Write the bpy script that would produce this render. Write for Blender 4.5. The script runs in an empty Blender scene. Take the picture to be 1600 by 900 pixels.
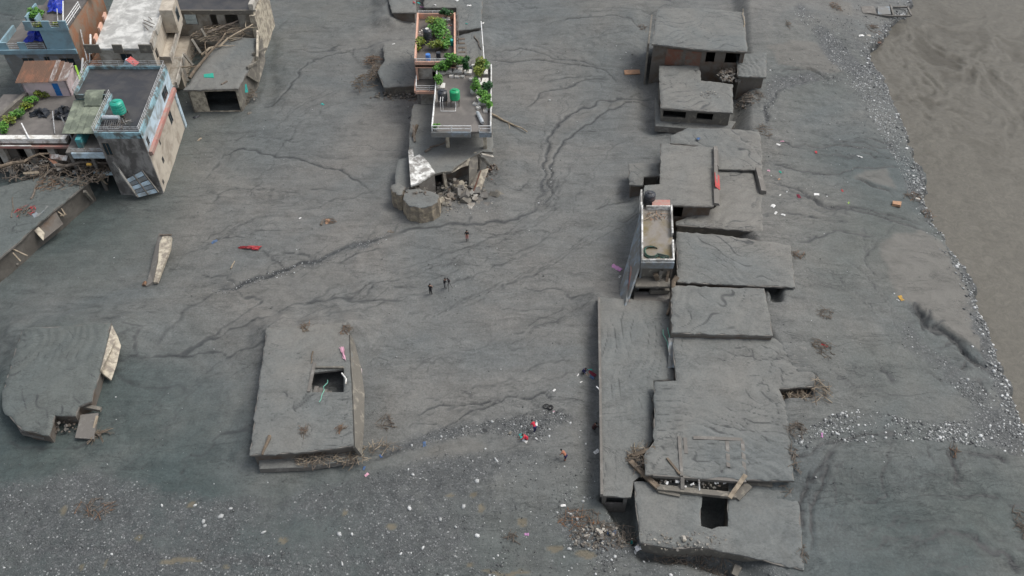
import bpy, bmesh, math, random, heapq
import numpy as np
from mathutils import Vector, Matrix
random.seed(7); np.random.seed(7)
scene = bpy.context.scene
COL = scene.collection
# ------------------------------------------------------------------ camera, sky, sun, exposure
CAM_H, CAM_DEP, CAM_F = 72.0, math.radians(46.0), 1300.0
cam_data = bpy.data.cameras.new('camera'); cam_data.sensor_width = 36.0
cam_data.lens = 36.0*CAM_F/1600.0; cam_data.clip_end = 6000; cam_data.clip_start = 0.5
cam = bpy.data.objects.new('camera', cam_data); COL.objects.link(cam)
cam.location = (0, 0, CAM_H); cam.rotation_euler = (math.pi/2-CAM_DEP, 0, 0)
scene.camera = cam
SUN_EL, SUN_AZ = 58.0, 70.0      # azimuth clockwise from +Y: light from the right, a little behind the scene
world = bpy.data.worlds.new('World'); scene.world = world; world.use_nodes = True
wn = world.node_tree.nodes; wl = world.node_tree.links
sky = wn.new('ShaderNodeTexSky'); sky.sky_type = 'NISHITA'; sky.sun_disc = False
sky.sun_elevation = math.radians(SUN_EL); sky.sun_rotation = math.radians(SUN_AZ)
sky.air_density = 1.0; sky.dust_density = 4.0; sky.ozone_density = 1.0
hs = wn.new('ShaderNodeHueSaturation'); hs.inputs['Saturation'].default_value = 0.42
wl.new(sky.outputs[0], hs.inputs['Color']); wl.new(hs.outputs[0], wn['Background'].inputs['Color'])
wn['Background'].inputs['Strength'].default_value = 0.10
sd = bpy.data.lights.new('sun', 'SUN'); sd.energy = 0.8; sd.angle = math.radians(25); sd.color = (1.0, 0.97, 0.92)
so = bpy.data.objects.new('sun', sd); COL.objects.link(so); so.location = (60, 40, 90)
_el, _az = math.radians(SUN_EL), math.radians(SUN_AZ)
_dir = Vector((math.sin(_az)*math.cos(_el), math.cos(_az)*math.cos(_el), math.sin(_el)))
so.rotation_euler = (-_dir).to_track_quat('-Z', 'Y').to_euler()
scene.view_settings.view_transform = 'Standard'; scene.view_settings.look = 'None'
scene.view_settings.exposure = 0.84; scene.view_settings.gamma = 1.0

# ------------------------------------------------------------------ small helpers
SD, CD = math.sin(CAM_DEP), math.cos(CAM_DEP)
def P(px, py, z=0.0):
    """world point at height z that the survey photograph shows at (px, py)"""
    dx = (px-800)/CAM_F; dy = -(py-450)/CAM_F
    d = (dx, CD+dy*SD, -SD+dy*CD); t = (z-CAM_H)/d[2]
    return Vector((d[0]*t, d[1]*t, z))
def tag(o, label=None, cat=None, group=None, kind=None):
    if label: o['label'] = label
    if cat: o['category'] = cat
    if group: o['group'] = group
    if kind: o['kind'] = kind
    return o
def root(name, loc, label, cat, group=None):
    o = bpy.data.objects.new(name, None); COL.objects.link(o); o.location = loc
    o.empty_display_size = 0.3
    return tag(o, label, cat, group)
def V(*a): return Vector(a)
class MB:
    """collects shapes (world coordinates) and links them as one mesh object"""
    def __init__(s): s.v = []; s.f = []; s.m = []; s.t = []; s.cur = 0; s.tint = 0.5
    def add(s, vs, fs):
        b = len(s.v); s.v.extend([tuple(v) for v in vs]); s.t.extend([s.tint]*len(vs))
        for f in fs: s.f.append([b+i for i in f]); s.m.append(s.cur)
    def hexa(s, p):      # p: 4 bottom (ccw) then 4 top
        s.add(p, [(3,2,1,0),(4,5,6,7),(0,1,5,4),(1,2,6,5),(2,3,7,6),(3,0,4,7)])
    def box(s, c, size, rz=0.0, M=None):
        hx, hy, hz = size[0]/2, size[1]/2, size[2]/2
        ps = [V(-hx,-hy,-hz),V(hx,-hy,-hz),V(hx,hy,-hz),V(-hx,hy,-hz),V(-hx,-hy,hz),V(hx,-hy,hz),V(hx,hy,hz),V(-hx,hy,hz)]
        R = M if M is not None else Matrix.Rotation(rz, 3, 'Z')
        s.hexa([R@p+Vector(c) for p in ps])
    def bx(s, x0, x1, y0, y1, z0, z1):
        s.box(((x0+x1)/2,(y0+y1)/2,(z0+z1)/2), (abs(x1-x0),abs(y1-y0),abs(z1-z0)))
    def prism(s, poly, z0, z1):
        n = len(poly); area = sum(poly[i][0]*poly[(i+1)%n][1]-poly[(i+1)%n][0]*poly[i][1] for i in range(n))
        if area < 0: poly = poly[::-1]
        s.add([(p[0],p[1],z0) for p in poly]+[(p[0],p[1],z1) for p in poly],
              [tuple(range(n-1,-1,-1)), tuple(range(n,2*n))]+[(i,(i+1)%n,n+(i+1)%n,n+i) for i in range(n)])
    def slab(s, pts, th):      # free quad/polygon (3-D points, seen face first) thickened away from its normal
        pts = [Vector(p) for p in pts]; nrm = Vector((0,0,0)); n = len(pts)
        for i in range(n): nrm += (pts[i]-pts[0]).cross(pts[(i+1)%n]-pts[0])
        nrm.normalize()
        if nrm.z < 0: pts = pts[::-1]; nrm = -nrm
        s.add([p-nrm*th for p in pts]+pts, [tuple(range(n-1,-1,-1)), tuple(range(n,2*n))]+[(i,(i+1)%n,n+(i+1)%n,n+i) for i in range(n)])
    def tube(s, pts, r, n=6, cap=True):
        pts = [Vector(p) for p in pts]; rs = r if isinstance(r,(list,tuple)) else [r]*len(pts)
        vs = []; fs = []; up = V(0.13,0.27,0.95)
        for i, p in enumerate(pts):
            d = (pts[min(i+1,len(pts)-1)]-pts[max(i-1,0)]).normalized()
            a = d.cross(up)
            if a.length < 0.05: a = d.cross(V(1,0.1,0))
            a.normalize(); b = d.cross(a)
            for k in range(n):
                th = 2*math.pi*k/n
                vs.append(p+(a*math.cos(th)+b*math.sin(th))*rs[i])
        for i in range(len(pts)-1):
            for k in range(n):
                k2 = (k+1)%n; fs.append((i*n+k, i*n+k2, (i+1)*n+k2, (i+1)*n+k))
        if cap: fs.append(tuple(range(n))[::-1]); fs.append(tuple(range((len(pts)-1)*n, len(pts)*n)))
        s.add(vs, fs)
    def lathe(s, c, prof, n=20):
        vs = []; fs = []
        for r, z in prof:
            for k in range(n):
                th = 2*math.pi*k/n; vs.append((c[0]+r*math.cos(th), c[1]+r*math.sin(th), c[2]+z))
        for i in range(len(prof)-1):
            for k in range(n):
                k2 = (k+1)%n; fs.append((i*n+k, i*n+k2, (i+1)*n+k2, (i+1)*n+k))
        fs.append(tuple(range(n))[::-1]); fs.append(tuple(range((len(prof)-1)*n, len(prof)*n)))
        s.add(vs, fs)
    def leaf(s, p, size, flat=0.6):
        d = Vector((random.uniform(-1,1),random.uniform(-1,1),random.uniform(-.6,.5))).normalized()
        n = Vector((random.uniform(-1,1)*flat,random.uniform(-1,1)*flat,1)).normalized()
        w = d.cross(n).normalized()*size*random.uniform(.28,.45); d = d*size; p = Vector(p)
        s.add([p-d*.5, p+w, p+d*.5-V(0,0,size*.15), p-w], [(0,1,2,3)])
    def obj(s, name, mats, parent=None, smooth=False, loc=None):
        me = bpy.data.meshes.new(name); L = Vector(loc) if loc is not None else (parent_loc(parent) if parent else Vector((0,0,0)))
        me.from_pydata([(v[0]-L.x,v[1]-L.y,v[2]-L.z) for v in s.v], [], s.f)
        mats = mats if isinstance(mats,(list,tuple)) else [mats]
        for m in mats: me.materials.append(m)
        if len(mats) > 1: me.polygons.foreach_set('material_index', s.m)
        a = me.attributes.new('tint','FLOAT','POINT'); a.data.foreach_set('value', s.t)
        if smooth: me.polygons.foreach_set('use_smooth', [True]*len(me.polygons))
        me.update(); o = bpy.data.objects.new(name, me); COL.objects.link(o)
        if parent: o.parent = parent
        else: o.location = L
        return o
def parent_loc(o):
    L = Vector((0,0,0))
    while o is not None: L += Vector(o.location); o = o.parent
    return L
def top(name, mb, mats, label, cat, group=None, smooth=False, kind=None):
    zs = [v[2] for v in mb.v]; n = len(mb.v)
    L = (sum(v[0] for v in mb.v)/n, sum(v[1] for v in mb.v)/n, min(zs))
    return tag(mb.obj(name, mats, None, smooth, L), label, cat, group, kind)

# ------------------------------------------------------------------ procedural materials
def newmat(name):
    m = bpy.data.materials.new(name); m.use_nodes = True
    return m, m.node_tree.nodes, m.node_tree.links, m.node_tree.nodes['Principled BSDF']
def ramp(nodes, stops):
    r = nodes.new('ShaderNodeValToRGB'); el = r.color_ramp.elements
    while len(el) < len(stops): el.new(0.5)
    for e, (p, c) in zip(el, stops): e.position = p; e.color = (c[0],c[1],c[2],1) if hasattr(c,'__len__') else (c,c,c,1)
    return r
def noise_node(nodes, links, vec, scale, detail=4, rough=0.55, dist=0.0):
    n = nodes.new('ShaderNodeTexNoise'); n.inputs['Scale'].default_value = scale
    n.inputs['Detail'].default_value = detail; n.inputs['Roughness'].default_value = rough
    n.inputs['Distortion'].default_value = dist; links.new(vec, n.inputs['Vector']); return n
def mixc(nodes, links, fac, a, b, mode='MIX'):
    m = nodes.new('ShaderNodeMix'); m.data_type = 'RGBA'; m.blend_type = mode
    for sock, val in ((m.inputs[0],fac),(m.inputs[6],a),(m.inputs[7],b)):
        if hasattr(val,'links'): links.new(val, sock)
        elif hasattr(val,'__len__'): sock.default_value = (val[0],val[1],val[2],1)
        else: sock.default_value = val
    return m.outputs[2]
def math_n(nodes, links, op, a, b=None):
    m = nodes.new('ShaderNodeMath'); m.operation = op
    for i, val in enumerate((a,b)):
        if val is None: continue
        if hasattr(val,'links'): links.new(val, m.inputs[i])
        else: m.inputs[i].default_value = val
    return m.outputs[0]
def surf(name, col, stain=None, amount=0.5, scale=1.2, rough=0.8, var=0.18, bump=0.15, bscale=9.0, metal=0.0, stretch=None, coat=0.0):
    """painted / concrete / timber surface: base colour, broken stains of a second colour, grain and relief"""
    m, n, l, b = newmat(name)
    geo = n.new('ShaderNodeNewGeometry'); vec = geo.outputs['Position']
    if stretch:
        mp = n.new('ShaderNodeMapping'); mp.inputs['Scale'].default_value = stretch; l.new(vec, mp.inputs[0]); vec = mp.outputs[0]
    n1 = noise_node(n, l, vec, scale*4, 5, 0.6)
    c = mixc(n, l, n1.outputs[0], [x*(1-var) for x in col], [min(1,x*(1+var)) for x in col])
    if stain:
        n2 = noise_node(n, l, vec, scale, 6, 0.65, 0.4)
        r = ramp(n, [(0.62-amount*0.5, 0), (0.78-amount*0.5, 1)]); l.new(n2.outputs[0], r.inputs[0])
        n3 = noise_node(n, l, vec, scale*6, 4, 0.7)
        st = mixc(n, l, n3.outputs[0], [x*0.75 for x in stain], [x*1.25 for x in stain])
        c = mixc(n, l, r.outputs[0], c, st)
    l.new(c, b.inputs['Base Color']); b.inputs['Roughness'].default_value = rough; b.inputs['Metallic'].default_value = metal
    if bump:
        nb = noise_node(n, l, vec, bscale, 6, 0.65); bp = n.new('ShaderNodeBump')
        bp.inputs['Strength'].default_value = bump; bp.inputs['Distance'].default_value = 0.06
        l.new(nb.outputs[0], bp.inputs['Height']); l.new(bp.outputs[0], b.inputs['Normal'])
    return m
MUDC = (0.135,0.132,0.122)
M = {}
M['concrete'] = surf('concrete_muddy', (0.24,0.23,0.21), (0.15,0.14,0.125), 0.6)
M['concrete_tan'] = surf('concrete_tan', (0.27,0.245,0.20), (0.14,0.13,0.11), 0.6)
M['cream'] = surf('cream_plaster', (0.50,0.45,0.35), (0.24,0.21,0.17), 0.4)
M['beige'] = surf('beige_plaster', (0.50,0.45,0.37), (0.33,0.285,0.23), 0.32, 0.35)
M['palewall'] = surf('pale_grey_plaster', (0.47,0.45,0.40), (0.27,0.24,0.20), 0.42, 0.5)
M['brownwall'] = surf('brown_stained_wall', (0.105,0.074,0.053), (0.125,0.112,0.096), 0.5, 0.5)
M['rustpanel'] = surf('rust_red_shutter', (0.16,0.07,0.045), (0.13,0.11,0.09), 0.4, 0.6)
M['white'] = surf('white_paint_worn', (0.74,0.74,0.70), (0.38,0.35,0.30), 0.3, 1.0, rough=0.6)
M['whiteflake'] = surf('flaking_white_paint', (0.78,0.78,0.74), (0.25,0.24,0.22), 0.42, 0.9, rough=0.7)
M['blue'] = surf('light_blue_paint', (0.50,0.63,0.71), (0.30,0.34,0.35), 0.36, 0.5, rough=0.65)
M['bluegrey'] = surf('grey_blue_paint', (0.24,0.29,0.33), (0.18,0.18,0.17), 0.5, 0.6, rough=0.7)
M['housblue'] = surf('pale_blue_wall', (0.23,0.37,0.43), (0.20,0.27,0.30), 0.38, 0.4, rough=0.7, var=0.08)
M['aqua'] = surf('aqua_parapet', (0.28,0.46,0.52), (0.12,0.13,0.12), 0.40, 0.7, rough=0.7)
M['teal'] = surf('teal_wall', (0.06,0.30,0.32), (0.10,0.18,0.18), 0.35, 0.6)
M['peach'] = surf('peach_paint', (0.66,0.38,0.27), (0.50,0.33,0.26), 0.3, 0.8, rough=0.65, var=0.1)
M['pinkband'] = surf('dusty_red_band', (0.42,0.19,0.16), (0.36,0.25,0.21), 0.4, 0.7)
M['pink'] = surf('pale_pink_wall', (0.66,0.54,0.55), (0.50,0.43,0.42), 0.25, 0.4, var=0.08)
M['smear'] = surf('smeared_render', (0.27,0.26,0.245), (0.11,0.104,0.097), 0.45, 0.8, stretch=(1,1,0.6), bump=0.4)
M['mudwall'] = surf('dark_mud_wall', (0.085,0.077,0.066), (0.12,0.11,0.095), 0.4, 0.6)
M['brick'] = surf('bare_brick_wall', (0.30,0.15,0.085), (0.26,0.20,0.15), 0.4, 0.6)
M['floor'] = surf('wet_terrace_floor', (0.085,0.078,0.072), (0.12,0.11,0.10), 0.45, 0.5, rough=0.55)
M['darkfloor'] = surf('dark_wet_roof', (0.035,0.036,0.04), (0.065,0.062,0.06), 0.4, 0.3, rough=0.45)
M['terrfloor'] = surf('grey_brown_terrace', (0.18,0.165,0.15), (0.13,0.12,0.11), 0.5, 0.4, rough=0.7)
M['pondfloor'] = surf('muddy_terrace_floor', (0.21,0.19,0.165), (0.15,0.115,0.045), 0.30, 0.28, rough=0.5)
M['paleroof'] = surf('whitewashed_roof', (0.60,0.60,0.57), (0.35,0.35,0.33), 0.42, 0.5, rough=0.75, bump=0.5, bscale=4)
M['dark'] = surf('dark_opening', (0.02,0.02,0.021), rough=0.9, bump=0)
M['glass'] = surf('dark_window_glass', (0.02,0.035,0.045), rough=0.15, bump=0)
M['wood'] = surf('wet_driftwood', (0.20,0.155,0.11), (0.11,0.085,0.06), 0.5, 1.5, bump=0.4)
M['wooddark'] = surf('dark_driftwood', (0.10,0.08,0.062), (0.16,0.135,0.11), 0.4, 1.5, bump=0.4)
M['woodpale'] = surf('pale_stripped_wood', (0.36,0.30,0.22), (0.22,0.18,0.13), 0.4, 1.5, bump=0.3)
M['orangewood'] = surf('orange_brown_twigs', (0.28,0.13,0.055), (0.15,0.10,0.07), 0.5, 1.5)
M['stone'] = surf('stone_masonry', (0.33,0.28,0.20), (0.20,0.17,0.13), 0.5, 1.4, bump=0.9, bscale=5)
M['rail'] = surf('railing_metal', (0.58,0.60,0.60), (0.25,0.22,0.19), 0.3, 2.0, rough=0.45, metal=0.3)
M['railwhite'] = surf('white_railing', (0.78,0.79,0.78), (0.5,0.47,0.42), 0.2, 2.0, rough=0.5)
M['tankgreen'] = surf('green_plastic', (0.01,0.33,0.13), (0.02,0.25,0.11), 0.3, 1.0, rough=0.4, bump=0.02)
M['tankteal'] = surf('sea_green_plastic', (0.02,0.36,0.26), (0.04,0.28,0.21), 0.3, 1.0, rough=0.4, bump=0.02)
M['tankblack'] = surf('black_plastic', (0.022,0.027,0.036), (0.07,0.07,0.07), 0.3, 1.2, rough=0.4, bump=0.02)
M['steel'] = surf('brushed_steel', (0.62,0.66,0.68), (0.45,0.47,0.48), 0.3, 1.0, rough=0.35, metal=0.5, bump=0.02)
M['bluetarp'] = surf('blue_tarpaulin', (0.008,0.035,0.42), (0.006,0.02,0.24), 0.4, 1.5, rough=0.45, bump=0.5, bscale=4)
M['bluedrum'] = surf('blue_plastic', (0.06,0.20,0.55), rough=0.4, bump=0)
M['bluedoor'] = surf('bright_blue_door', (0.015,0.17,0.48), (0.02,0.12,0.33), 0.3, 1.2, rough=0.5)
M['rustsheet'] = surf('rusty_roof_sheet', (0.21,0.10,0.06), (0.13,0.075,0.05), 0.5, 1.0, rough=0.75, stretch=(1,0.35,1))
M['greysheet'] = surf('weathered_roof_sheet', (0.42,0.42,0.41), (0.17,0.12,0.10), 0.45, 1.2, rough=0.6, stretch=(1,0.3,1))
M['mosssheet'] = surf('mossy_roof_slab', (0.25,0.28,0.21), (0.13,0.15,0.115), 0.45, 0.6, rough=0.8)
M['redsheet'] = surf('red_sheet', (0.46,0.055,0.05), (0.30,0.06,0.055), 0.3, 1.5, rough=0.5)
M['redcloth'] = surf('red_cloth', (0.46,0.05,0.06), (0.30,0.07,0.07), 0.35, 3, rough=0.9, bump=0.5)
M['pinkcloth'] = surf('pink_cloth', (0.62,0.33,0.42), (0.45,0.28,0.33), 0.3, 3, rough=0.9, bump=0.5)
M['mauvecloth'] = surf('mauve_cloth', (0.45,0.22,0.40), (0.33,0.18,0.30), 0.3, 3, rough=0.9)
M['whitecloth'] = surf('white_plastic_scrap', (0.75,0.75,0.73), (0.5,0.49,0.46), 0.3, 3, rough=0.7)
M['tealcloth'] = surf('turquoise_cloth', (0.04,0.38,0.34), (0.03,0.27,0.25), 0.3, 3, rough=0.8)
M['greencloth'] = surf('lime_green_plastic', (0.28,0.52,0.05), rough=0.6)
M['maroon'] = surf('maroon_cloth', (0.16,0.02,0.04), rough=0.9)
M['yellow'] = surf('ochre_scrap', (0.50,0.30,0.05), (0.3,0.2,0.08), 0.3, 3, rough=0.8)
M['bluecloth'] = surf('faded_blue_cloth', (0.07,0.14,0.30), (0.08,0.12,0.18), 0.4, 3, rough=0.9)
M['board'] = surf('orange_brown_board', (0.42,0.24,0.14), (0.30,0.19,0.12), 0.3, 2)
M['rubber'] = surf('black_rubber', (0.015,0.015,0.016), rough=0.6)
M['greenpipe'] = surf('green_hose', (0.02,0.13,0.08), (0.05,0.06,0.05), 0.4, 3, rough=0.5)
M['greenrope'] = surf('pale_green_rope', (0.16,0.42,0.32), rough=0.8)
M['pot'] = surf('white_planter', (0.72,0.71,0.67), (0.45,0.38,0.30), 0.25, 3, rough=0.6)
M['potred'] = surf('clay_pot', (0.36,0.13,0.07), rough=0.8)
M['skin'] = surf('skin', (0.30,0.17,0.11), rough=0.6, bump=0)
M['hair'] = surf('black_hair', (0.012,0.011,0.010), rough=0.7, bump=0)
def cloth(name, c): M[name] = surf(name, c, rough=0.9, bump=0.1, var=0.15)
for nm, c in dict(c_black=(0.014,0.013,0.016), c_dark=(0.03,0.028,0.03), c_red=(0.50,0.025,0.05), c_navy=(0.02,0.02,0.08), c_grey=(0.14,0.14,0.14),
                  c_orange=(0.36,0.15,0.09), c_brown=(0.05,0.02,0.02), c_teal=(0.10,0.48,0.38), c_white=(0.7,0.7,0.7), c_shorts=(0.36,0.14,0.12)).items(): cloth(nm, c)
def foliage(name, dark, light):
    m, n, l, b = newmat(name); at = n.new('ShaderNodeAttribute'); at.attribute_name = 'tint'
    r = ramp(n, [(0.0,dark),(1.0,light)]); l.new(at.outputs['Fac'], r.inputs[0])
    l.new(r.outputs[0], b.inputs['Base Color']); b.inputs['Roughness'].default_value = 0.6
    b.inputs['Subsurface Weight'].default_value = 0.0
    return m
M['leaf'] = foliage('leaf_green', (0.02,0.095,0.014), (0.15,0.36,0.045))
M['leafyel'] = foliage('leaf_olive', (0.045,0.095,0.014), (0.25,0.29,0.03))
M['leafdark'] = foliage('leaf_deep_green', (0.008,0.045,0.012), (0.03,0.12,0.025))

def mud_material(name, ground):
    """grey flood silt: smooth dry silt, dark wet creases (attr wet), gravel speckle (attr gravel), smooth pale pans (attr pan)"""
    m, n, l, b = newmat(name); vec = n.new('ShaderNodeNewGeometry').outputs['Position']
    def attr(k):
        a = n.new('ShaderNodeAttribute'); a.attribute_name = k; return a.outputs['Fac']
    big = noise_node(n, l, vec, 0.04, 6, 0.62, 0.6)
    rb = ramp(n, [(0.36,(0.118,0.128,0.127)),(0.64,(0.160,0.155,0.142))]); l.new(big.outputs[0], rb.inputs[0]); c = rb.outputs[0]
    if not ground: c = mixc(n, l, 1.0, c, (1.13,1.13,1.11), 'MULTIPLY')
    mid = noise_node(n, l, vec, 0.5, 8, 0.72, 0.8)
    r1 = ramp(n, [(0.34,0.86),(0.5,1.0),(0.66,1.12)]); l.new(mid.outputs[0], r1.inputs[0])
    c = mixc(n, l, 1.0, c, r1.outputs[0], 'MULTIPLY')
    fine = noise_node(n, l, vec, 4.6, 5, 0.82)
    r2 = ramp(n, [(0.34,0.76 if ground else 0.82),(0.5,1.0),(0.66,1.22 if ground else 1.15)]); l.new(fine.outputs[0], r2.inputs[0])
    c = mixc(n, l, 1.0, c, r2.outputs[0], 'MULTIPLY')
    ms = n.new('ShaderNodeMapping'); ms.inputs['Scale'].default_value = (0.16,1.0,1.0); ms.inputs['Rotation'].default_value = (0,0,0.25); l.new(vec, ms.inputs[0])
    strk = noise_node(n, l, ms.outputs[0], 0.55, 6, 0.66, 1.8); r3 = ramp(n, [(0.36,0.90),(0.5,1.0),(0.64,1.09)]); l.new(strk.outputs[0], r3.inputs[0])
    if ground: c = mixc(n, l, 1.0, c, r3.outputs[0], 'MULTIPLY')
    wet = attr('wet')
    c = mixc(n, l, attr('damp'), c, mixc(n, l, 1.0, c, (0.43,0.545,0.55), 'MULTIPLY'))  # lens vignette painted into the silt colour: multiplied darker and teal
    if ground:
        pan = attr('pan'); c = mixc(n, l, pan, c, mixc(n, l, 1.0, (0.145,0.140,0.126), r1.outputs[0], 'MULTIPLY'))
    # damp hairline creases between the broad ones: ridged noise, thin dark lines
    mp = n.new('ShaderNodeMapping'); mp.inputs['Scale'].default_value = (0.42,1.35,1.0); mp.inputs['Rotation'].default_value = (0,0,0.12); l.new(vec, mp.inputs[0])
    def crease(scale, width, gscale, glo, ghi, amt, seedoff):
        mo = n.new('ShaderNodeMapping'); mo.inputs['Location'].default_value = (seedoff,seedoff*.7,0); l.new(mp.outputs[0], mo.inputs[0])
        rn = noise_node(n, l, mo.outputs[0], scale, 6, 0.60, 1.0)
        rd = math_n(n, l, 'ABSOLUTE', math_n(n, l, 'SUBTRACT', rn.outputs[0], 0.5))
        rr = ramp(n, [(0.0,1.0),(width,0.0)]); l.new(rd, rr.inputs[0])
        gate = noise_node(n, l, mo.outputs[0], gscale, 4, 0.6); gr = ramp(n, [(glo,0.0),(ghi,1.0)]); l.new(gate.outputs[0], gr.inputs[0])
        return math_n(n, l, 'MULTIPLY', rr.outputs[0], math_n(n, l, 'MULTIPLY', gr.outputs[0], amt))
    h1_ = crease(0.20 if ground else 0.33, 0.010, 0.10, 0.46, 0.58, 0.50, 0.0)
    h2_ = crease(0.75 if ground else 0.8, 0.022, 0.16, 0.53, 0.64, 0.50 if ground else 0.42, 31.0)
    h3_ = crease(1.9, 0.034, 0.55, 0.53, 0.62, 0.48 if ground else 0.42, 77.0)
    hair = math_n(n, l, 'MAXIMUM', math_n(n, l, 'MAXIMUM', h1_, h2_), h3_)
    wr_ = ramp(n, [(0.14,0.0),(0.72,0.88)]); l.new(math_n(n, l, 'ADD', wet, math_n(n, l, 'MULTIPLY', math_n(n, l, 'SUBTRACT', fine.outputs[0], 0.5), math_n(n, l, 'MINIMUM', math_n(n, l, 'MULTIPLY', wet, 3.0), 0.9))), wr_.inputs[0]); wet = wr_.outputs[0]
    dark = math_n(n, l, 'MINIMUM', math_n(n, l, 'ADD', wet, hair), 1.0)
    c = mixc(n, l, dark, c, (0.036,0.039,0.040))
    hgt = None
    if ground:
        gv = attr('gravel')
        vor = n.new('ShaderNodeTexVoronoi'); vor.inputs['Scale'].default_value = 6.5; l.new(vec, vor.inputs['Vector'])
        sep = n.new('ShaderNodeSeparateColor'); l.new(vor.outputs['Color'], sep.inputs[0])
        gcol = ramp(n, [(0.0,(0.066,0.071,0.072)),(0.6,(0.092,0.098,0.098)),(0.90,(0.125,0.13,0.13)),(0.975,(0.20,0.205,0.205)),(1.0,(0.38,0.39,0.38))])
        l.new(sep.outputs[0], gcol.inputs[0])
        edge = ramp(n, [(0.0,0.0),(0.55,0.0),(0.85,1.0)]); l.new(vor.outputs['Distance'], edge.inputs[0])
        gc = mixc(n, l, edge.outputs[0], gcol.outputs[0], (0.062,0.065,0.066)); gc = mixc(n, l, 1.0, gc, r1.outputs[0], 'MULTIPLY')
        gn = noise_node(n, l, vec, 1.3, 5, 0.7); ga = math_n(n, l, 'ADD', gv, math_n(n, l, 'MULTIPLY', math_n(n, l, 'SUBTRACT', gn.outputs[0], 0.5), 0.9))
        gm = ramp(n, [(0.26,0.0),(0.80,0.92)]); l.new(ga, gm.inputs[0])
        gmul = math_n(n, l, 'MULTIPLY', gm.outputs[0], math_n(n, l, 'MINIMUM', math_n(n, l, 'MULTIPLY', gv, 3.0), 1.0))
        c = mixc(n, l, gmul, c, gc)
        sm = attr('puddle'); c = mixc(n, l, math_n(n, l, 'MULTIPLY', sm, 0.85), c, (0.15,0.13,0.092))
    l.new(c, b.inputs['Base Color'])
    rg = ramp(n, [(0.0,0.72),(1.0,0.35)]); l.new(wet, rg.inputs[0]); l.new(rg.outputs[0], b.inputs['Roughness'])
    b.inputs['Specular IOR Level'].default_value = 0.35
    nb = noise_node(n, l, vec, 1.1, 9, 0.74, 0.6)
    h = math_n(n, l, 'SUBTRACT', math_n(n, l, 'MULTIPLY', nb.outputs[0], 0.9), math_n(n, l, 'MULTIPLY', hair, 0.5))
    if ground:
        h = math_n(n, l, 'SUBTRACT', h, math_n(n, l, 'MULTIPLY', gmul, math_n(n, l, 'MULTIPLY', vor.outputs['Distance'], 0.6)))
    bp = n.new('ShaderNodeBump'); bp.inputs['Strength'].default_value = 0.55 if ground else 0.42; bp.inputs['Distance'].default_value = 0.26
    l.new(h, bp.inputs['Height']); l.new(bp.outputs[0], b.inputs['Normal'])
    return m
M['ground'] = mud_material('flood_silt_ground', True)
M['mud'] = mud_material('flood_silt_on_roof', False)
def stone_material():
    m, n, l, b = newmat('river_stone'); at = n.new('ShaderNodeAttribute'); at.attribute_name = 'tint'
    r = ramp(n, [(0.0,(0.04,0.043,0.044)),(0.5,(0.10,0.104,0.103)),(0.8,(0.25,0.26,0.255)),(1.0,(0.58,0.59,0.58))]); l.new(at.outputs['Fac'], r.inputs[0])
    vec = n.new('ShaderNodeNewGeometry').outputs['Position']; nn = noise_node(n, l, vec, 12, 3)
    rr = ramp(n, [(0.3,0.75),(0.7,1.15)]); l.new(nn.outputs[0], rr.inputs[0])
    l.new(mixc(n, l, 1.0, r.outputs[0], rr.outputs[0], 'MULTIPLY'), b.inputs['Base Color']); b.inputs['Roughness'].default_value = 0.75
    return m
M['pebble'] = stone_material()
def water_material():
    m, n, l, b = newmat('silty_river_water'); vec = n.new('ShaderNodeNewGeometry').outputs['Position']
    n1 = noise_node(n, l, vec, 0.06, 6, 0.6, 0.8)
    c = mixc(n, l, n1.outputs[0], (0.088,0.082,0.065), (0.122,0.114,0.094))
    n2 = noise_node(n, l, vec, 0.9, 8, 0.76, 1.4); r = ramp(n, [(0.34,0.74),(0.66,1.22)]); l.new(n2.outputs[0], r.inputs[0])
    c = mixc(n, l, 1.0, c, r.outputs[0], 'MULTIPLY')
    fo = n.new('ShaderNodeAttribute'); fo.attribute_name = 'foam'
    c = mixc(n, l, fo.outputs['Fac'], c, (0.060,0.054,0.040))
    l.new(c, b.inputs['Base Color']); b.inputs['Roughness'].default_value = 0.5; b.inputs['Specular IOR Level'].default_value = 0.3
    nb = noise_node(n, l, vec, 1.6, 8, 0.72, 1.2); bp = n.new('ShaderNodeBump'); bp.inputs['Strength'].default_value = 0.7; bp.inputs['Distance'].default_value = 0.1
    l.new(nb.outputs[0], bp.inputs['Height']); l.new(bp.outputs[0], b.inputs['Normal'])
    return m
M['water'] = water_material()
# ------------------------------------------------------------------ the ground: one sheet of silt, carved by run-off
def vnoise(X, Y, scale, seed):
    rs = np.random.RandomState(seed); lat = rs.rand(256, 256).astype(np.float32)
    x = X*scale+37.3; y = Y*scale+91.7
    xi = np.floor(x).astype(np.int64); yi = np.floor(y).astype(np.int64); fx = x-xi; fy = y-yi
    fx = fx*fx*(3-2*fx); fy = fy*fy*(3-2*fy)
    x0 = xi%256; x1 = (xi+1)%256; y0 = yi%256; y1 = (yi+1)%256
    return (lat[y0,x0]*(1-fx)+lat[y0,x1]*fx)*(1-fy)+(lat[y1,x0]*(1-fx)+lat[y1,x1]*fx)*fy-0.5
def fbm(X, Y, scale, seed, octv=4, g=0.5):
    s = 0; a = 1.0
    for k in range(octv): s = s+a*vnoise(X, Y, scale*2.03**k, seed+k); a *= g
    return s
def pxline(pts, z=0.0): return np.array([[P(a,b,z).x, P(a,b,z).y] for a, b in pts])
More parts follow.
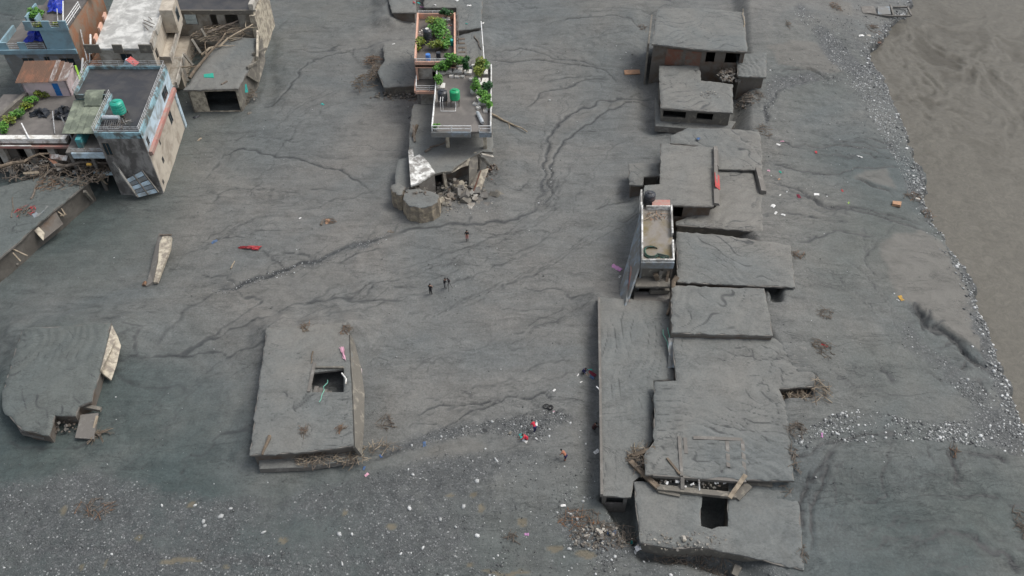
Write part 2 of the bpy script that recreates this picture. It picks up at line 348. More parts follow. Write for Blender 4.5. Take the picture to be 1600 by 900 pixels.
def spline(pts, n=6):
    pts = np.array(pts, float); out = []
    q = np.vstack([2*pts[0]-pts[1], pts, 2*pts[-1]-pts[-2]])
    for i in range(1, len(q)-2):
        for t in np.linspace(0, 1, n, endpoint=False):
            out.append(0.5*((2*q[i])+(-q[i-1]+q[i+1])*t+(2*q[i-1]-5*q[i]+4*q[i+1]-q[i+2])*t*t+(-q[i-1]+3*q[i]-3*q[i+1]+q[i+2])*t**3))
    out.append(q[-2]); return np.array(out)
def dist_line(X, Y, L, reach):
    """distance to a polyline and the fraction run along it, only computed near it"""
    D = np.full(X.shape, 1e3, np.float32); T = np.zeros(X.shape, np.float32)
    n = len(L)-1
    for i in range(n):
        a, c = L[i], L[i+1]; d = c-a; q = d@d+1e-9
        lo = np.minimum(a, c)-reach; hi = np.maximum(a, c)+reach
        j0, j1 = np.searchsorted(X[0], [lo[0], hi[0]]); i0, i1 = np.searchsorted(Y[:,0], [lo[1], hi[1]])
        if j1 <= j0 or i1 <= i0: continue
        xs = X[i0:i1,j0:j1]; ys = Y[i0:i1,j0:j1]
        wx = xs+WX[i0:i1,j0:j1] if WX is not None else xs; wy = ys+WY[i0:i1,j0:j1] if WX is not None else ys
        t = np.clip(((wx-a[0])*d[0]+(wy-a[1])*d[1])/q, 0, 1)
        dd = np.hypot(wx-a[0]-t*d[0], wy-a[1]-t*d[1]); cur = D[i0:i1,j0:j1]; m = dd < cur
        cur[m] = dd[m]; T[i0:i1,j0:j1][m] = ((i+t)/n)[m]
    return D, T
def in_poly(X, Y, poly):
    r = np.zeros(np.shape(X), bool); n = len(poly)
    for i in range(n):
        x0, y0 = poly[i]; x1, y1 = poly[(i+1)%n]
        if y0 == y1: continue
        c = ((y0 > Y) != (y1 > Y)) & (X < (x1-x0)*(Y-y0)/(y1-y0)+x0); r ^= c
    return r
def blur(A, k):
    for _ in range(k):
        B = np.pad(A, 1, mode='edge')
        A = (B[:-2,1:-1]+B[2:,1:-1]+B[1:-1,:-2]+B[1:-1,2:]+2*A)/6
    return A
def drainage(h):
    """priority-flood: each cell drains into the cell that flooded it; returns the upstream area"""
    ny, nx = h.shape; N = nx*ny; hf = h.ravel().tolist(); par = [-1]*N; seen = bytearray(N); q = []; order = []
    for i in range(N):
        y, x = divmod(i, nx)
        if y == 0 or x == 0 or y == ny-1 or x == nx-1: q.append((hf[i], i)); seen[i] = 1
    heapq.heapify(q); nb = [(dy, dx) for dy in (-1,0,1) for dx in (-1,0,1) if dy or dx]
    while q:
        z, i = heapq.heappop(q); order.append(i); y, x = divmod(i, nx)
        for dy, dx in nb:
            yy = y+dy; xx = x+dx
            if 0 <= yy < ny and 0 <= xx < nx:
                j = yy*nx+xx
                if not seen[j]:
                    seen[j] = 1; par[j] = i; heapq.heappush(q, (max(z, hf[j]), j))
    acc = [1.0]*N
    for i in reversed(order):
        p = par[i]
        if p >= 0: acc[p] += acc[i]
    return np.array(acc, np.float32).reshape(ny, nx)
def grow(a0, a1, first, ratio, limit):
    out = []; s = first; x = a1
    while x < limit: x += s; out.append(x); s *= ratio
    return out
FX0, FX1, FY0, FY1, ST = -112.0, 100.0, 30.0, 147.0, 0.22
fx = np.arange(FX0, FX1, ST); fy = np.arange(FY0, FY1, ST)
up = np.array(grow(0,0,0.5,1.35,2600))
XS = np.concatenate([(fx[0]-up)[::-1], fx, fx[-1]+up]); YS = np.concatenate([(fy[0]-up)[::-1], fy, fy[-1]+up])
GX, GY = np.meshgrid(XS, YS)
WX = fbm(GX, GY, 0.55, 11, 3)*0.9; WY = fbm(GX, GY, 0.55, 31, 3)*0.9
WX = WX*1.0; WY = WY*1.0
# terrain east of the right-hand row of houses: a raised bank sloping to the river
colr = pxline([(1190,-10),(1196,60),(1200,110),(1198,230),(1200,360),(1243,420),(1222,500),(1275,590),(1240,700),(1250,890)], 2.2)[::-1]
bank = spline(pxline([(1425,-40),(1424,14),(1400,34),(1380,62),(1364,92),(1385,130),(1420,210),(1445,290),(1462,345),(1500,405),(1532,478),(1560,560),(1590,640),(1640,740),(1720,900)], 0.2), 5)
bk = bank[np.argsort(bank[:,1])]
def east(X, Y):
    xc = np.interp(Y, colr[:,1], colr[:,0]); xb = np.interp(Y, bk[:,1], bk[:,0])
    xb = xb+(np.where(Y > bk[-1,1], (Y-bk[-1,1])*0.12, 0))-np.where(Y < bk[0,1], (bk[0,1]-Y)*0.0, 0)
    t = (X-xc)/np.maximum(xb-xc, 4)
    hi = np.interp(Y, [30,41,43.5,66,84,110,150], [1.55,1.65,2.85,3.0,2.6,2.4,2.0])
    z = 0.25+(hi-0.25)*np.clip(1-t, 0, 1)**0.8
    s = np.clip((X-(xc-5.0))/3.0, 0, 1); s = s*s*(3-2*s)
    return z*s, t, X-xb
ez, et, eb = east(GX, GY)
G = ez.copy()
near = np.clip((8-np.abs(GX))/8, 0, 1)
G += fbm(GX, GY, 0.045, 3, 3)*0.55+fbm(GX, GY, 0.22, 5, 3)*0.20+fbm(GX, GY, 1.1, 7, 3, 0.6)*0.10*np.clip(0.6+fbm(GX, GY, 0.06, 9, 3)*2.5, 0, 1)
wet = np.zeros(GX.shape, np.float32); gravel = np.zeros(GX.shape, np.float32); pan = np.zeros(GX.shape, np.float32); puddle = np.zeros(GX.shape, np.float32)
# --- dendritic run-off over the whole silt sheet
cs = 0.34; cx = np.arange(FX0-2, FX1+2, cs); cy = np.arange(FY0-1, FY1+2, cs); CX, CY = np.meshgrid(cx, cy)
cz, ct, cb = east(CX, CY)
H0 = cz*2.2+np.where(CX < 8, -CY*0.02+CX*0.012, 0)+fbm(CX*0.55, CY*1.2, 0.03, 51, 4)*2.6+fbm(CX*0.5, CY*1.3, 0.16, 57, 4, 0.6)*0.8
A = np.log(drainage(H0))
net = np.clip((A-math.log(45))/(math.log(1500)-math.log(45)), 0, 1)
net = np.where(net > 0, 0.38+0.62*net, 0); net = (net+blur(net, 1)*1.25)*0.5
def sample(F, X, Y, x0, y0, s):
    u = np.clip((X-x0)/s, 0, F.shape[1]-1.001); v = np.clip((Y-y0)/s, 0, F.shape[0]-1.001)
    i = u.astype(int); j = v.astype(int); a = u-i; b = v-j
    return (F[j,i]*(1-a)+F[j,i+1]*a)*(1-b)+(F[j+1,i]*(1-a)+F[j+1,i+1]*a)*b
D = sample(net, GX+WX*0.7, GY+WY*0.7, cx[0], cy[0], cs)
patch = np.clip(0.45+fbm(GX, GY, 0.05, 71, 3)*2.4, 0.0, 1)
D = D*patch
D[(GX < FX0) | (GX > FX1) | (GY < FY0) | (GY > FY1)] = 0
# --- the creases, gullies and stream beds that can be traced one by one (pixel path, half width, depth)
LINES = [
 ([(1030,151),(985,150),(940,157),(905,170),(880,186),(864,208),(854,235),(850,262),(848,290),(842,318)],0.32,0.20),
 ([(1010,160),(985,156),(958,164),(925,187),(893,209),(876,225),(866,245),(861,275),(857,305),(846,325)],0.28,0.17),
 ([(845,322),(810,342),(770,350),(720,352),(660,360),(610,368)],0.5,0.12),
 ([(612,368),(560,385),(500,405),(440,424),(390,440),(345,455)],0.75,0.20),([(345,455),(300,480),(262,520),(240,545)],0.5,0.03),
 ([(760,92),(800,94),(850,93),(900,100),(938,107),(955,118),(962,130)],0.24,0.15),
 ([(770,80),(820,77),(870,88),(910,96),(940,105)],0.2,0.12),
 ([(955,122),(920,125),(880,136),(845,148),(820,170)],0.24,0.15),
 ([(955,120),(890,120),(850,128)],0.18,0.1),([(1000,45),(985,30),(950,26),(900,30),(850,40)],0.2,0.13),
 ([(1000,50),(965,52),(925,62)],0.18,0.1),
 ([(345,240),(380,235),(440,243),(500,258),(545,275),(585,302)],0.26,0.15),
 ([(395,165),(430,158),(455,130),(480,98),(520,82),(570,76),(640,68)],0.24,0.13),
 ([(455,75),(490,80),(540,70)],0.2,0.11),([(330,320),(350,300),(400,295),(440,300)],0.2,0.08),
 ([(410,20),(415,50),(400,85)],0.2,0.1),
 ([(595,695),(640,690),(690,672),(720,650),(760,637),(800,620),(850,618),(905,626)],0.24,0.13),
 ([(650,645),(690,632),(735,630),(790,622)],0.22,0.12),([(820,640),(790,660),(740,680)],0.22,0.10),
 ([(560,718),(620,700),(690,680),(760,668),(820,655),(875,650),(905,672)],0.45,0.08),
 ([(495,475),(530,462),(580,447),(640,436)],0.2,0.10),([(440,420),(425,405),(410,398)],0.2,0.11),
 ([(486,408),(475,400),(440,392)],0.2,0.11),([(600,392),(560,400),(530,420)],0.2,0.1),
 ([(780,480),(820,484),(860,483)],0.2,0.09),([(985,310),(955,320),(930,330)],0.25,0.12),([(1000,330),(970,345)],0.25,0.12),
 ([(745,275),(800,300),(830,280)],0.2,0.06),
 # east of the houses, draining to the river
 ([(1196,175),(1215,148),(1250,132),(1290,125),(1318,120)],0.45,0.25),([(1196,175),(1192,205)],0.4,0.2),
 ([(1215,118),(1260,112),(1290,124)],0.3,0.3),
 ([(1200,230),(1250,238),(1290,235),(1340,232),(1400,242)],0.26,0.16),([(1300,228),(1340,226),(1402,230)],0.25,0.18),([(1340,240),(1400,250)],0.22,0.18),([(1350,215),(1400,222)],0.25,0.2),
 ([(1200,262),(1250,280),(1300,278),(1360,262),(1410,262)],0.26,0.16),([(1335,284),(1365,294),(1400,302)],0.36,0.30),
 ([(1200,300),(1245,310),(1290,332),(1340,332),(1400,342),(1440,352)],0.3,0.2),([(1290,334),(1345,338),(1400,350),(1450,360)],0.26,0.2),
 ([(1232,312),(1260,320),(1290,330)],0.2,0.14),([(1210,345),(1260,350),(1330,355)],0.22,0.12),
 ([(1240,395),(1270,385),(1310,372),(1365,378)],0.25,0.14),([(1360,385),(1350,410),(1365,440)],0.25,0.1),
 ([(1427,484),(1440,497),(1458,515),(1480,525),(1497,538),(1512,555),(1535,570),(1552,580)],0.62,0.55),
 ([(1440,497),(1441,520)],0.26,0.26),([(1450,505),(1455,490)],0.22,0.2),([(1460,515),(1477,503)],0.22,0.2),([(1480,530),(1462,522)],0.26,0.25),([(1497,540),(1478,545)],0.24,0.2),([(1430,486),(1424,478)],0.3,0.2),
 ([(1500,545),(1516,552)],0.2,0.2),([(1495,578),(1512,566)],0.3,0.25),([(1532,520),(1535,545),(1548,560)],0.2,0.16),([(1530,595),(1535,610)],0.25,0.2),
 ([(1195,760),(1240,735),(1300,700),(1360,690),(1420,690)],0.3,0.14),
 ([(1262,745),(1255,790),(1248,840)],0.3,0.2),([(1290,740),(1270,790),(1262,860)],0.3,0.2),([(1300,720),(1280,745),(1262,760)],0.28,0.16),
 ([(1320,780),(1340,790),(1375,780),(1375,740)],0.2,0.09),([(1480,710),(1490,760)],0.4,0.25),([(1500,715),(1560,712),(1575,722)],0.4,0.2),
 ([(1380,700),(1378,760)],0.2,0.08),([(1445,700),(1450,730)],0.2,0.1),([(1510,840),(1560,870),(1598,890)],0.5,0.18),([(1420,850),(1470,840),(1510,838)],0.3,0.12),([(1470,600),(1440,590)],0.25,0.15),
 ([(1370,590),(1392,606)],0.3,0.12),([(1290,600),(1340,615)],0.25,0.1),
 ([(0,310),(60,305),(100,330)],0.2,0.0),([(150,560),(215,600),(300,610)],0.3,0.06),([(0,690),(60,700),(160,700)],0.3,0.07),
 ([(0,862),(120,862),(240,868),(330,876),(420,880)],0.6,0.10),([(450,800),(520,770),(560,745)],0.3,0.06),
]
rl = random.Random(77); EXTRA = []
for pts, w, dep in LINES:             # short feathered tributaries along every traced crease
    if dep < 0.1: continue
    for _ in range(2+int(len(pts)*0.9)):
        i = rl.randrange(len(pts)-1); t = rl.random(); ax = pts[i][0]*(1-t)+pts[i+1][0]*t; ay = pts[i][1]*(1-t)+pts[i+1][1]*t
        dx, dy = pts[i][0]-pts[i+1][0], pts[i][1]-pts[i+1][1]; q = math.hypot(dx,dy)+1e-6; dx /= q; dy /= q; sg = rl.choice((-1,1))*rl.uniform(.35,.8); L = rl.uniform(14,46)
        ex, ey = dx-dy*sg, dy+dx*sg; EXTRA.append(([(ax,ay),(ax+ex*L*.5+rl.uniform(-4,4),ay+ey*L*.4+rl.uniform(-3,3)),(ax+ex*L+dx*L*.4,ay+(ey+dy*.4)*L*.8)],0.13,0.05))
THREADS = [([(1000,200),(930,230),(890,290),(860,350),(760,400),(640,440),(520,480),(420,520),(330,600)],9),([(1000,330),(930,370),(850,420),(740,470),(640,520),(570,570)],8),([(900,480),(820,520),(700,560),(600,600)],6),([(600,120),(520,150),(450,200),(380,300),(330,380)],6),
 ([(640,240),(560,230),(480,220),(400,215),(320,230)],5),([(600,300),(500,330),(400,350),(300,400),(200,480)],7),([(420,180),(360,230),(320,300)],4),([(380,560),(300,600),(230,680),(150,740)],6),([(240,480),(180,520),(60,560),(-30,600)],4),([(920,560),(800,590),(680,620),(600,660)],6),([(820,60),(700,150),(720,180)],0),([(990,70),(900,75),(800,60),(770,40)],5),
 ([(1200,240),(1300,250),(1420,255)],8),([(1205,290),(1300,310),(1440,330)],8),([(1210,345),(1320,350),(1360,380)],6),([(1290,420),(1360,480),(1420,560),(1500,620)],7),([(1270,560),(1320,610),(1450,640)],6),([(1260,720),(1300,780),(1280,880)],6),([(1300,720),(1420,760),(1560,760)],7),([(1330,860),(1450,820),(1590,850)],7),([(1210,30),(1240,60),(1290,70)],4),([(930,690),(850,700),(700,720),(560,760),(400,800)],5)]
for pts, k in THREADS:                # faint strands of sheet flow
    for _ in range(k):
        o = (rl.gauss(0,14), rl.gauss(0,13)); a = rl.uniform(0,.5); S_ = spline(np.array(pts)+np.array(o), 4); m = len(S_); i0 = int(a*m); i1 = min(m, i0+max(4,int(m*rl.uniform(.3,.6))))
        EXTRA.append(([(p[0]+rl.uniform(-3,3),p[1]+rl.uniform(-2.5,2.5)) for p in S_[i0:i1]],rl.uniform(.10,.16),rl.uniform(.02,.06)))
for pts, w, dep in LINES+EXTRA:
    rough_z = 1.0 if pts[0][0] > 1190 else 0.0
    L = spline(pxline(pts, rough_z), 5)
    bb = (max(0,np.searchsorted(YS,L[:,1].min()-3)),np.searchsorted(YS,L[:,1].max()+3),max(0,np.searchsorted(XS,L[:,0].min()-3)),np.searchsorted(XS,L[:,0].max()+3)); sl = (slice(bb[0],bb[1]),slice(bb[2],bb[3]))
    if bb[1]-bb[0] < 2 or bb[3]-bb[2] < 2: continue
    WXs, WYs = WX, WY; WX, WY = WXs[sl], WYs[sl]; d, t = dist_line(GX[sl], GY[sl], L, w*3+0.9); WX, WY = WXs, WYs
    taper = np.clip(np.minimum(t*5+0.35, (1-t)*5+0.35), 0, 1)
    k = np.exp(-(d/(w*0.75))**2)*taper
    G[sl] -= dep*k; G[sl] += dep*0.16*np.exp(-((d-2.1*w)/(0.8*w))**2)*(d < 9)*taper
    wet[sl] = np.maximum(wet[sl], np.exp(-(d/(w*0.5+0.04))**2)*taper*min(1, 0.36+dep*3.6))
G -= D*0.13
wet = np.maximum(wet, np.clip(D*1.7-0.45, 0, 0.62))
# the pale bed of the stream between the two banks of the main channel
bed = spline(pxline([(1005,155),(960,159),(915,177),(880,200),(862,230),(856,265),(852,300),(845,322)]), 6)
d, t = dist_line(GX, GY, bed, 2.4); pan = np.maximum(pan, np.clip(1.15-d/1.0, 0, 1)*0.35); G -= 0.10*np.exp(-(d/1.0)**2)
# --- smooth pans of fine silt left by standing water
PANS = [([(1198,82),(1225,72),(1275,70),(1296,90),(1315,112),(1288,122),(1255,112),(1215,110)],0.8),([(1332,284),(1350,270),(1385,262),(1405,296)],0.7),
        ([(1368,392),(1395,372),(1440,360),(1480,385),(1510,440),(1538,500),(1552,560),(1520,540),(1480,520),(1440,492),(1402,470),(1380,430)],0.9),
        ([(1300,0),(1330,5),(1335,25),(1300,20)],0.8),([(640,722),(690,690),(740,684),(760,695),(700,720)],0.5),([(345,440),(420,415),(520,420),(560,440),(480,470),(400,500)],0.28)]
for pts, a in PANS:
    poly = pxline(pts, 0.9 if pts[0][0] > 1190 else 0)
    m = in_poly(GX+WX*0.8, GY+WY*0.8, poly).astype(np.float32); m = blur(m, 3)*a
    pan = np.maximum(pan, m); wet = wet*(1-0.85*m) if a > 0.6 else wet; G += m*0.07
for pts, w, dep in [q for q in LINES if 1420 < q[0][0][0] < 1560 and 470 < q[0][0][1] < 600]:      # the gully cut into the smooth pan stays dark
    L = spline(pxline(pts, 1.0), 5); d, t = dist_line(GX, GY, L, w*3+0.9); wet = np.maximum(wet, np.exp(-(d/(w*0.8))**2)*0.9)
# --- gravel
GRAVEL = [([(1290,30),(1340,28),(1385,40),(1372,75),(1350,95),(1310,62)],0.55,0.5),([(1245,5),(1275,28),(1310,62),(1352,100),(1385,132),(1422,210),(1447,292),(1425,306),(1398,250),(1372,205),(1345,160),(1318,118),(1296,96),(1272,55),(1240,20)],1.0,1.0),
 ([(1240,690),(1262,668),(1300,648),(1340,640),(1390,648),(1450,662),(1520,655),(1560,625),(1600,670),(1600,712),(1540,700),(1480,690),(1400,690),(1320,692),(1260,702)],0.85,1.0),
 ([(1200,128),(1290,112),(1320,122),(1300,132),(1250,138),(1215,152),(1198,190),(1190,175)],0.8,1.0),
 ([(1405,500),(1450,540),(1530,600),(1560,625),(1540,650),(1480,600),(1420,560),(1398,520)],0.55,1.0),
 ([(-80,770),(60,745),(130,728),(240,760),(330,775),(460,765),(560,745),(640,722),(700,705),(780,700),(860,705),(925,720),(940,800),(985,850),(1060,880),(1200,930),(1200,1000),(-80,1000)],0.62,0),
 ([(590,705),(640,682),(720,664),(800,650),(860,640),(905,652),(930,700),(900,708),(840,690),(760,676),(690,690),(640,704)],0.75,0),
 ([(880,770),(935,778),(960,815),(985,850),(1010,880),(940,900),(890,860),(850,830)],0.85,0),
 ([(330,455),(420,425),(500,402),(560,380),(605,362),(618,370),(570,392),(500,414),(430,435),(345,462)],0.8,0),
 ([(195,455),(230,440),(250,470),(215,510),(180,520),(165,490)],0.45,0),([(395,860),(840,862),(1000,880),(1000,1000),(395,1000)],0.7,0),
 ([(842,262),(864,262),(860,318),(838,325)],0.6,0),([(700,310),(790,290),(780,330),(640,345),(620,335)],0.45,0),
 ([(1200,110),(1290,60),(1345,100),(1372,205),(1300,330),(1200,350)],0.22,1.0),([(760,70),(1000,60),(1010,140),(800,180)],0.20,0),([(1060,860),(1130,868),(1250,890),(1250,960),(1000,960)],0.5,1.0),([(1275,0),(1380,10),(1400,60),(1350,85),(1300,40)],0.35,0.3)]
GPOLY = []
for pts, a, z in GRAVEL:
    poly = pxline(pts, z); GPOLY.append((poly, a))
    m = in_poly(GX+WX*1.4, GY+WY*1.4, poly).astype(np.float32); gravel = np.maximum(gravel, blur(m, 30)*a)
d, t = dist_line(GX, GY, bank, 3.2); bs = np.exp(-((d-0.9)/1.1)**2)*(eb < 0.4); gravel = np.maximum(gravel, bs*0.9)
gravel *= np.clip(0.85+fbm(GX, GY, 0.11, 83, 4, 0.6)*1.5, 0.15, 1.2)
G += gravel*fbm(GX, GY, 1.3, 81, 2)*0.16
# --- the river bed: the sheet drops away below the water
fall = np.clip((eb+0.5+fbm(GX, GY, 0.5, 91, 3)*1.6)/1.1, 0, 1); G = G*(1-fall)-fall*(1.1+0.2*np.clip(eb/10,0,1)); lip = np.exp(-((eb+0.15)/0.55)**2); wet = np.maximum(wet, lip*0.85)
# --- pits: beside the corner of the long roof, the stair shafts, the washed-out ditch
PITS = [([(1196,450),(1218,450),(1216,484),(1203,484)],1.5,1.6,2),([(938,774),(990,778),(993,850),(978,842),(962,815),(950,790)],0.0,1.9,3),([(1092,770),(1140,770),(1140,826),(1092,826)],0.2,2.4,2),
        ([(1212,604),(1262,606),(1262,640),(1216,640)],0.6,1.3,2),([(990,852),(1040,858),(1100,862),(1140,880),(1150,900),(1118,890),(1070,876),(1000,872)],0.4,1.0,4)]
for pts, z, dep, k in PITS:
    m = blur(in_poly(GX, GY, pxline(pts, z)).astype(np.float32), k); G -= m*(dep+(G > 0.5)*0.8*(dep > 2)); wet = np.maximum(wet, m*0.5*(dep < 1.5)); gravel = gravel*(1-m) if dep > 1.5 else gravel
# --- scoured skirts and mud banked against the walls
BANKS = [([(285,150),(400,150),(420,60),(420,160)],0,-0.5,1.6),([(925,470),(928,600),(930,770)],0,-0.45,1.5),([(1010,20),(1005,130),(1020,200)],0,-0.6,1.6),
         ([(385,560),(380,710)],0,-0.25,1.2),([(612,335),(680,345),(780,320),(790,260)],0,0.3,2.0),([(560,160),(650,165)],0,0.3,1.6),([(975,300),(985,330),(970,460)],0,-0.4,1.2)]
for pts, z, dep, w in BANKS:
    d, t = dist_line(GX, GY, pxline(pts, z), w*3); G += dep*np.exp(-(d/w)**2)
# --- puddles of brown water on the gravel
PUD = [(285,877,34,4.5),(215,845,9,5),(103,798,6,8),(300,790,8,6),(610,823,9,5),(755,793,5,8),(815,815,8,6),(742,773,6,5),(705,775,6,4),(870,858,16,4.5),(918,866,18,5),(735,882,5,4),(130,886,5,5),(355,888,6,3),(165,884,3,6),(440,848,6,4),(790,896,45,3),(540,802,4,4)]
for px, py, rx, ry in PUD:
    c = P(px,py,0); e = P(px+rx,py,0).x-c.x; f = abs(P(px,py-ry,0).y-c.y)
    q = ((GX-c.x+WX*0.6)/e)**2+((GY-c.y+WY*0.6)/f)**2
    k = np.clip((1.15-q)*2.2, 0, 1)*(q < 2); puddle = np.maximum(puddle, k); G = G*(1-0.0*k)-0.05*k; gravel *= (1-k); wet *= (1-k)
Gf = G.astype(np.float32)
def gz(x, y):
    j = min(max(int(np.searchsorted(XS, x))-1, 0), len(XS)-2); i = min(max(int(np.searchsorted(YS, y))-1, 0), len(YS)-2)
    a = (x-XS[j])/(XS[j+1]-XS[j]); b = (y-YS[i])/(YS[i+1]-YS[i]); a = min(max(a,0),1); b = min(max(b,0),1)
    return float((Gf[i,j]*(1-a)+Gf[i,j+1]*a)*(1-b)+(Gf[i+1,j]*(1-a)+Gf[i+1,j+1]*a)*b)
def PG(px, py):
    z = 0.0
    for _ in range(6): p = P(px, py, z); z = gz(p.x, p.y)
    return Vector((p.x, p.y, z))
def grid_mesh(name, X, Y, Z, mat, attrs):
    ny, nx = X.shape; me = bpy.data.meshes.new(name); n = nx*ny
    co = np.stack([X.ravel(), Y.ravel(), Z.ravel()], 1).astype(np.float32)
    idx = np.arange(n, dtype=np.int32).reshape(ny, nx)
    quads = np.stack([idx[:-1,:-1].ravel(), idx[:-1,1:].ravel(), idx[1:,1:].ravel(), idx[1:,:-1].ravel()], 1)
    me.vertices.add(n); me.vertices.foreach_set('co', co.ravel()); nf = len(quads)
    me.loops.add(nf*4); me.loops.foreach_set('vertex_index', quads.ravel().astype(np.int32))
    me.polygons.add(nf); me.polygons.foreach_set('loop_start', np.arange(0, nf*4, 4, dtype=np.int32))
    me.polygons.foreach_set('loop_total', np.full(nf, 4, np.int32)); me.polygons.foreach_set('use_smooth', np.ones(nf, bool))
    for k, a in attrs.items():
        at = me.attributes.new(k, 'FLOAT', 'POINT'); at.data.foreach_set('value', a.ravel().astype(np.float32))
    me.materials.append(mat); me.update(calc_edges=True); me.validate()
    o = bpy.data.objects.new(name, me); COL.objects.link(o); return o
VIGNETTE_ZONES = [([(-300,430),(120,430),(260,520),(330,640),(400,745),(560,790),(760,815),(960,840),(1000,1100),(-300,1100)],1.0,0),([(1235,690),(1330,680),(1460,690),(1750,730),(1800,1150),(1200,1150)],1.0,1.2),  # outer zones whose base colour imitates vignette darkening, with noisy borders
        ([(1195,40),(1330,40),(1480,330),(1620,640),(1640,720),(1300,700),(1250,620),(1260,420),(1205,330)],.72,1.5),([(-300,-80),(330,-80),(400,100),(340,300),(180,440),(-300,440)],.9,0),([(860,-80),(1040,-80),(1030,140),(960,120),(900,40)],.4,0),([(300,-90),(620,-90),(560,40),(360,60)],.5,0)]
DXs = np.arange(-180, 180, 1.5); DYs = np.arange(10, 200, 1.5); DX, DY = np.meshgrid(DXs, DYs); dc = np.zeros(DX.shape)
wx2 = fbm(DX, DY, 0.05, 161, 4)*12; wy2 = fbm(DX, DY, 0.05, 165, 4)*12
for pts, a, z in VIGNETTE_ZONES:
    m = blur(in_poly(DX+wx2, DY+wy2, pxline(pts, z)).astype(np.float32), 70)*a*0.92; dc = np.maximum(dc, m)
damp = sample(dc, GX, GY, DXs[0], DYs[0], 1.5)*np.clip(0.95+fbm(GX, GY, 0.10, 171, 5, 0.6)*0.8, 0.4, 1.25)  # damp: mask of the vignette darkening painted into the ground colour
# silt drifted up against the upstream edges of the buried roofs
for pts, zt, w in [([(425,511),(480,508),(540,505)],1.95,3.2),([(30,516),(110,509),(172,504)],1.45,3.0),([(2,610),(20,560),(34,518)],1.4,2.4),([(936,465),(985,466)],1.35,2.2),([(602,70),(646,63)],1.2,2.4),([(714,60),(750,48)],1.5,2.2),([(604,24),(604,-10)],1.4,2.0),([(600,330),(640,352),(700,345),(770,318),(790,285)],0.55,2.6),([(395,640),(388,705)],0.5,1.2),([(0,290),(70,274)],2.2,3.0)]:
    d, t = dist_line(GX, GY, pxline(pts, zt), w*3); G = np.where(d < w*2.2, np.maximum(G, zt*np.exp(-(d/w)**2)*(1+0.25*fbm(GX, GY, 0.4, 181, 3))-0.03), G)
ground = tag(grid_mesh('ground', GX, GY, G, M['ground'], dict(wet=np.clip(wet,0,1), gravel=np.clip(gravel,0,1), pan=pan, puddle=puddle, damp=np.clip(damp,0,1))), kind='structure')  # damp attribute carries the painted vignette mask
# --- the river
rx_ = np.concatenate([np.arange(40, 100, 0.3), 100+np.array(grow(0,0,0.6,1.4,2400))]); ry_ = np.concatenate([(26-np.array(grow(0,0,0.8,1.4,2400)))[::-1], np.arange(26, 150, 0.3), 150+np.array(grow(0,0,0.8,1.4,2400))])
RX, RY = np.meshgrid(rx_, ry_)
WX = None
rag = P(1500,120,-0.3); dR = np.hypot((RX-rag.x)/22, (RY-rag.y)/26)
turb = np.clip(1.25-dR, 0.12, 1)*((RX < 130) & (RY < 190))
sx = RX*0.8+fbm(RX, RY, 0.08, 101, 3)*6; sy = RY*0.55+fbm(RX, RY, 0.08, 105, 3)*6
wv = 0.5-np.abs(fbm(sx, sy, 0.35, 111, 4, 0.55)); wv2 = fbm(RX, RY, 0.9, 121, 3)
RZ = -0.45+turb*(wv-0.35)*0.6+0.10*fbm(RX, RY, 0.2, 131, 3)+0.05*wv2
foam = np.clip((0.36-wv)*5+fbm(RX, RY, 1.2, 145, 3)*1.2, 0, 1)*np.clip(turb*1.2-.1, 0, 1)*np.clip(0.5+fbm(RX, RY, 0.1, 141, 3)*2.4, 0, 1)
xb_ = np.interp(RY, bk[:,1], bk[:,0]); 
river = tag(grid_mesh('river', RX, RY, RZ, M['water'], dict(foam=foam)), kind='structure')
# ------------------------------------------------------------------ houses buried in silt
def cut_poly_mesh(poly, z, spacing, holes=()):
    bm = bmesh.new(); vs = [bm.verts.new((p[0],p[1],z)) for p in poly]; f = bm.faces.new(vs)
    if f.normal.z < 0: f.normal_flip()
    bm.normal_update()
    def cut(co, no): bmesh.ops.bisect_plane(bm, geom=bm.verts[:]+bm.edges[:]+bm.faces[:], plane_co=co, plane_no=no, dist=1e-4)
    for h in holes:
        for i in range(len(h)):
            a = h[i]; c = h[(i+1)%len(h)]; cut((a[0],a[1],0), (c[1]-a[1],a[0]-c[0],0))
    if spacing:
        xs = [p[0] for p in poly]; ys = [p[1] for p in poly]
        for x in np.arange(min(xs)+spacing*0.5, max(xs), spacing): cut((x,0,0),(1,0,0))
        for y in np.arange(min(ys)+spacing*0.5, max(ys), spacing): cut((0,y,0),(0,1,0))
    if holes:
        kill = [f for f in bm.faces for h in holes if bool(in_poly(np.array([f.calc_center_median().x]), np.array([f.calc_center_median().y]), [(p[0],p[1]) for p in h])[0])]
        bmesh.ops.delete(bm, geom=list(set(kill)), context='FACES')
    return bm
def seg_dist(x, y, loops):
    d = np.full(x.shape, 1e3)
    for poly in loops:
        for i in range(len(poly)):
            a = poly[i]; c = poly[(i+1)%len(poly)]; dx = c[0]-a[0]; dy = c[1]-a[1]; q = dx*dx+dy*dy+1e-9
            t = np.clip(((x-a[0])*dx+(y-a[1])*dy)/q, 0, 1); d = np.minimum(d, np.hypot(x-a[0]-t*dx, y-a[1]-t*dy))
    return d
def ragged(poly, seed, amp=0.17, step=0.6):
    rs = random.Random(seed); out = []; n = len(poly)
    for i in range(n):
        a = poly[i]; c = poly[(i+1)%n]; L = math.hypot(c[0]-a[0], c[1]-a[1]); k = max(1, int(L/step)); nx, ny = (c[1]-a[1])/L, -(c[0]-a[0])/L
        for j in range(k):
            t = j/k; o = 0 if j == 0 else rs.uniform(-amp, amp*0.7); out.append((a[0]+(c[0]-a[0])*t+nx*o, a[1]+(c[1]-a[1])*t+ny*o))
    return out
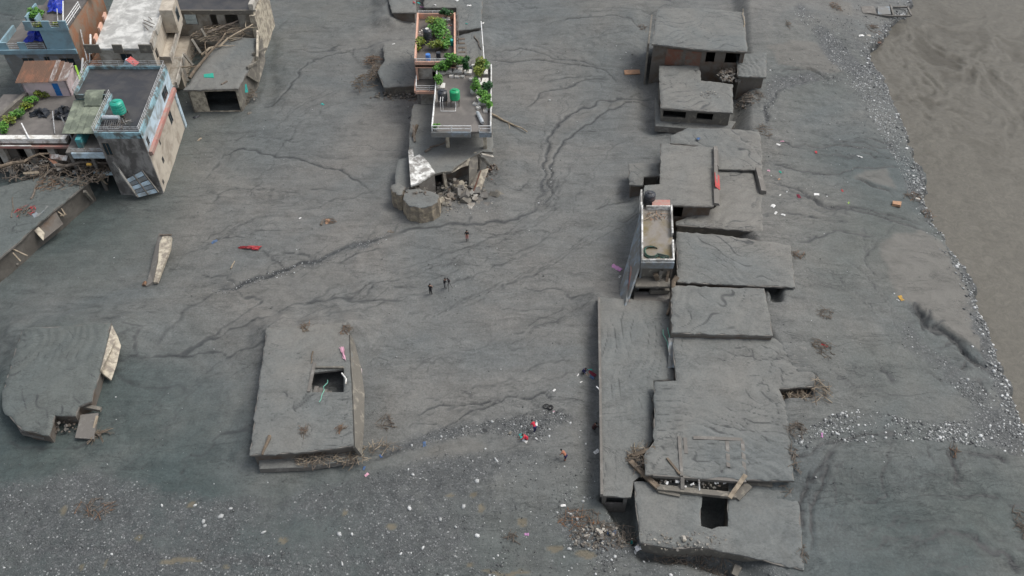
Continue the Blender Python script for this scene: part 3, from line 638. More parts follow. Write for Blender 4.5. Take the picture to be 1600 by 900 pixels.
def bm_obj(bm, name, mat, parent, attrs=None, smooth=False):
    L = parent_loc(parent) if parent else Vector((0,0,0))
    for v in bm.verts: v.co -= L
    me = bpy.data.meshes.new(name); bm.to_mesh(me); bm.free(); me.materials.append(mat)
    for k, a in (attrs or {}).items():
        at = me.attributes.new(k, 'FLOAT', 'POINT'); at.data.foreach_set('value', np.asarray(a, np.float32))
    if smooth: me.polygons.foreach_set('use_smooth', [True]*len(me.polygons))
    o = bpy.data.objects.new(name, me); COL.objects.link(o); o.parent = parent; return o
def mud_top(parent, poly, z, holes=(), seed=1, depth=0.12, spacing=0.17, crease=1.0, bow=0.25, tilt=(0,0), name='mud_layer', damp=0.0):  # last argument: share of painted vignette darkening in this roof's mud
    """the sheet of silt lying on a roof, wrinkled by the run-off that drained from it"""
    bm = cut_poly_mesh(poly, z, spacing, holes)
    bm.verts.ensure_lookup_table(); co = np.array([v.co[:] for v in bm.verts]); x, y = co[:,0], co[:,1]
    x0, y0, x1, y1 = x.min()-1, y.min()-1, x.max()+1, y.max()+1; s = 0.13
    X, Y = np.meshgrid(np.arange(x0, x1, s), np.arange(y0, y1, s))
    ang = seed*1.7; H = (X*math.cos(ang)+Y*math.sin(ang))*0.035+fbm(X, Y, 0.16, 200+seed, 4, 0.6)*1.2
    A = np.log(drainage(H)); N = np.clip((A-math.log(16))/(math.log(320)-math.log(16)), 0, 1); N = np.where(N > 0, 0.35+0.65*N, 0); N = (N+blur(N, 1))*0.6
    wx = fbm(x, y, 0.7, 300+seed, 2)*0.7; wy = fbm(x, y, 0.7, 310+seed, 2)*0.7
    K = sample(N, x+wx, y+wy, x0, y0, s)*np.clip(0.6+fbm(x, y, 0.13, 320+seed, 3)*2.6, 0, 1)*crease
    # flow wrinkles: short curved ridges
    ph = (x*math.cos(ang)+y*math.sin(ang))*4.6+fbm(x, y, 0.14, 330+seed, 3)*22; gt = np.clip(fbm(x, y, 0.30, 345+seed, 3)*3.2+0.15, 0, 1)*min(1, crease)
    wr = np.clip(0.5+fbm(x, y, 0.12, 340+seed, 3)*2.2, 0, 1)*np.sin(ph)*0.035*crease
    e = seg_dist(x, y, [poly]+[[(p[0],p[1]) for p in h] for h in holes])
    lip = np.clip(e/0.35, 0, 1)
    cx, cy = (x0+x1)/2, (y0+y1)/2
    hz = depth*(0.25+0.75*lip)+bow*0.4*fbm(x, y, 0.10, 350+seed, 3)*lip+(wr+0.03*fbm(x, y, 0.9, 360+seed, 2))*lip-K*0.055*lip
    for i, v in enumerate(bm.verts): v.co.z = z+max(0.02, hz[i])+tilt[0]*(x[i]-cx)+tilt[1]*(y[i]-cy)
    bound = [ed for ed in bm.edges if len(ed.link_faces) == 1]
    r = bmesh.ops.extrude_edge_only(bm, edges=bound)
    nv = [g for g in r['geom'] if isinstance(g, bmesh.types.BMVert)]
    for v in nv: v.co.z = z-0.006-0.16*max(0.0, math.sin(v.co.x*3.1+seed)*math.sin(v.co.y*2.7+seed*2))+tilt[0]*(v.co.x-cx)+tilt[1]*(v.co.y-cy)
    bmesh.ops.recalc_face_normals(bm, faces=bm.faces[:])
    w = np.zeros(len(bm.verts)); w[:len(x)] = np.maximum(np.clip(K*1.6-0.55, 0, 0.7), np.clip((-np.sin(ph)-0.86)*7, 0, 1)*gt*0.8)*lip
    return bm_obj(bm, name, M['mud'], parent, dict(wet=w, damp=np.full(len(w), damp)), True)  # damp attribute: share of painted vignette darkening
def slab_part(parent, poly, z0, z1, mat, name='roof_slab', holes=(), tilt=(0,0)):
    bm = cut_poly_mesh(poly, z1, 0, holes)
    cx = (min(p[0] for p in poly)+max(p[0] for p in poly))/2; cy = (min(p[1] for p in poly)+max(p[1] for p in poly))/2
    r = bmesh.ops.extrude_face_region(bm, geom=bm.faces[:])
    for g in r['geom']:
        if isinstance(g, bmesh.types.BMVert): g.co.z = z0
    for v in bm.verts: v.co.z += tilt[0]*(v.co.x-cx)+tilt[1]*(v.co.y-cy)
    bmesh.ops.recalc_face_normals(bm, faces=bm.faces[:])
    return bm_obj(bm, name, mat, parent)
def wall_part(parent, a, b, z0, z1, mat, openings=(), th=0.22, name='wall', frame=None):
    """wall from a to b (outside on the right of a->b); openings (u0, u1, za, zb) as fractions of the length and heights"""
    a = Vector((a[0],a[1],0)); b = Vector((b[0],b[1],0)); d = b-a; L = d.length; d.normalize(); n = Vector((d.y,-d.x,0))
    mb = MB()
    def blk(u0, u1, za, zb):
        if u1-u0 < 1e-3 or zb-za < 1e-3: return
        p0 = a+d*u0; p1 = a+d*u1; q1 = p1-n*th; q0 = p0-n*th
        mb.hexa([(p0.x,p0.y,za),(p1.x,p1.y,za),(q1.x,q1.y,za),(q0.x,q0.y,za),(p0.x,p0.y,zb),(p1.x,p1.y,zb),(q1.x,q1.y,zb),(q0.x,q0.y,zb)])
    cur = 0.0
    for u0, u1, za, zb in sorted(openings):
        u0 *= L; u1 *= L; blk(cur, u0, z0, z1); blk(u0, u1, z0, max(z0,za)); blk(u0, u1, min(z1,zb), z1); cur = u1
    blk(cur, L, z0, z1)
    o = mb.obj(name, mat, parent)
    if frame:
        for u0, u1, za, zb in openings:
            f = MB(); t = 0.07
            def fb(ua, ub, zc, zd):
                p0 = a+d*ua+n*0.012; p1 = a+d*ub+n*0.012; q1 = p1-n*0.12; q0 = p0-n*0.12
                f.hexa([(p0.x,p0.y,zc),(p1.x,p1.y,zc),(q1.x,q1.y,zc),(q0.x,q0.y,zc),(p0.x,p0.y,zd),(p1.x,p1.y,zd),(q1.x,q1.y,zd),(q0.x,q0.y,zd)])
            A_, B_ = u0*L+0.002, u1*L-0.002
            fb(A_, A_+t, za, zb); fb(B_-t, B_, za, zb); fb(A_+t, B_-t, zb-t, zb); fb(A_+t, B_-t, za, za+t); fb((A_+B_)/2-t/2, (A_+B_)/2+t/2, za+t, zb-t)
            w = f.obj('window', frame, parent)
            g = MB(); p0 = a+d*A_-n*0.05; p1 = a+d*B_-n*0.05; q1 = p1-n*0.02; q0 = p0-n*0.02
            g.hexa([(p0.x,p0.y,za),(p1.x,p1.y,za),(q1.x,q1.y,za),(q0.x,q0.y,za),(p0.x,p0.y,zb),(p1.x,p1.y,zb),(q1.x,q1.y,zb),(q0.x,q0.y,zb)])
            g.obj('pane', M['glass'], w)
    return o
def W2(pts, z): return [(P(a,b,z).x, P(a,b,z).y) for a, b in pts]
def ccw(poly):
    ar = sum(poly[i][0]*poly[(i+1)%len(poly)][1]-poly[(i+1)%len(poly)][0]*poly[i][1] for i in range(len(poly)))
    return poly if ar > 0 else poly[::-1]
def buried_house(name, label, px, z, seed, walls=None, base=-1.0, mat='concrete', wmat='concrete_tan', th=0.22, holes_px=(), inset=0.3, group='houses buried to the roof in silt', cat='house', **kw):
    """roof outline given where the photograph shows it, at its height; every edge gets a wall below it unless walls says otherwise"""
    poly = ccw(W2(px, z)); c = (sum(p[0] for p in poly)/len(poly), sum(p[1] for p in poly)/len(poly))
    r = root(name, (c[0], c[1], gz(*c)), label, cat, group)
    holes = [W2(h, z) for h in holes_px]
    slab_part(r, ragged(poly, seed+50, 0.09, 0.8), z-th, z, M[mat], holes=holes)
    mud_top(r, ragged(poly, seed), z, holes, seed, **kw)
    n = len(poly); cxy = Vector(c)
    ins = []
    for i in range(n):
        p0 = Vector(poly[i-1]); p1 = Vector(poly[i]); p2 = Vector(poly[(i+1)%n])
        d1 = (p1-p0).normalized(); d2 = (p2-p1).normalized(); n1 = Vector((-d1.y,d1.x)); n2 = Vector((-d2.y,d2.x)); m = (n1+n2)
        if m.length < 1e-3: m = n1
        m.normalize(); ins.append(p1+m*inset/max(0.5, m.dot(n1)))
    for i in range(n):
        a, b = ins[i], ins[(i+1)%n]
        if (b-a).length < 0.5: continue
        spec = (walls or {}).get(edge_key(poly[i], poly[(i+1)%n], px, z), None)
        if spec == 'none': continue
        wm, op = (spec if spec else (wmat, ()))
        wall_part(r, a, b, base, z-th-0.002, M[wm], op)
    return r
def edge_key(a, b, px, z):
    """index of the pixel outline's edge that a-b is"""
    w = W2(px, z); best = None; bd = 1e9
    for i in range(len(w)):
        c = w[i]; d = w[(i+1)%len(w)]
        e = min(abs(a[0]-c[0])+abs(a[1]-c[1])+abs(b[0]-d[0])+abs(b[1]-d[1]), abs(a[0]-d[0])+abs(a[1]-d[1])+abs(b[0]-c[0])+abs(b[1]-c[1]))
        if e < bd: bd = e; best = i
    return best
def rail(parent, pts, h=0.9, n_rails=3, mat='rail', r=0.03, post=1.6, name='railing'):
    """metal railing along a path of floor points: rails in one part, every post a sub-part"""
    mb = MB(); pts = [Vector(p) for p in pts]
    for k in range(n_rails):
        zz = h*(k+1)/n_rails
        for a, b in zip(pts, pts[1:]): mb.tube([a+V(0,0,zz), b+V(0,0,zz)], r, 5)
    o = mb.obj(name, M[mat], parent)
    for a, b in zip(pts, pts[1:]):
        k = max(1, int((b-a).length/post))
        for j in range(k+1):
            if j == k and (b-pts[-1]).length > 0.01: continue
            q = a+(b-a)*j/k; m2 = MB(); m2.tube([q, q+V(0,0,h+0.03)], r*1.2, 5); m2.obj('post', M[mat], o)
    return o
def crooked(p0, p1, n=6, amp=0.12, seed=None):
    rs = random.Random(seed if seed is not None else random.random()); p0 = Vector(p0); p1 = Vector(p1); L = (p1-p0).length
    return [p0+(p1-p0)*i/(n-1)+V(rs.uniform(-1,1),rs.uniform(-1,1),rs.uniform(-.3,.6))*amp*L*0.25*(0 if i in (0,n-1) else 1) for i in range(n)]
def log(label, p0, p1, r=0.16, mat='wood', branches=2, seed=1, name='log', group=None, cat='log', amp=0.15):
    rs = random.Random(seed); pts = crooked(p0, p1, 7, amp, seed); mb = MB()
    mb.tube(pts, [r*(1-0.5*i/6)*rs.uniform(.9,1.1) for i in range(7)], 7)
    L = (Vector(p1)-Vector(p0)).length
    for k in range(branches):
        i = rs.randint(2,5); d = (pts[i+1]-pts[i]).normalized(); s = V(-d.y,d.x,rs.uniform(0,.4))*rs.choice((-1,1))
        e = pts[i]+(d*0.8+s*0.7)*L*rs.uniform(.15,.32); mb.tube(crooked(pts[i], e, 4, .2, seed+k), [r*.5,r*.4,r*.3,r*.15], 5)
    return top(name, mb, M[mat], label, cat, group)
def twigs(name, label, c, rx, ry, h, n, mats, seed=1, r=(0.02,0.07), L=(0.6,2.2), cat='branches', group=None, dirn=None, zfun=None):
    """a tangle of driftwood nobody could count: one object"""
    rs = random.Random(seed); mb = MB()
    for k in range(n):
        a = rs.uniform(0,2*math.pi); q = math.sqrt(rs.random()); x = c[0]+math.cos(a)*q*rx; y = c[1]+math.sin(a)*q*ry
        z0 = (zfun(x,y) if zfun else c[2])+rs.uniform(0.02,h)*(1-q*0.7); l = rs.uniform(*L)
        th = rs.gauss(dirn, .5) if dirn is not None else rs.uniform(0,math.pi); d = V(math.cos(th),math.sin(th),rs.uniform(-.25,.35))*l*0.5
        mb.cur = rs.randrange(len(mats)); rr = rs.uniform(*r); p = V(x,y,z0)
        mb.tube([p-d, p+V(rs.uniform(-.1,.1),rs.uniform(-.1,.1),rs.uniform(-.05,.1))*l, p+d], [rr, rr*.8, rr*.4], 4)
    return top(name, mb, [M[m] for m in mats], label, cat, group, kind='stuff')
def chunk(mb, c, s, rs):
    """broken lump of masonry"""
    R = Matrix.Rotation(rs.uniform(0,6.28),3,'Z')@Matrix.Rotation(rs.uniform(-.6,.6),3,'X')@Matrix.Rotation(rs.uniform(-.6,.6),3,'Y')
    sz = (s*rs.uniform(.6,1.4), s*rs.uniform(.6,1.2), s*rs.uniform(.3,.8)); ps = []
    for zz in (-1,1):
        for xx, yy in ((-1,-1),(1,-1),(1,1),(-1,1)): ps.append(R@V(xx*sz[0]/2*rs.uniform(.6,1),yy*sz[1]/2*rs.uniform(.6,1),zz*sz[2]/2*rs.uniform(.6,1))+Vector(c))
    mb.hexa(ps)
def rubble(name, label, c, rx, ry, h, n, mats, s=(0.15,0.6), seed=1, zfun=None, cat='rubble', group=None):
    rs = random.Random(seed); mb = MB()
    for k in range(n):
        a = rs.uniform(0,6.283); q = math.sqrt(rs.random()); x = c[0]+math.cos(a)*q*rx; y = c[1]+math.sin(a)*q*ry
        mb.cur = rs.randrange(len(mats)); chunk(mb, (x,y,(zfun(x,y) if zfun else c[2])+h*(1-q)*rs.random()), rs.uniform(*s)*(1-0.3*q), rs)
    return top(name, mb, [M[m] for m in mats], label, cat, group, kind='stuff')

# ---- the row on the right, from the far end to the near end
B = buried_house
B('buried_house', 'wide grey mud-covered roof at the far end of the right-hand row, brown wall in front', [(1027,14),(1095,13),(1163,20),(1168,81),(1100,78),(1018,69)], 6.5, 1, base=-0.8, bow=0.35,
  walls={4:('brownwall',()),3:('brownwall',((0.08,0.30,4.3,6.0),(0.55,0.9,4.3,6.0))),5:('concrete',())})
h = bpy.data.objects['buried_house']
for u0, u1 in ((0.30,0.62),(0.68,0.97)):     # rust red shutters set in the front
    a = P(1018,69,6.5); b = P(1100,78,6.5); d = b-a; mb = MB(); p0 = a+d*u0; p1 = a+d*u1; n = V(d.y,-d.x,0).normalized(); n = -n if n.y > 0 else n
    q = 0.24; mb.hexa([p0-n*q+V(0,0,-3.4),p1-n*q+V(0,0,-3.4),p1-n*(q+.06)+V(0,0,-3.4),p0-n*(q+.06)+V(0,0,-3.4),p0-n*q+V(0,0,-.6),p1-n*q+V(0,0,-.6),p1-n*(q+.06)+V(0,0,-.6),p0-n*(q+.06)+V(0,0,-.6)])
    mb.obj('shutter', M['rustpanel'], h)
mb = MB(); a = P(1020,64,6.5); b = P(1025,20,6.5)
mb.hexa([(a.x-.75,a.y-1,-.5),(a.x-.5,a.y-1,-.5),(b.x-.5,b.y,-.5),(b.x-.75,b.y,-.5),(a.x-.75,a.y-.2,6.2),(a.x-.5,a.y-.2,6.2),(b.x-.5,b.y,6.2),(b.x-.75,b.y,6.2)]); mb.obj('side_wall', M['concrete_tan'], h)
B('buried_house', 'small mud-covered roof with a brown front beside the widest far roof, on its river side', [(1150,84),(1198,83),(1197,121),(1153,119)], 4.3, 2, base=0, walls={2:('brownwall',())})
B('buried_house', 'grey roof with two dark window openings in its tan front, stepped below the far roof', [(1030,103),(1093,102),(1095,126),(1145,132),(1145,177),(1032,169)], 3.4, 3, base=-1, depth=0.16,
  walls={4:('concrete_tan',((0.02,0.36,1.75,2.85),(0.52,0.76,1.75,2.85)))})
h = bpy.data.objects['buried_house.002']; slab_part(h, ccw(W2([(1024,150),(1031,168),(1034,178),(1150,190),(1140,205),(1085,202),(1024,197)],0.95)), 0.0, 0.95, M['concrete'], 'ledge')
mud_top(h, ccw(W2([(1024,150),(1031,168),(1034,178),(1150,190),(1140,205),(1085,202),(1024,197)],0.95)), 0.95, seed=23, depth=0.06, name='ledge_mud')
B('buried_house', 'narrow strip of wrinkled mud roof behind the roof that has the red panel', [(1047,213),(1075,200),(1130,201),(1186,206),(1191,236),(1190,266),(1122,264),(1116,231),(1047,224)], 3.3, 4, base=-0.5)
B('buried_house', 'pale smooth roof with a red panel on its broken parapet, above the black tank', [(1032,224),(1114,231),(1115,323),(1053,321),(1006,321),(1007,290),(1031,288)], 4.6, 5, base=-1, crease=0.25, depth=0.06, bow=0.1,
  walls={2:('brownwall',((0.02,0.28,2.4,4.1),))})
h = bpy.data.objects['buried_house.004']
for k, (y0, y1, zz, w) in enumerate(((233,262,.55,.5),(262,292,.75,.45),(294,322,.45,.6))):
    a = P(1113.5,y0,4.6); b = P(1114.5,y1-1,4.6); mb = MB(); mb.hexa([(a.x,a.y,4.55),(a.x+w+.25,a.y,4.55),(b.x+w+.25,b.y,4.55),(b.x,b.y,4.55),(a.x+.05,a.y,4.6+zz),(a.x+w,a.y,4.6+zz*.9),(b.x+w,b.y,4.6+zz*.7),(b.x+.05,b.y,4.6+zz)][:4][::-1]+[(b.x+.05,b.y,4.6+zz),(b.x+w,b.y,4.6+zz*.7),(a.x+w,a.y,4.6+zz*.9),(a.x+.05,a.y,4.6+zz)])
    mb.obj('parapet', M['concrete'], h)
mb = MB(); a = P(1116,270,5.3); b = P(1117,292,5.3); mb.slab([a+V(.05,0,.1),b+V(.05,0,.1),b+V(.75,0,-.5),a+V(.75,0,-.5)], .05); mb.obj('red_panel', M['redsheet'], h)
B('buried_house', 'low dark-edged mud slab jutting out to the left of the pale smooth roof', [(982,256),(1031,255),(1031,275),(1006,277),(1005,290),(983,289)], 1.9, 6, base=-0.8, wmat='brownwall', depth=0.18)
B('buried_house', 'mud terrace level with the bank, right of the pale smooth roof', [(1118,266),(1176,266),(1184,302),(1193,306),(1195,363),(1120,357),(1056,352),(1056,346),(1118,324)], 2.75, 7, base=-0.5, crease=1.2)
h = bpy.data.objects['buried_house.006']; mb = MB(); a = P(1178,268,2.8); b = P(1187,303,2.8); mb.hexa([(a.x,a.y,2.6),(b.x,b.y,2.6),(b.x+.9,b.y,2.6),(a.x+.9,a.y,2.6),(a.x+.1,a.y,3.5),(b.x+.1,b.y,3.4),(b.x+.75,b.y,3.3),(a.x+.8,a.y,3.4)]); mb.obj('parapet', M['concrete'], h)
B('buried_house', 'long flat mud-covered roof between the narrow blue-edged house and the river bank', [(1057,362),(1120,367),(1200,378),(1235,384),(1243,449),(1150,446),(1058,441)], 3.4, 8, base=-0.5, walls={5:('brownwall',()),4:('concrete',((0.4,0.9,1.2,3.0),))})
B('buried_house', 'mud roof with a straight brown front edge, stepped above its neighbour', [(1049,446),(1120,449),(1194,451),(1201,488),(1208,525),(1120,523),(1049,520)], 3.75, 9, base=-0.5, wmat='brownwall', inset=0.06, th=0.3)
B('buried_house', 'largest L-shaped mud roof with a broken front edge and a dark shaft at its right', [(1050,523),(1208,528),(1262,531),(1266,560),(1275,584),(1274,604),(1217,608),(1232,640),(1235,690),(1241,752),(1165,750),(1008,742),(1006,712),(1022,690),(1022,596),(1056,595)], 2.9, 10, base=-0.6, crease=1.25)
B('buried_house', 'long narrow roof running down the left side of the right-hand row, lower than the rest', [(934,465),(985,467),(1040,473),(1049,482),(1054,594),(1021,595),(1020,690),(1004,712),(1003,742),(990,752),(986,777),(938,775)], 1.7, 11, base=-2.4, depth=0.10, crease=0.85,
  walls={10:('concrete',((0.15,0.85,-0.2,1.0),))})
h = bpy.data.objects['buried_house.009']; mb = MB(); a = P(934,466,1.8); b = P(938,774,1.8)
mb.hexa([(a.x,a.y,1.6),(b.x,b.y,1.6),(b.x+.3,b.y,1.6),(a.x+.3,a.y,1.6),(a.x,a.y,2.0),(b.x,b.y,2.0),(b.x+.25,b.y,2.0),(a.x+.25,a.y,2.0)]); mb.obj('kerb', M['concrete'], h)
B('buried_house', 'nearest mud roof of the right-hand row with a square black shaft', [(990,753),(1095,753),(1095.5,822),(1112,827),(1122,823),(1137,823),(1137.5,753),(1238,753),(1250,800),(1256,892),(1160,868),(1100,856),(1050,857),(1000,848)], 1.7, 12, base=-2.4, crease=0.75)
# broken front edge of the L-shaped roof
h = bpy.data.objects['buried_house.008']
def beam(parent, p, q, w, mat, name='beam', hgt=None):
    p = Vector(p); q = Vector(q); d = (q-p); L = d.length; d.normalize(); s = d.cross(V(0,0,1)).normalized(); u = s.cross(d); R = Matrix((d, s, u)).transposed()
    mb = MB(); mb.box((p+q)/2, (L, w, hgt or w), M=R); return mb.obj(name, M[mat], parent)
E1 = lambda a,b,z: P(a,b,z)
beam(h, E1(1020,742,2.75), E1(1165,752,2.7), .38, 'concrete'); beam(h, E1(1026,762,2.1), E1(1150,775,2.0), .55, 'concrete_tan', hgt=.4)
beam(h, E1(985,721,1.95), E1(1028,762,2.2), .5, 'wood', hgt=.3); beam(h, E1(988,713,2.0), E1(1024,700,2.9), .4, 'wood', hgt=.3)
beam(h, E1(1140,778,2.2), E1(1165,742,3.1), .4, 'woodpale', hgt=.25); beam(h, E1(1150,778,1.9), E1(1170,757,2.3), .8, 'concrete_tan', hgt=.2)
beam(h, E1(1168,752,2.0), E1(1206,758,1.9), .55, 'concrete_tan', hgt=.35); beam(h, E1(1042,716,3.0), E1(1062,741,3.05), .22, 'wood'); beam(h, E1(1061,682,3.02), E1(1065,744,3.02), .3, 'concrete', hgt=.2)
beam(h, E1(1066,745,2.9), E1(1066,764,2.2), .35, 'concrete'); beam(h, E1(1092,748,2.8), E1(1093,766,2.2), .12, 'rail'); beam(h, E1(1028,768,1.9), E1(1062,775,1.85), .3, 'concrete_tan')
for (x0,y0,x1,y1) in ((1083,684,1160,687),(1070,684,1072,709),(1136,690,1138,730),(1160,690,1163,735)): beam(h, E1(x0,y0,2.98), E1(x1,y1,2.98), .35, 'concrete', 'roof_rib', .16)
c = P(1003,718,2.0); twigs('branch_pile', 'tangle of splintered timber under the broken corner of the L-shaped roof', (c.x,c.y,1.8), 1.3, 1.7, 1.0, 60, ['wooddark','wood','woodpale'], 5)
c = P(1050,757,2.0); rubble('rubble', 'line of pale debris caught under the broken front edge of the L-shaped roof', (c.x+2,c.y,2.2), 4.2, .55, .4, 70, ['concrete','whitecloth','wooddark','concrete_tan'], (.1,.4), 6)
c = P(1250,625,1.2); twigs('branch_pile', 'grey root tangle spilling out of the dark shaft on the right of the L-shaped roof', (c.x,c.y,.9), 2.6, 1.7, .9, 120, ['wood','woodpale','wood'], 8, (.02,.06), zfun=gz)
c = P(1012,735,3.0); twigs('branch_pile', 'few short sticks lying on the broken left corner of the L-shaped roof', (c.x,c.y+1,3.05), .5, 1.0, .2, 10, ['wooddark','wood'], 9, (.02,.04), (.3,.9))

# ---- roofs on the left
B('buried_house', 'lone mud-covered roof with an open stairwell, nearest the middle of the photo', [(416,512),(480,508),(541,504),(549,540),(553,600),(556,697),(470,707),(390,712)], 2.2, 14, base=-0.6, crease=0.85, wmat='brownwall', holes_px=[[(487,583),(537,577),(537,613),(487,613)]])
h = bpy.data.objects['buried_house.011']
s0 = P(487,613,2.2); s1 = P(537,580,2.2)
for k in range(7):      # the stair inside the opening
    mb = MB(); z = 1.95-k*.28; mb.bx(s0.x+.1+k*.42, s0.x+.1+(k+1)*.42-.003, s0.y+.02, s0.y+1.0, z-.9, z); mb.obj('stair_step', M['concrete'], h)
mb = MB(); mb.bx(s0.x-.02, s1.x+.0, s1.y+.22, s1.y+.40, 2.24, 2.55); mb.obj('stair_kerb', M['concrete_tan'], h)
mb = MB(); mb.bx(s0.x-.45, s0.x-.12, s0.y-.05, s1.y+1.0, 2.26, 2.42); mb.obj('stair_kerb', M['concrete'], h)
pts = [(549,522),(556,560),(560,600),(558,650),(556,700)]; topx = [(547,522),(548,560),(551,600),(553,650),(555,698)]
mb = MB()
for k in range(4):
    a, b = P(*topx[k],2.45), P(*topx[k+1],2.45); c, d = P(pts[k+1][0],pts[k+1][1],1.55), P(pts[k][0],pts[k][1],1.55); w = [.35,.95,1.1,.9,.5]
    mb.cur = 0; c = b+V(w[k+1],-.15,-1.3); d = a+V(w[k],-.15,-1.3)
    mb.hexa([d+V(-.25,0,-.1),c+V(-.25,0,-.1),b+V(-.25,0,-.3),a+V(-.25,0,-.3),d,c,b,a][0:4][::1]+[d,c,b,a])
mb.obj('leaning_wall', M['concrete_tan'], h)
beam(h, P(556,577,.25)+V(.5,0,0), P(560,690,.25), .3, 'pink', 'sill', .35)
slab_part(h, ccw(W2([(404,714),(556,702),(560,718),(480,730),(405,733)],.75)), 0.1, .75, M['concrete'], 'porch_slab'); mud_top(h, ccw(W2([(404,714),(556,702),(560,718),(480,730),(405,733)],.75)), .75, seed=33, depth=.05, name='porch_mud', crease=.2)
B('buried_house', 'sagging mud-covered roof at the left edge with a pale leaning wall panel', [(36,513),(110,509),(174,504),(166,545),(157,580),(143,627),(124,635),(118,650),(86,649),(77,681),(36,673),(5,642),(3,618),(20,560)], 1.7, 15, base=-0.8, crease=1.1, bow=0.6, damp=.5, wmat='brownwall')  # mud colour darkened to carry the painted vignette at the left edge
h = bpy.data.objects['buried_house.012']
mb = MB(); mb.slab([P(175,508,1.95),P(157,580,1.95),P(160,583,1.2),P(174,594,.5),P(182,571,.9),P(189,540,1.2),P(184,526,1.6)], .2); mb.obj('leaning_wall', M['cream'], h)
mb = MB(); mb.slab([P(126,648,.9),P(153,645,.9),P(146,686,.5),P(117,684,.5)], .25); mb.obj('fallen_slab', M['concrete'], h)
beam(h, P(20,647,1.1), P(36,676,.7), .35, 'concrete'); beam(h, P(36,677,.6), P(70,684,.4), .3, 'concrete'); beam(h, P(73,672,.7), P(84,640,1.7), .2, 'concrete_tan'); beam(h, P(126,634,1.0), P(158,640,.7), .4, 'concrete_tan'); beam(h, P(146,672,.5), P(152,650,1.0), .2, 'woodpale')
c = P(100,660,.3); rubble('rubble', 'dark rubble in the gap below the sagging roof at the left edge', (c.x,c.y,.25), 1.9, 1.3, .9, 60, ['concrete','brownwall','wooddark'], (.12,.5), 12)
c = P(155,680,.2); twigs('branch_pile', 'dark twigs beside the fallen slab of the sagging roof', (c.x,c.y,.15), .9, .6, .5, 30, ['wooddark','wood'], 13)
B('buried_house', 'mud roof in the left corner with a broken wall panel hanging off its edge', [(-95,318),(-40,305),(0,292),(73,274),(143,281),(98,318),(50,357),(27,380),(0,403),(-70,455)], 3.0, 16, base=-0.5, crease=0.9, damp=.5, wmat='mudwall')  # vignette darkening painted into this roof's mud as well
h = bpy.data.objects['buried_house.013']
mb = MB(); mb.slab([P(44,347,2.9),P(81,321,3.1),P(99,350,1.4),P(69,374,1.2)], .3); mb.obj('fallen_wall', M['brownwall'], h)
mb = MB(); mb.slab([P(43,349,3.0),P(50,344,3.05),P(70,364,1.7),P(68,376,1.3)], .2); mb.obj('plaster_edge', M['cream'], h)
beam(h, P(132,299,2.6), P(144,313,0.3), .35, 'concrete_tan', 'column'); beam(h, P(5,400,1.6), P(28,414,.3), .3, 'concrete_tan', 'column')
for a, b in (((82,324),(100,338)),((90,318),(103,336)),((95,337),(103,335)),((13,386),(43,400)),((20,395),(32,408))): beam(h, P(a[0],a[1],2.8), P(b[0],b[1],1.6), .14, 'woodpale', 'broken_frame')
mb = MB(); c0 = P(46,346,3.1); mb.slab([P(50,335,3.12),P(66,318,3.12),P(76,322,3.12),P(55,343,3.12)], .05); mb.obj('pale_patch', M['bluegrey'], h)
# ---- roofs round the two garden houses
B('buried_house', 'small mud-covered roof left of the peach house, wrecked along its left side', [(598,70),(622,66),(649,63),(651,134),(600,137),(590,112),(601,95)], 1.5, 17, base=-.4, wmat='concrete_tan')
B('buried_house', 'mud mound roof right of the peach house, reaching to the red sheet', [(713,66),(728,55),(751,50),(756,80),(757,107),(713,100)], 1.9, 18, base=-.4)
B('buried_house', 'mud roof strip behind the peach house, littered with white scraps', [(603,-20),(650,-20),(650,20),(612,20)], 1.9, 19, base=-.4, wmat='brownwall')
B('buried_house', 'rubbish-strewn mud roof behind the peach house, on its right', [(662,-22),(755,-22),(752,44),(714,48),(713,12),(662,12)], 1.3, 20, base=-.4)
# ------------------------------------------------------------------ the standing houses
class Frame:
    def __init__(s, o, ux, uy):
        s.o = Vector((o[0],o[1],0)); s.ux = Vector((ux[0],ux[1],0)).normalized(); s.uy = Vector((uy[0],uy[1],0)).normalized()
    def __call__(s, x, y, z): return s.o+s.ux*x+s.uy*y+V(0,0,z)
    def box(s, mb, x0, x1, y0, y1, z0, z1):
        mb.hexa([s(x0,y0,z0),s(x1,y0,z0),s(x1,y1,z0),s(x0,y1,z0),s(x0,y0,z1),s(x1,y0,z1),s(x1,y1,z1),s(x0,y1,z1)])
    def part(s, name, mat, parent, *boxes):
        mb = MB()
        for b in boxes: s.box(mb, *b)
        return mb.obj(name, M[mat], parent)
    def wall(s, parent, x0, y0, x1, y1, z0, z1, mat, op=(), th=0.22, frame=None, name='wall'):
        a = s(x0,y0,0); b = s(x1,y1,0); return wall_part(parent, (a.x,a.y), (b.x,b.y), z0, z1, M[mat], op, th, name, frame)
SHADE = M['dark']
def PY(px, py, y):
    a = P(px,py,0)-Vector((0,0,CAM_H)); return a*(y/a.y)+Vector((0,0,CAM_H))
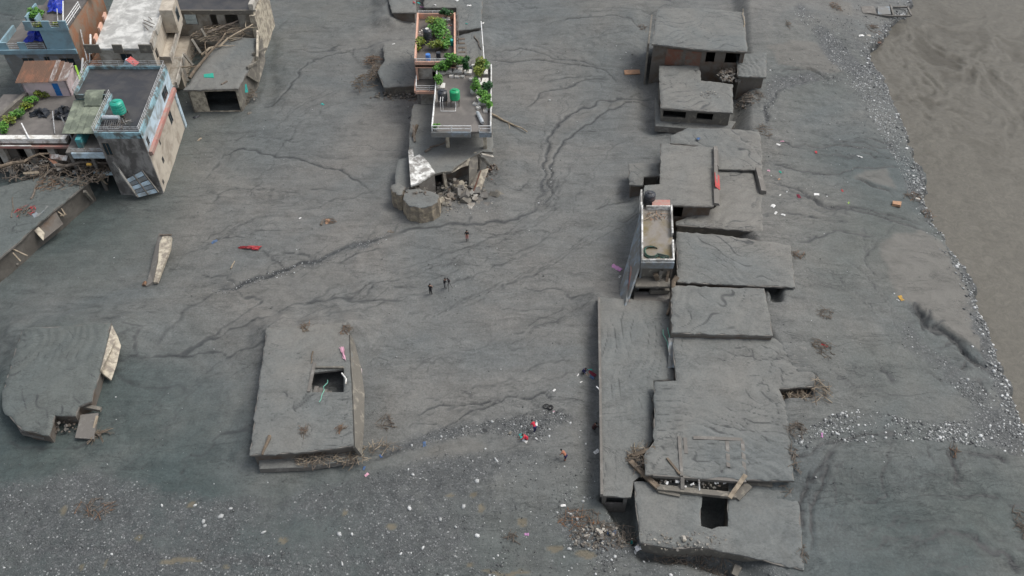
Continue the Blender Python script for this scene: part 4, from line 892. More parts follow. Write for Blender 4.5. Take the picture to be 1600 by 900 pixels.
# === three-storey blue and beige house with the railed roof terrace
F1 = Frame((-47.2,87.5), (1,0), (-0.0815,0.9967))
h1 = root('terrace_house', F1(-5,8,0), 'tall blue and beige house with a railed dark roof terrace and a sea-green tank', 'house')
F1.part('terrace_floor', 'darkfloor', h1, (-11,0,9,16,9.0,9.3), (-5.8,0,0,9,9.0,9.3))
F1.part('parapet', 'aqua', h1, (-11,0,15.8,16.02,9.0,9.75), (-0.2,0.02,0,15.8,8.85,9.75), (-5.8,-0.2,-0.02,0.2,8.85,9.72), (-6.0,-5.8,0.2,9,8.85,9.72), (-11.02,-10.8,9,15.8,8.9,9.75), (-10.8,-6.0,8.9,9.1,8.9,9.6))
rail(h1, [F1(-10.9,9.05,9.7),F1(-10.9,15.9,9.7),F1(-0.1,15.9,9.7),F1(-0.1,0.1,9.7),F1(-5.9,0.1,9.7),F1(-5.9,8.6,9.7)], 0.85, 3, 'rail', 0.035, 1.9)
F1.wall(h1, 0,0.02,0,9.3,6.5,8.98, 'blue', ((0.10,0.19,6.9,8.1),), frame=M['concrete'])
F1.wall(h1, 0,9.3,0,15.99,6.5,8.98, 'blue', ((0.25,0.62,6.9,8.4),), frame=M['concrete'])
F1.part('ledge', 'pinkband', h1, (-0.1,0.45,0.4,15.6,5.9,6.5))
F1.part('band', 'palewall', h1, (-0.2,0.06,0.05,15.9,5.62,5.9))
F1.wall(h1, 0,0.02,0,15.2,-0.5,5.62, 'beige', ((0.06,0.10,0.5,1.2),(0.22,0.27,2.2,3.1),(0.30,0.33,4.4,5.3),(0.70,0.79,3.4,5.2)), frame=M['concrete'])
F1.part('corner_pillar', 'blue', h1, (-0.3,0.18,15.2,16.0,-0.5,5.62))
mb = MB()
for y, z in ((0.9,4.6),(1.6,3.9),(2.4,3.0),(3.1,2.2),(3.9,1.4)): F1.box(mb, 0.0,0.05, y,y+.75, z-.9, z+.45)
pass
F1.wall(h1, -5.8,0,0,0,-0.5,8.98, 'smear', ((0.05,0.22,6.2,8.2),), frame=M['wooddark'])
mb = MB()
for k, (x0, x1, z0, z1) in enumerate(((-5.6,-4.9,6.6,8.6),(-4.7,-3.9,7.3,8.7),(-3.7,-3.0,6.9,8.5),(-2.9,-1.6,5.3,6.4),(-4.9,-3.4,5.0,6.3),(-1.3,-.3,2.2,4.6),(-2.6,-1.5,2.6,3.6))): F1.box(mb, x0,x1,-0.04,0.0,z0,z1)
pass
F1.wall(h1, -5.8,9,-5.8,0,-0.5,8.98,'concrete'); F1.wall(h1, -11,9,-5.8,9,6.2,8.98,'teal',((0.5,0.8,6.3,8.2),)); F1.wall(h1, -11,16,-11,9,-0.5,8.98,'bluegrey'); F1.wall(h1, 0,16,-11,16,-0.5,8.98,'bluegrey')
F1.part('lower_terrace', 'terrfloor', h1, (-11,-5.82,0.6,8.98,5.9,6.2))
F1.part('fascia', 'blue', h1, (-10.2,-5.4,0.35,0.6,5.45,6.25)); F1.part('teal_screen', 'teal', h1, (-9.6,-8.9,1.6,6.5,6.2,7.5))
rail(h1, [F1(-10.2,0.7,6.2),F1(-5.95,0.7,6.2)], 0.6, 3, 'rail', 0.03, 1.5)
F1.part('column', 'concrete', h1, (-10.9,-10.5,0.8,1.2,-0.5,5.9)); F1.part('column', 'concrete', h1, (-8.2,-7.8,0.8,1.2,-0.5,5.9)); F1.part('inner_wall', 'concrete', h1, (-10.9,-5.9,5.0,5.2,-0.5,5.9))
F1.part('lower_floor', 'concrete', h1, (-9.0,-5.82,0.9,4.98,2.7,2.95)); F1.part('lower_fascia', 'blue', h1, (-8.6,-5.82,0.62,0.88,2.45,3.0))
mb = MB(); a = F1(-9.9,9.4,8.85)
for k in range(6):
    mb2 = MB(); x0 = -11.3+k*0.9; sk = 0.0
    mb2.slab([F1(x0,2.3,8.0),F1(x0+.86,2.3,8.0),F1(x0+.86,9.0,8.75),F1(x0,9.0,8.75)], .06); 
    if k < 5: mb2.obj('roof_sheet', M['mosssheet'], h1)
mb = MB(); n = 9; prof = [(0,8.75),(.35,9.05),(.8,9.45),(1.4,9.7),(2.1,9.72),(2.7,9.5)]
for (y0,z0),(y1,z1) in zip(prof, prof[1:]): mb.slab([F1(-9.6,7.6+y0,z0),F1(-7.0,7.6+y0,z0),F1(-7.1,7.6+y1,z1),F1(-9.4,7.6+y1,z1)], .05)
mb.obj('curled_sheet', M['mosssheet'], h1)
mb = MB(); c = F1(-5.6,16.5,9.3); mb.hexa([c+V(-.8,0,0),c+V(.8,0,0),c+V(.8,.5,0),c+V(-.8,.5,0),c+V(-.1,.0,1.0),c+V(.1,0,1.0),c+V(.1,.5,1.0),c+V(-.1,.5,1.0)]); mb.obj('gable', M['blue'], h1)
mb = MB(); mb.slab([c+V(.05,-.1,1.1),c+V(1.0,-.1,.1),c+V(1.4,.9,.1),c+V(.45,.9,1.1)], .06); mb.obj('gable_sheet', M['redsheet'], h1)
F1.part('floor_block', 'darkfloor', h1, (-5.78,-0.22,.22,8.9,8.4,8.98))
# fallen balcony of slatted blue panels at its foot
b = root('fallen_balcony', P(222,290,0.2), 'collapsed pale blue slatted balcony lying against the foot of the blue and beige house', 'balcony')
q0, q1, q2, q3 = PY(196,281,86.9), PY(222,267,87.2), PY(248,301,86.8), PY(216,309,86.3)
for k in range(5):
    t0, t1 = k/5+.01, (k+1)/5-.02; mb = MB(); mb.slab([q0+(q3-q0)*t0,q1+(q2-q1)*t0,q1+(q2-q1)*t1+V(0,0,.03*(k%2)),q0+(q3-q0)*t1], .09); mb.obj('panel', M['bluegrey' if k%2 else 'blue'], b)
for a_, c_ in ((q0,q3),(q1,q2),(q0*.5+q1*.5,q3*.5+q2*.5)): beam(b, a_+V(0,0,.08), c_+V(0,0,.08), .16, 'concrete', 'frame')
beam(b, PY(183,262,87.2), PY(214,306,86.4), .25, 'palewall', 'frame'); beam(b, PY(176,253,87.2), PY(192,275,87.0), .2, 'bluegrey', 'frame')
# === low terrace house in front of the pink hut
F2 = Frame((-70.2,92.6), (1,0), (0.03,1))
h2 = root('terrace_house', F2(5,5,0), 'low house with a mud-dark terrace, white front kerb and red edge, under the pink hut', 'house')
F2.part('terrace_floor', 'terrfloor', h2, (-3,10.4,0,10.2,5.2,5.5)); F2.part('kerb', 'white', h2, (-3,10.4,-0.9,0,5.05,5.75)); F2.part('red_edge', 'pinkband', h2, (-3,11.2,-1.35,-0.9,4.5,4.8))
mb = MB(); mb.hexa([F2(-1.5,0.05,5.5),F2(-1.1,0.05,5.5),F2(1.15,10.4,5.5),F2(0.7,10.4,5.5),F2(-1.6,0.05,6.2),F2(-1.0,0.05,6.2),F2(1.25,10.4,6.2),F2(0.6,10.4,6.2)]); mb.obj('parapet', M['concrete_tan'], h2)
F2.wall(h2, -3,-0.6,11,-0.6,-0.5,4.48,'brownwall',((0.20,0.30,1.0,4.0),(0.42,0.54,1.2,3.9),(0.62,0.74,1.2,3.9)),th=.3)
for x in (0.7,4.4,7.5): F2.part('column', 'palewall', h2, (x,x+.9,-1.2,-0.62,0,4.48))
F2.wall(h2, 10.4,-0.5,10.4,10.2,-0.5,5.18,'concrete'); F2.wall(h2, 10.4,10.2,-3,10.2,-0.5,5.18,'concrete'); F2.wall(h2, -3,10.2,-3,-0.5,-0.5,5.18,'concrete')
F2.part('sill', 'white', h2, (1.6,5.8,-1.5,-1.37,4.95,5.1))
beam(h2, F2(3.6,1.9,6.3), F2(5.8,-1.1,5.9), .16, 'railwhite', 'pole'); beam(h2, F2(6.8,4.5,6.5), F2(8.5,0.4,5.7), .1, 'rail', 'pole'); beam(h2, F2(9.6,1.6,7.6), F2(11.6,-1.3,4.2), .14, 'bluegrey', 'pole')
# === pink hut with the corrugated roof
F3 = Frame((-69.2,102.2), (1,0.03), (-0.03,1))
h3 = root('hut', F3(3,2,5.5), 'pale pink hut with a rusty corrugated roof and bright blue door', 'hut')
F3.wall(h3, 0,0,6.3,0,5.5,8.0,'pink',((0.66,0.80,5.55,7.6),)); F3.wall(h3, 6.3,0,6.3,3.6,5.5,8.0,'pink'); F3.wall(h3, 6.3,3.6,0,3.6,5.5,8.6,'pink'); F3.wall(h3, 0,3.6,0,0,5.5,8.0,'pink')
d = F3.part('door', 'bluedoor', h3, (4.17,5.03,0.02,0.08,5.55,7.58)); F3.part('handle', 'rail', d, (4.24,4.3,-0.03,0.02,6.5,6.62))
def corrugated(F, x0, x1, y0, z0, y1, z1, mat, parent, waves=5, name='roof_sheet'):
    mb = MB(); n = waves*6; vs = []
    for i in range(n+1):
        x = x0+(x1-x0)*i/n; dz = 0.05*math.cos(i*math.pi/3)
        vs += [F(x,y0,z0+dz), F(x,y1,z1+dz)]
    mb.add(vs, [(2*i,2*i+2,2*i+3,2*i+1) for i in range(n)]); b0 = [v-V(0,0,.02) for v in vs]; mb.add(b0, [(2*i+1,2*i+3,2*i+2,2*i) for i in range(n)])
    return mb.obj(name, M[mat], parent)
for k in range(5): corrugated(F3, -0.5+k*0.94, 0.46+k*0.94, -0.45+.03*(k%2), 8.02+.01*k, 4.0, 8.86+.01*k, 'rustsheet', h3)
for k in range(4): corrugated(F3, 4.15+k*0.62, 4.80+k*0.62, -0.35+.12*(k%2), 8.12+.01*k, 3.9-.2*k, 8.98-.05*k, 'greysheet' if k != 1 else 'rustsheet', h3, 3)
beam(h3, F3(6.6,3.6,8.2), F3(7.6,1.5,6.9), .25, 'greencloth', 'green_strip')
# === whitewashed house behind
F4 = Frame((-60.2,108.8), (1,0), (-0.14,0.99))
h4 = root('pale_house', F4(4,7,0), 'tall beige house with a whitewashed flat roof and stub parapet blocks', 'house')
F4.part('roof', 'paleroof', h4, (-0.3,7.9,-0.3,20,9.2,9.5))
for i, (x0, x1) in enumerate(((-1.6,0.6),(2.5,3.9),(6.3,8.1))): F4.part('parapet_block', 'concrete_tan', h4, (x0,x1,-0.55,-0.31,8.9,10.2))
for y0, y1 in ((1.5,3.0),(4.6,6.4),(8,9.5)): F4.part('parapet_block', 'peach', h4, (-0.6,-0.31,y0,y1,9.0,10.1))
F4.part('parapet', 'palewall', h4, (7.91,8.2,0.0,3.4,9.1,10.3)); F4.part('parapet', 'palewall', h4, (7.91,8.15,4.2,20,9.1,9.9))
F4.wall(h4, 0,0,7.9,0,-0.5,9.18,'palewall',((0.38,0.60,7.0,8.5),),frame=M['wooddark']); F4.wall(h4, 7.9,0,7.9,20,6.0,9.18,'beige',((0.06,0.12,6.6,8.2),(0.62,0.70,6.9,8.6))); F4.wall(h4, 0,20,0,0,-0.5,9.18,'brick')
F4.wall(h4, 7.9,0,7.9,20,-0.5,5.98,'beige',((0.10,0.16,2.6,4.6),(0.40,0.48,2.8,4.4),(0.62,0.72,2.8,4.4)),frame=M['concrete'])
F4.part('balcony_slab', 'beige', h4, (7.92,9.6,2.0,14,5.7,6.0)); F4.part('balcony_wall', 'palewall', h4, (9.4,9.6,2.0,14,6.0,6.8), (7.92,9.38,2.0,2.2,6.0,6.8), (7.92,9.38,13.8,14,6.0,6.8))
F4.part('bay', 'beige', h4, (8.0,10.0,9.0,13.5,6.9,10.6)); w = F4.part('window', 'bluegrey', h4, (10.0,10.06,10.3,12.0,8.0,9.8)); F4.part('pane', 'glass', w, (10.06,10.09,10.45,11.85,8.15,9.65))
F4.part('balcony_slab', 'palewall', h4, (7.92,9.8,0.4,9.0,2.5,2.75)); F4.part('balcony_wall', 'palewall', h4, (9.6,9.8,0.4,9.0,2.75,3.5))
F4.part('lower_wall', 'beige', h4, (7.93,9.7,4.0,16,-0.5,2.48))
for k in range(4): beam(h4, F4(6.3+random.uniform(-.8,.8),6+k*.9,9.7), F4(7.7+random.uniform(-.6,.6),3.2+k*1.2,10.1+random.uniform(0,.6)), .09, 'wooddark', 'rod')
beam(h4, F4(-2.0,4.6,9.0), F4(-1.4,0.6,8.2), .22, 'railwhite', 'pipe'); beam(h4, F4(-2.6,0,7.8), F4(-3.2,-2.2,5.6), .2, 'railwhite', 'pipe')
# === light blue house in the far corner
F5 = Frame((-75.6,110.4), (1,0.02), (-0.03,1))
h5 = root('blue_house', F5(5,6,0), 'light blue house with pillared terraces in the top left corner of the photo', 'house')
F5.part('terrace_floor', 'terrfloor', h5, (0,6.9,0.25,14,7.7,8.0)); F5.part('fascia', 'housblue', h5, (-0.1,11.2,-0.1,0.25,7.45,8.12))
for x0, x1 in ((0.0,1.3),(2.9,4.0)): F5.part('parapet_pillar', 'housblue', h5, (x0,x1,0.26,0.5,8.0,9.15))
rail(h5, [F5(1.3,0.38,8.0),F5(2.9,0.38,8.0)],1.0,3,'rail',.04,1.6); rail(h5, [F5(4.0,0.38,8.0),F5(6.6,0.38,8.0)],1.0,3,'rail',.04,1.3)
F5.part('parapet', 'housblue', h5, (-0.1,0.2,0.5,6,8.0,8.9)); F5.part('upper_block', 'housblue', h5, (6.95,11.1,0.27,14,8.13,11.2))
F5.part('upper_floor', 'floor', h5, (5.2,11.2,0.3,14,11.21,11.45)); F5.part('edge', 'housblue', h5, (5.1,11.3,0.05,0.29,11.15,11.6))
for x0, x1 in ((5.2,6.3),(7.8,8.9),(10.2,11.3)): F5.part('parapet_pillar', 'housblue', h5, (x0,x1,0.06,0.28,11.6,12.6))
rail(h5, [F5(6.3,0.17,11.5),F5(7.8,0.17,11.5)],1.0,3,'rail',.04,1.6); rail(h5, [F5(8.9,0.17,11.5),F5(10.2,0.17,11.5)],1.0,3,'rail',.04,1.3)
F5.part('parapet_pillar', 'housblue', h5, (5.0,5.25,1.4,2.9,11.4,12.6)); F5.part('parapet_pillar', 'housblue', h5, (5.0,5.2,4.2,5.6,11.4,12.6)); F5.part('planter_wall', 'housblue', h5, (6.4,6.6,1.2,3.0,11.46,12.4))
rail(h5, [F5(11.2,0.3,11.45),F5(11.2,6,11.45)],1.1,3,'railwhite',.05,2.0); beam(h5, F5(10.5,0.6,11.6), F5(9.6,5.0,13.2), .13, 'railwhite', 'pole'); beam(h5, F5(9.8,0.6,11.6), F5(8.9,3.8,12.6), .1, 'rail', 'pole')
F5.wall(h5, 11.15,0.3,11.15,14,-0.5,11.15,'brick',((0.2,0.26,4,6.5),)); F5.wall(h5, 0.2,0.2,11.1,0.2,-0.5,7.44,'bluegrey',((0.22,0.38,4.4,6.7),(0.52,0.60,3.6,6.9),(0.72,0.92,4.6,6.6)),frame=M['wooddark']); F5.wall(h5, 0.2,14,0.2,0.3,-0.5,7.68,'bluegrey')
F5.part('side_yard', 'brick', h5, (11.4,14.6,1.0,9.5,1.0,4.6)); beam(h5, F5(11.4,3.2,9.6), F5(12.4,-0.3,6.4), .14, 'rail', 'pole'); beam(h5, F5(12.9,1.2,8.2), F5(12.7,-0.4,6.2), .12, 'railwhite', 'pole')
# === wrecked house: lower roof slab with an upper floor behind
F6px = [(346,62),(372,58),(400,60),(397,94),(382,120),(372,139),(286,141),(297,130),(312,100)]
h6 = B('wrecked_house', 'wrecked house with a mud roof, open front and a torn upper storey piled with trees', F6px, 4.0, 41, base=-0.6, crease=0.5, group=None,
  walls={5:('cream',((0.33,0.96,0.0,3.5),))})
F6 = Frame((-54.4,125.0), (1,0), (0,1))
F6.wall(h6, 0,0,13.2,0,-0.3,6.9,'palewall',((0.10,0.26,4.3,6.2),(0.42,0.50,2.2,6.2),(0.60,0.76,4.5,6.4))); F6.part('upper_slab', 'darkfloor', h6, (-0.4,13.0,-0.7,9,6.92,7.25)); F6.part('fascia', 'concrete_tan', h6, (-0.4,13.0,-1.0,-0.72,6.6,7.3))
F6.part('side_wall', 'cream', h6, (12.4,13.3,-1.4,8,-0.5,6.58)); F6.part('upper_parapet', 'palewall', h6, (12.5,13.2,-0.9,8,7.26,8.3)); F6.part('back_wall', 'palewall', h6, (0,13.2,8.1,8.4,-0.5,9.5))
mb = MB(); mb.hexa([P(397,94,4)+V(.1,0,-.2),P(400,60,4)+V(.1,0,-.2),P(400,60,4)+V(.5,0,-.2),P(397,94,4)+V(.5,0,-.2),P(397,94,4)+V(.5,0,.7),P(400,60,4)+V(.4,0,1.5),P(400,60,4)+V(.7,0,1.4),P(397,94,4)+V(.8,0,.6)]); mb.obj('torn_wall', M['cream'], h6)
mb = MB(); mb.slab([P(397,94,4.3),P(405,60,3.2)+V(.5,0,0),P(409,95,1.2)+V(.6,0,0),P(400,130,.6)+V(.5,0,0),P(386,118,3.6)], .3); mb.obj('torn_wall', M['concrete_tan'], h6)
for a_, c_ in (((395,85,4.4),(416,76,3.0)),((386,106,4.4),(404,95,3.6)),((300,62,5.5),(314,84,4.2)),((314,45,5.6),(321,57,4.6)),((288,85,4.0),(302,103,3.2)),((286,105,3.6),(294,128,2.4)),((296,140,3.0),(304,154,.4))): beam(h6, P(*a_), P(*c_), .35, 'concrete_tan', 'beam')
# === peach house with the roof garden
F7 = Frame((-14.0,106.5), (1,0), (-0.05,0.999))
h7 = root('peach_house', F7(3,6,0), 'narrow peach house with a green roof garden and black tank', 'house')
F7.part('roof_floor', 'floor', h7, (0,5.9,0,13.6,7.7,8.0)); F7.part('parapet', 'peach', h7, (-0.02,0.22,0.23,13.6,7.6,9.0)); F7.part('parapet', 'peach', h7, (5.68,5.92,0.23,13.6,7.6,9.0)); F7.part('parapet', 'peach', h7, (-0.02,5.92,0,0.22,7.5,8.5)); F7.part('parapet', 'peach', h7, (0.23,5.67,13.4,13.62,7.6,8.9))
rail(h7, [F7(0.1,0.1,8.5),F7(5.8,0.1,8.5)],0.5,2,'railwhite',.035,1.9); rail(h7, [F7(0.2,13.6,8.9),F7(4.6,13.6,8.9)],0.4,2,'railwhite',.035,1.9)
F7.wall(h7, 0.35,0.5,5.7,0.5,-0.5,7.48,'palewall',((0.38,0.46,6.6,7.1),(0.19,0.50,3.2,4.6),(0.62,0.75,1.5,3.9)),frame=M['wooddark']); F7.wall(h7, 5.7,0.5,5.7,13.5,-0.5,7.68,'palewall'); F7.wall(h7, 0.35,13.5,0.35,0.5,-0.5,7.68,'peach',((0.3,0.4,5.6,6.8),)); F7.wall(h7, 5.7,13.5,0.35,13.5,-0.5,7.68,'palewall')
F7.part('pillar', 'peach', h7, (0.02,0.33,0.2,0.5,5.4,7.48)); F7.part('balcony_floor', 'floor', h7, (0,5.9,-2.6,0.49,5.12,5.38)); F7.part('balcony_edge', 'peach', h7, (-0.05,5.95,-2.9,-2.61,5.02,5.42)); F7.part('balcony_edge', 'peach', h7, (-0.25,-0.01,-2.6,0.5,5.02,5.42))
rail(h7, [F7(0.05,0.2,5.4),F7(0.05,-2.7,5.4),F7(5.8,-2.7,5.4)],0.9,3,'railwhite',.035,1.6); F7.part('pillar', 'concrete', h7, (0.1,0.45,-2.5,-2.15,-0.5,5.1))
st = F7.part('stair_frame', 'wooddark', h7, (5.95,6.05,6.2,13.4,7.9,8.0),(7.3,7.4,4.0,12,4.4,4.5))
for k in range(9): F7.part('stair_step', 'wooddark', h7, (6.15,7.25,4.4+k*.75,4.85+k*.75,3.6+k*.32,3.68+k*.32))
rail(h7, [F7(6.0,6.0,8.0),F7(6.3,6.0,8.0),F7(6.3,13,8.0)],1.0,2,'wooddark',.05,2.2)
# === white-railed terrace house on columns
F8 = Frame((-10.65,91.6), (1,0), (-0.012,1))
h8 = root('white_terrace_house', F8(4,6,0), 'white-railed terrace house on columns with a grey-blue front edge and many plants', 'house')
F8.part('terrace_floor', 'terrfloor', h8, (0,7.9,0,15.5,6.7,7.0)); F8.part('fascia', 'bluegrey', h8, (-0.06,5.2,-0.28,-0.01,6.28,7.04)); F8.part('fascia', 'bluegrey', h8, (6.3,7.96,-0.28,-0.01,6.28,7.04))
F8.part('parapet', 'white', h8, (7.72,7.92,0.2,15.5,6.98,7.7)); F8.part('parapet', 'white', h8, (5.0,7.7,15.3,15.52,6.98,7.75)); F8.part('parapet', 'bluegrey', h8, (0.0,5.0,15.3,15.5,6.98,7.55)); F8.part('parapet', 'whiteflake', h8, (0.0,0.12,0.2,15.3,6.98,7.28))
rail(h8, [F8(0.06,15.3,7.0),F8(0.06,0.05,7.0),F8(5.2,0.05,7.0)],0.9,2,'railwhite',.06,2.5); rail(h8, [F8(6.3,0.05,7.0),F8(7.85,0.05,7.0),F8(7.85,15.3,7.0)],0.9,2,'railwhite',.05,2.5)
for x, y in ((1.9,1.5),(7.0,1.2),(1.9,8.0),(7.0,8.0)): F8.part('column', 'cream', h8, (x-.24,x+.24,y-.24,y+.24,3.2,6.68))
F8.part('beam', 'concrete', h8, (0.4,7.6,1.75,2.2,6.25,6.68)); F8.wall(h8, 0.6,8.6,7.5,8.6,3.0,6.68,'concrete',((0.1,0.3,3.4,5.6),(0.5,0.75,3.4,5.6))); F8.wall(h8, 7.5,8.6,7.5,15.3,-0.5,6.68,'palewall'); F8.wall(h8, 0.6,15.3,0.6,8.6,-0.5,6.68,'palewall'); F8.wall(h8, 7.5,15.3,0.6,15.3,-0.5,6.68,'palewall')
lp = ccw(W2([(646,163),(692,162),(768,163),(770,238),(754,237),(733,248),(718,257),(705,268),(690,269),(679,272),(655,287),(643,291),(640,250),(639,215),(642,188)],3.4))
slab_part(h8, lp, 3.12, 3.4, M['concrete_tan'], 'lower_roof'); mud_top(h8, ragged(lp,77), 3.4, seed=44, depth=.08, crease=.25, bow=.1, name='roof_mud')
mb = MB(); wp = [P(a,b,3.44) for a,b in [(638,236),(645,234),(647,247),(655,243),(662,247),(670,256),(680,271),(655,287),(642,291)]]; mb.prism([(p.x,p.y) for p in wp], 3.36, 3.62); mb.obj('bare_white_slab', M['whiteflake'], h8)
for a_, c_ in (((640,190),(640,285)),((646,166),(641,190))): pass
wall_part(h8, tuple(P(655,287,3.4).xy), tuple(P(679,272,3.4).xy), 0.2, 3.1, M['concrete']); wall_part(h8, tuple(P(642,240,3.4).xy), tuple(P(643,290,3.4).xy), -0.4, 3.1, M['concrete']) if False else None
wall_part(h8, tuple(P(641,190,3.4).xy+Vector((.3,0))), tuple(P(644,284,3.4).xy+Vector((.3,0))), -0.4, 3.1, M['concrete_tan']); wall_part(h8, tuple(P(752,237,3.4).xy-Vector((.3,0))), tuple(P(768,165,3.4).xy-Vector((.4,0))), -0.4, 3.1, M['concrete_tan'],((0.3,0.42,1.4,2.6),))
wall_part(h8, tuple(P(690,260,3.4).xy), tuple(P(735,240,3.4).xy), -0.4, 3.1, M['brownwall'])
beam(h8, P(693,268,3.3), P(695,270,3.3)-V(0,0,2.6), .4, 'cream', 'column'); beam(h8, P(742,238,3.5), P(744,240,3.5)-V(0,0,2.6), .35, 'cream', 'column')
mb = MB(); mb.slab([P(733,249,3.3),P(748,240,3.3),P(744,282,.9),P(733,290,.7)], .25); mb.obj('broken_wall', M['concrete_tan'], h8)
mb = MB(); mb.slab([P(704,262,3.35),P(734,247,3.45),P(734,258,2.6),P(720,262,2.8),P(707,270,2.9)], .25); mb.obj('broken_wall', M['cream'], h8)
mb = MB(); mb.slab([P(735,290,.9),P(748,268,2.2),P(752,268,2.3),P(741,300,.4)], .25); mb.obj('broken_wall', M['cream'], h8)
mb = MB(); mb.slab([P(742,300,.5),P(753,266,2.3),P(764,263,2.0),P(752,296,.3)], .25); mb.obj('broken_wall', M['cream'], h8)
beam(h8, P(739,302,.6), P(751,266,2.5), .14, 'rustpanel', 'rod')
beam(h8, P(752,242,3.4), P(770,246,2.6), .4, 'palewall'); beam(h8, P(748,242,3.3), P(764,258,1.4), .35, 'concrete_tan'); beam(h8, P(645,214,3.5), P(652,195,4.4), .35, 'wood', 'timber'); beam(h8, P(648,222,3.5), P(646,196,4.5), .3, 'wooddark', 'timber')
log('bent grey tree limb lying on the mud roof under the white terrace', P(664,237,3.6), P(697,220,3.8), .17, 'wooddark', 0, 5, 'log', amp=.3)
# round stone plinths and fallen masonry at its foot
def plinth(label, px, py, r, z0, z1, seed, sx=1.0):
    c = P(px,py,z1); mb = MB(); n = 26; rs = random.Random(seed); vs = []; fs = []; rows = 6
    for i in range(rows+1):
        z = z0+(z1-z0)*i/rows
        for k in range(n): th = 2*math.pi*k/n; q = r*(1+.10*(1-i/rows))*(1+rs.uniform(-.035,.035)); vs.append((c.x+q*sx*math.cos(th), c.y+q*math.sin(th), z+rs.uniform(-.05,.05)))
    for i in range(rows):
        for k in range(n): k2 = (k+1)%n; fs.append((i*n+k,i*n+k2,(i+1)*n+k2,(i+1)*n+k))
    fs.append(tuple(range(rows*n,(rows+1)*n))); mb.add(vs, fs)
    t = root('stone_plinth', (c.x,c.y,z0), label, 'plinth'); mb.obj('masonry', M['stone'], t)
    poly = [(c.x+(r-.12)*sx*math.cos(2*math.pi*k/20), c.y+(r-.12)*math.sin(2*math.pi*k/20)) for k in range(20)]; mud_top(t, poly, z1-.02, seed=seed, depth=.14, crease=.1, name='mud_cap'); return t
def rough_block(label, px, z1, taper, seed):
    poly = ccw(W2(px, z1)); c = (sum(p[0] for p in poly)/len(poly), sum(p[1] for p in poly)/len(poly)); poly = ragged(poly, seed, .16, .35); rs = random.Random(seed); mb = MB(); n = len(poly); rows = 7; vs = []; fs = []
    for i in range(rows+1):
        f = i/rows; z = -.5+(z1+.5)*f; k = 1+taper*(1-f)
        for p in poly: vs.append((c[0]+(p[0]-c[0])*k+rs.uniform(-.07,.07), c[1]+(p[1]-c[1])*k+rs.uniform(-.07,.07), z+(rs.uniform(-.06,.06) if i < rows else -.02)))
    for i in range(rows):
        for k in range(n): fs.append((i*n+k,i*n+(k+1)%n,(i+1)*n+(k+1)%n,(i+1)*n+k))
    fs.append(tuple(range(rows*n,(rows+1)*n))); mb.add(vs, fs); t = root('stone_plinth', (c[0],c[1],-.5), label, 'plinth'); mb.obj('masonry', M['stone'], t); mud_top(t, poly, z1-.03, seed=seed, depth=.16, crease=.2, bow=.5, name='mud_cap'); return t
rough_block('rough rounded mass of tan stone masonry at the broken corner under the white slab', [(634,297),(652,294),(676,300),(686,306),(684,316),(674,322),(655,325),(638,321),(630,312)], 2.9, .12, 61)
rough_block('narrower brown stone mass left of the rounded masonry, topped with mud', [(612,289),(622,285),(632,292),(629,304),(620,304),(612,297)], 2.9, .14, 62)
rubble('rubble', 'muddy rubble heaped on top of the round stone plinths', (P(652,299,3.0).x,P(652,299,3.0).y,2.88), 2.4, 1.0, .4, 50, ['concrete','concrete_tan','wooddark'], (.12,.5), 25)
t = root('mud_shelf', P(630,270,1.6), 'grey mud-topped shelf running along the left of the white-patched slab', 'ledge'); sp = ccw(W2([(622,250),(640,246),(642,292),(640,300),(618,296),(617,275)],2.1)); slab_part(t, sp, -.4, 2.1, M['concrete'], 'masonry'); mud_top(t, sp, 2.1, seed=63, depth=.1, crease=.2, name='mud_cap')
for k, (pts, m, lab) in enumerate((([(704,290,.9),(722,281,1.5),(735,295,.6),(728,303,.3),(712,298,.5)],'cream','large cream wall slab fallen flat under the white terrace house'),
   ([(695,303,.7),(704,300,.9),(720,306,.6),(715,313,.3),(702,310,.4)],'palewall','grey-white broken slab lying in front of the large cream slab'),
   ([(685,306,1.0),(697,307,.8),(698,317,.3),(688,316,.3)],'concrete_tan','tan broken slab next to the round stone plinth'),
   ([(738,309,.35),(752,306,.5),(750,313,.25),(742,316,.2)],'concrete','low grey slab half sunk in mud beside the fallen masonry'),
   ([(686,316,.4),(694,322,.3),(692,325,.25),(683,319,.3)],'wood','narrow splintered plank standing out beside the round plinth'))):
    mb = MB(); mb.slab([P(*p) for p in pts], .3); top('wall_slab', mb, M[m], lab, 'slab', 'fallen slabs under the white terrace house')
rubble('rubble', 'dark rubble filling the broken front of the white terrace house', (P(708,296,.5).x,P(708,296,.5).y,.2), 4.6, 2.5, 2.0, 210, ['concrete','wooddark','concrete_tan','concrete'], (.15,.75), 21)
rubble('rubble', 'large cream and tan masonry lumps along the foot of the white terrace house', (P(732,308,.5).x,P(732,308,.5).y,.3), 4.4, 2.1, 1.0, 34, ['cream','concrete_tan','concrete','palewall'], (.5,1.9), 24)
c = P(712,328,0); rubble('rubble', 'scatter of pale broken brick on the mud below the cream slabs', (c.x,c.y,gz(c.x,c.y)), 2.6, 1.7, .12, 60, ['cream','concrete_tan','palewall'], (.08,.32), 22)
c = P(770,262,1.0); rubble('rubble', 'heap of rusty frames and rubble at the right corner of the white terrace house', (c.x,c.y,.3), 1.1, 1.8, 1.2, 60, ['concrete','rustpanel','wooddark'], (.12,.5), 23)
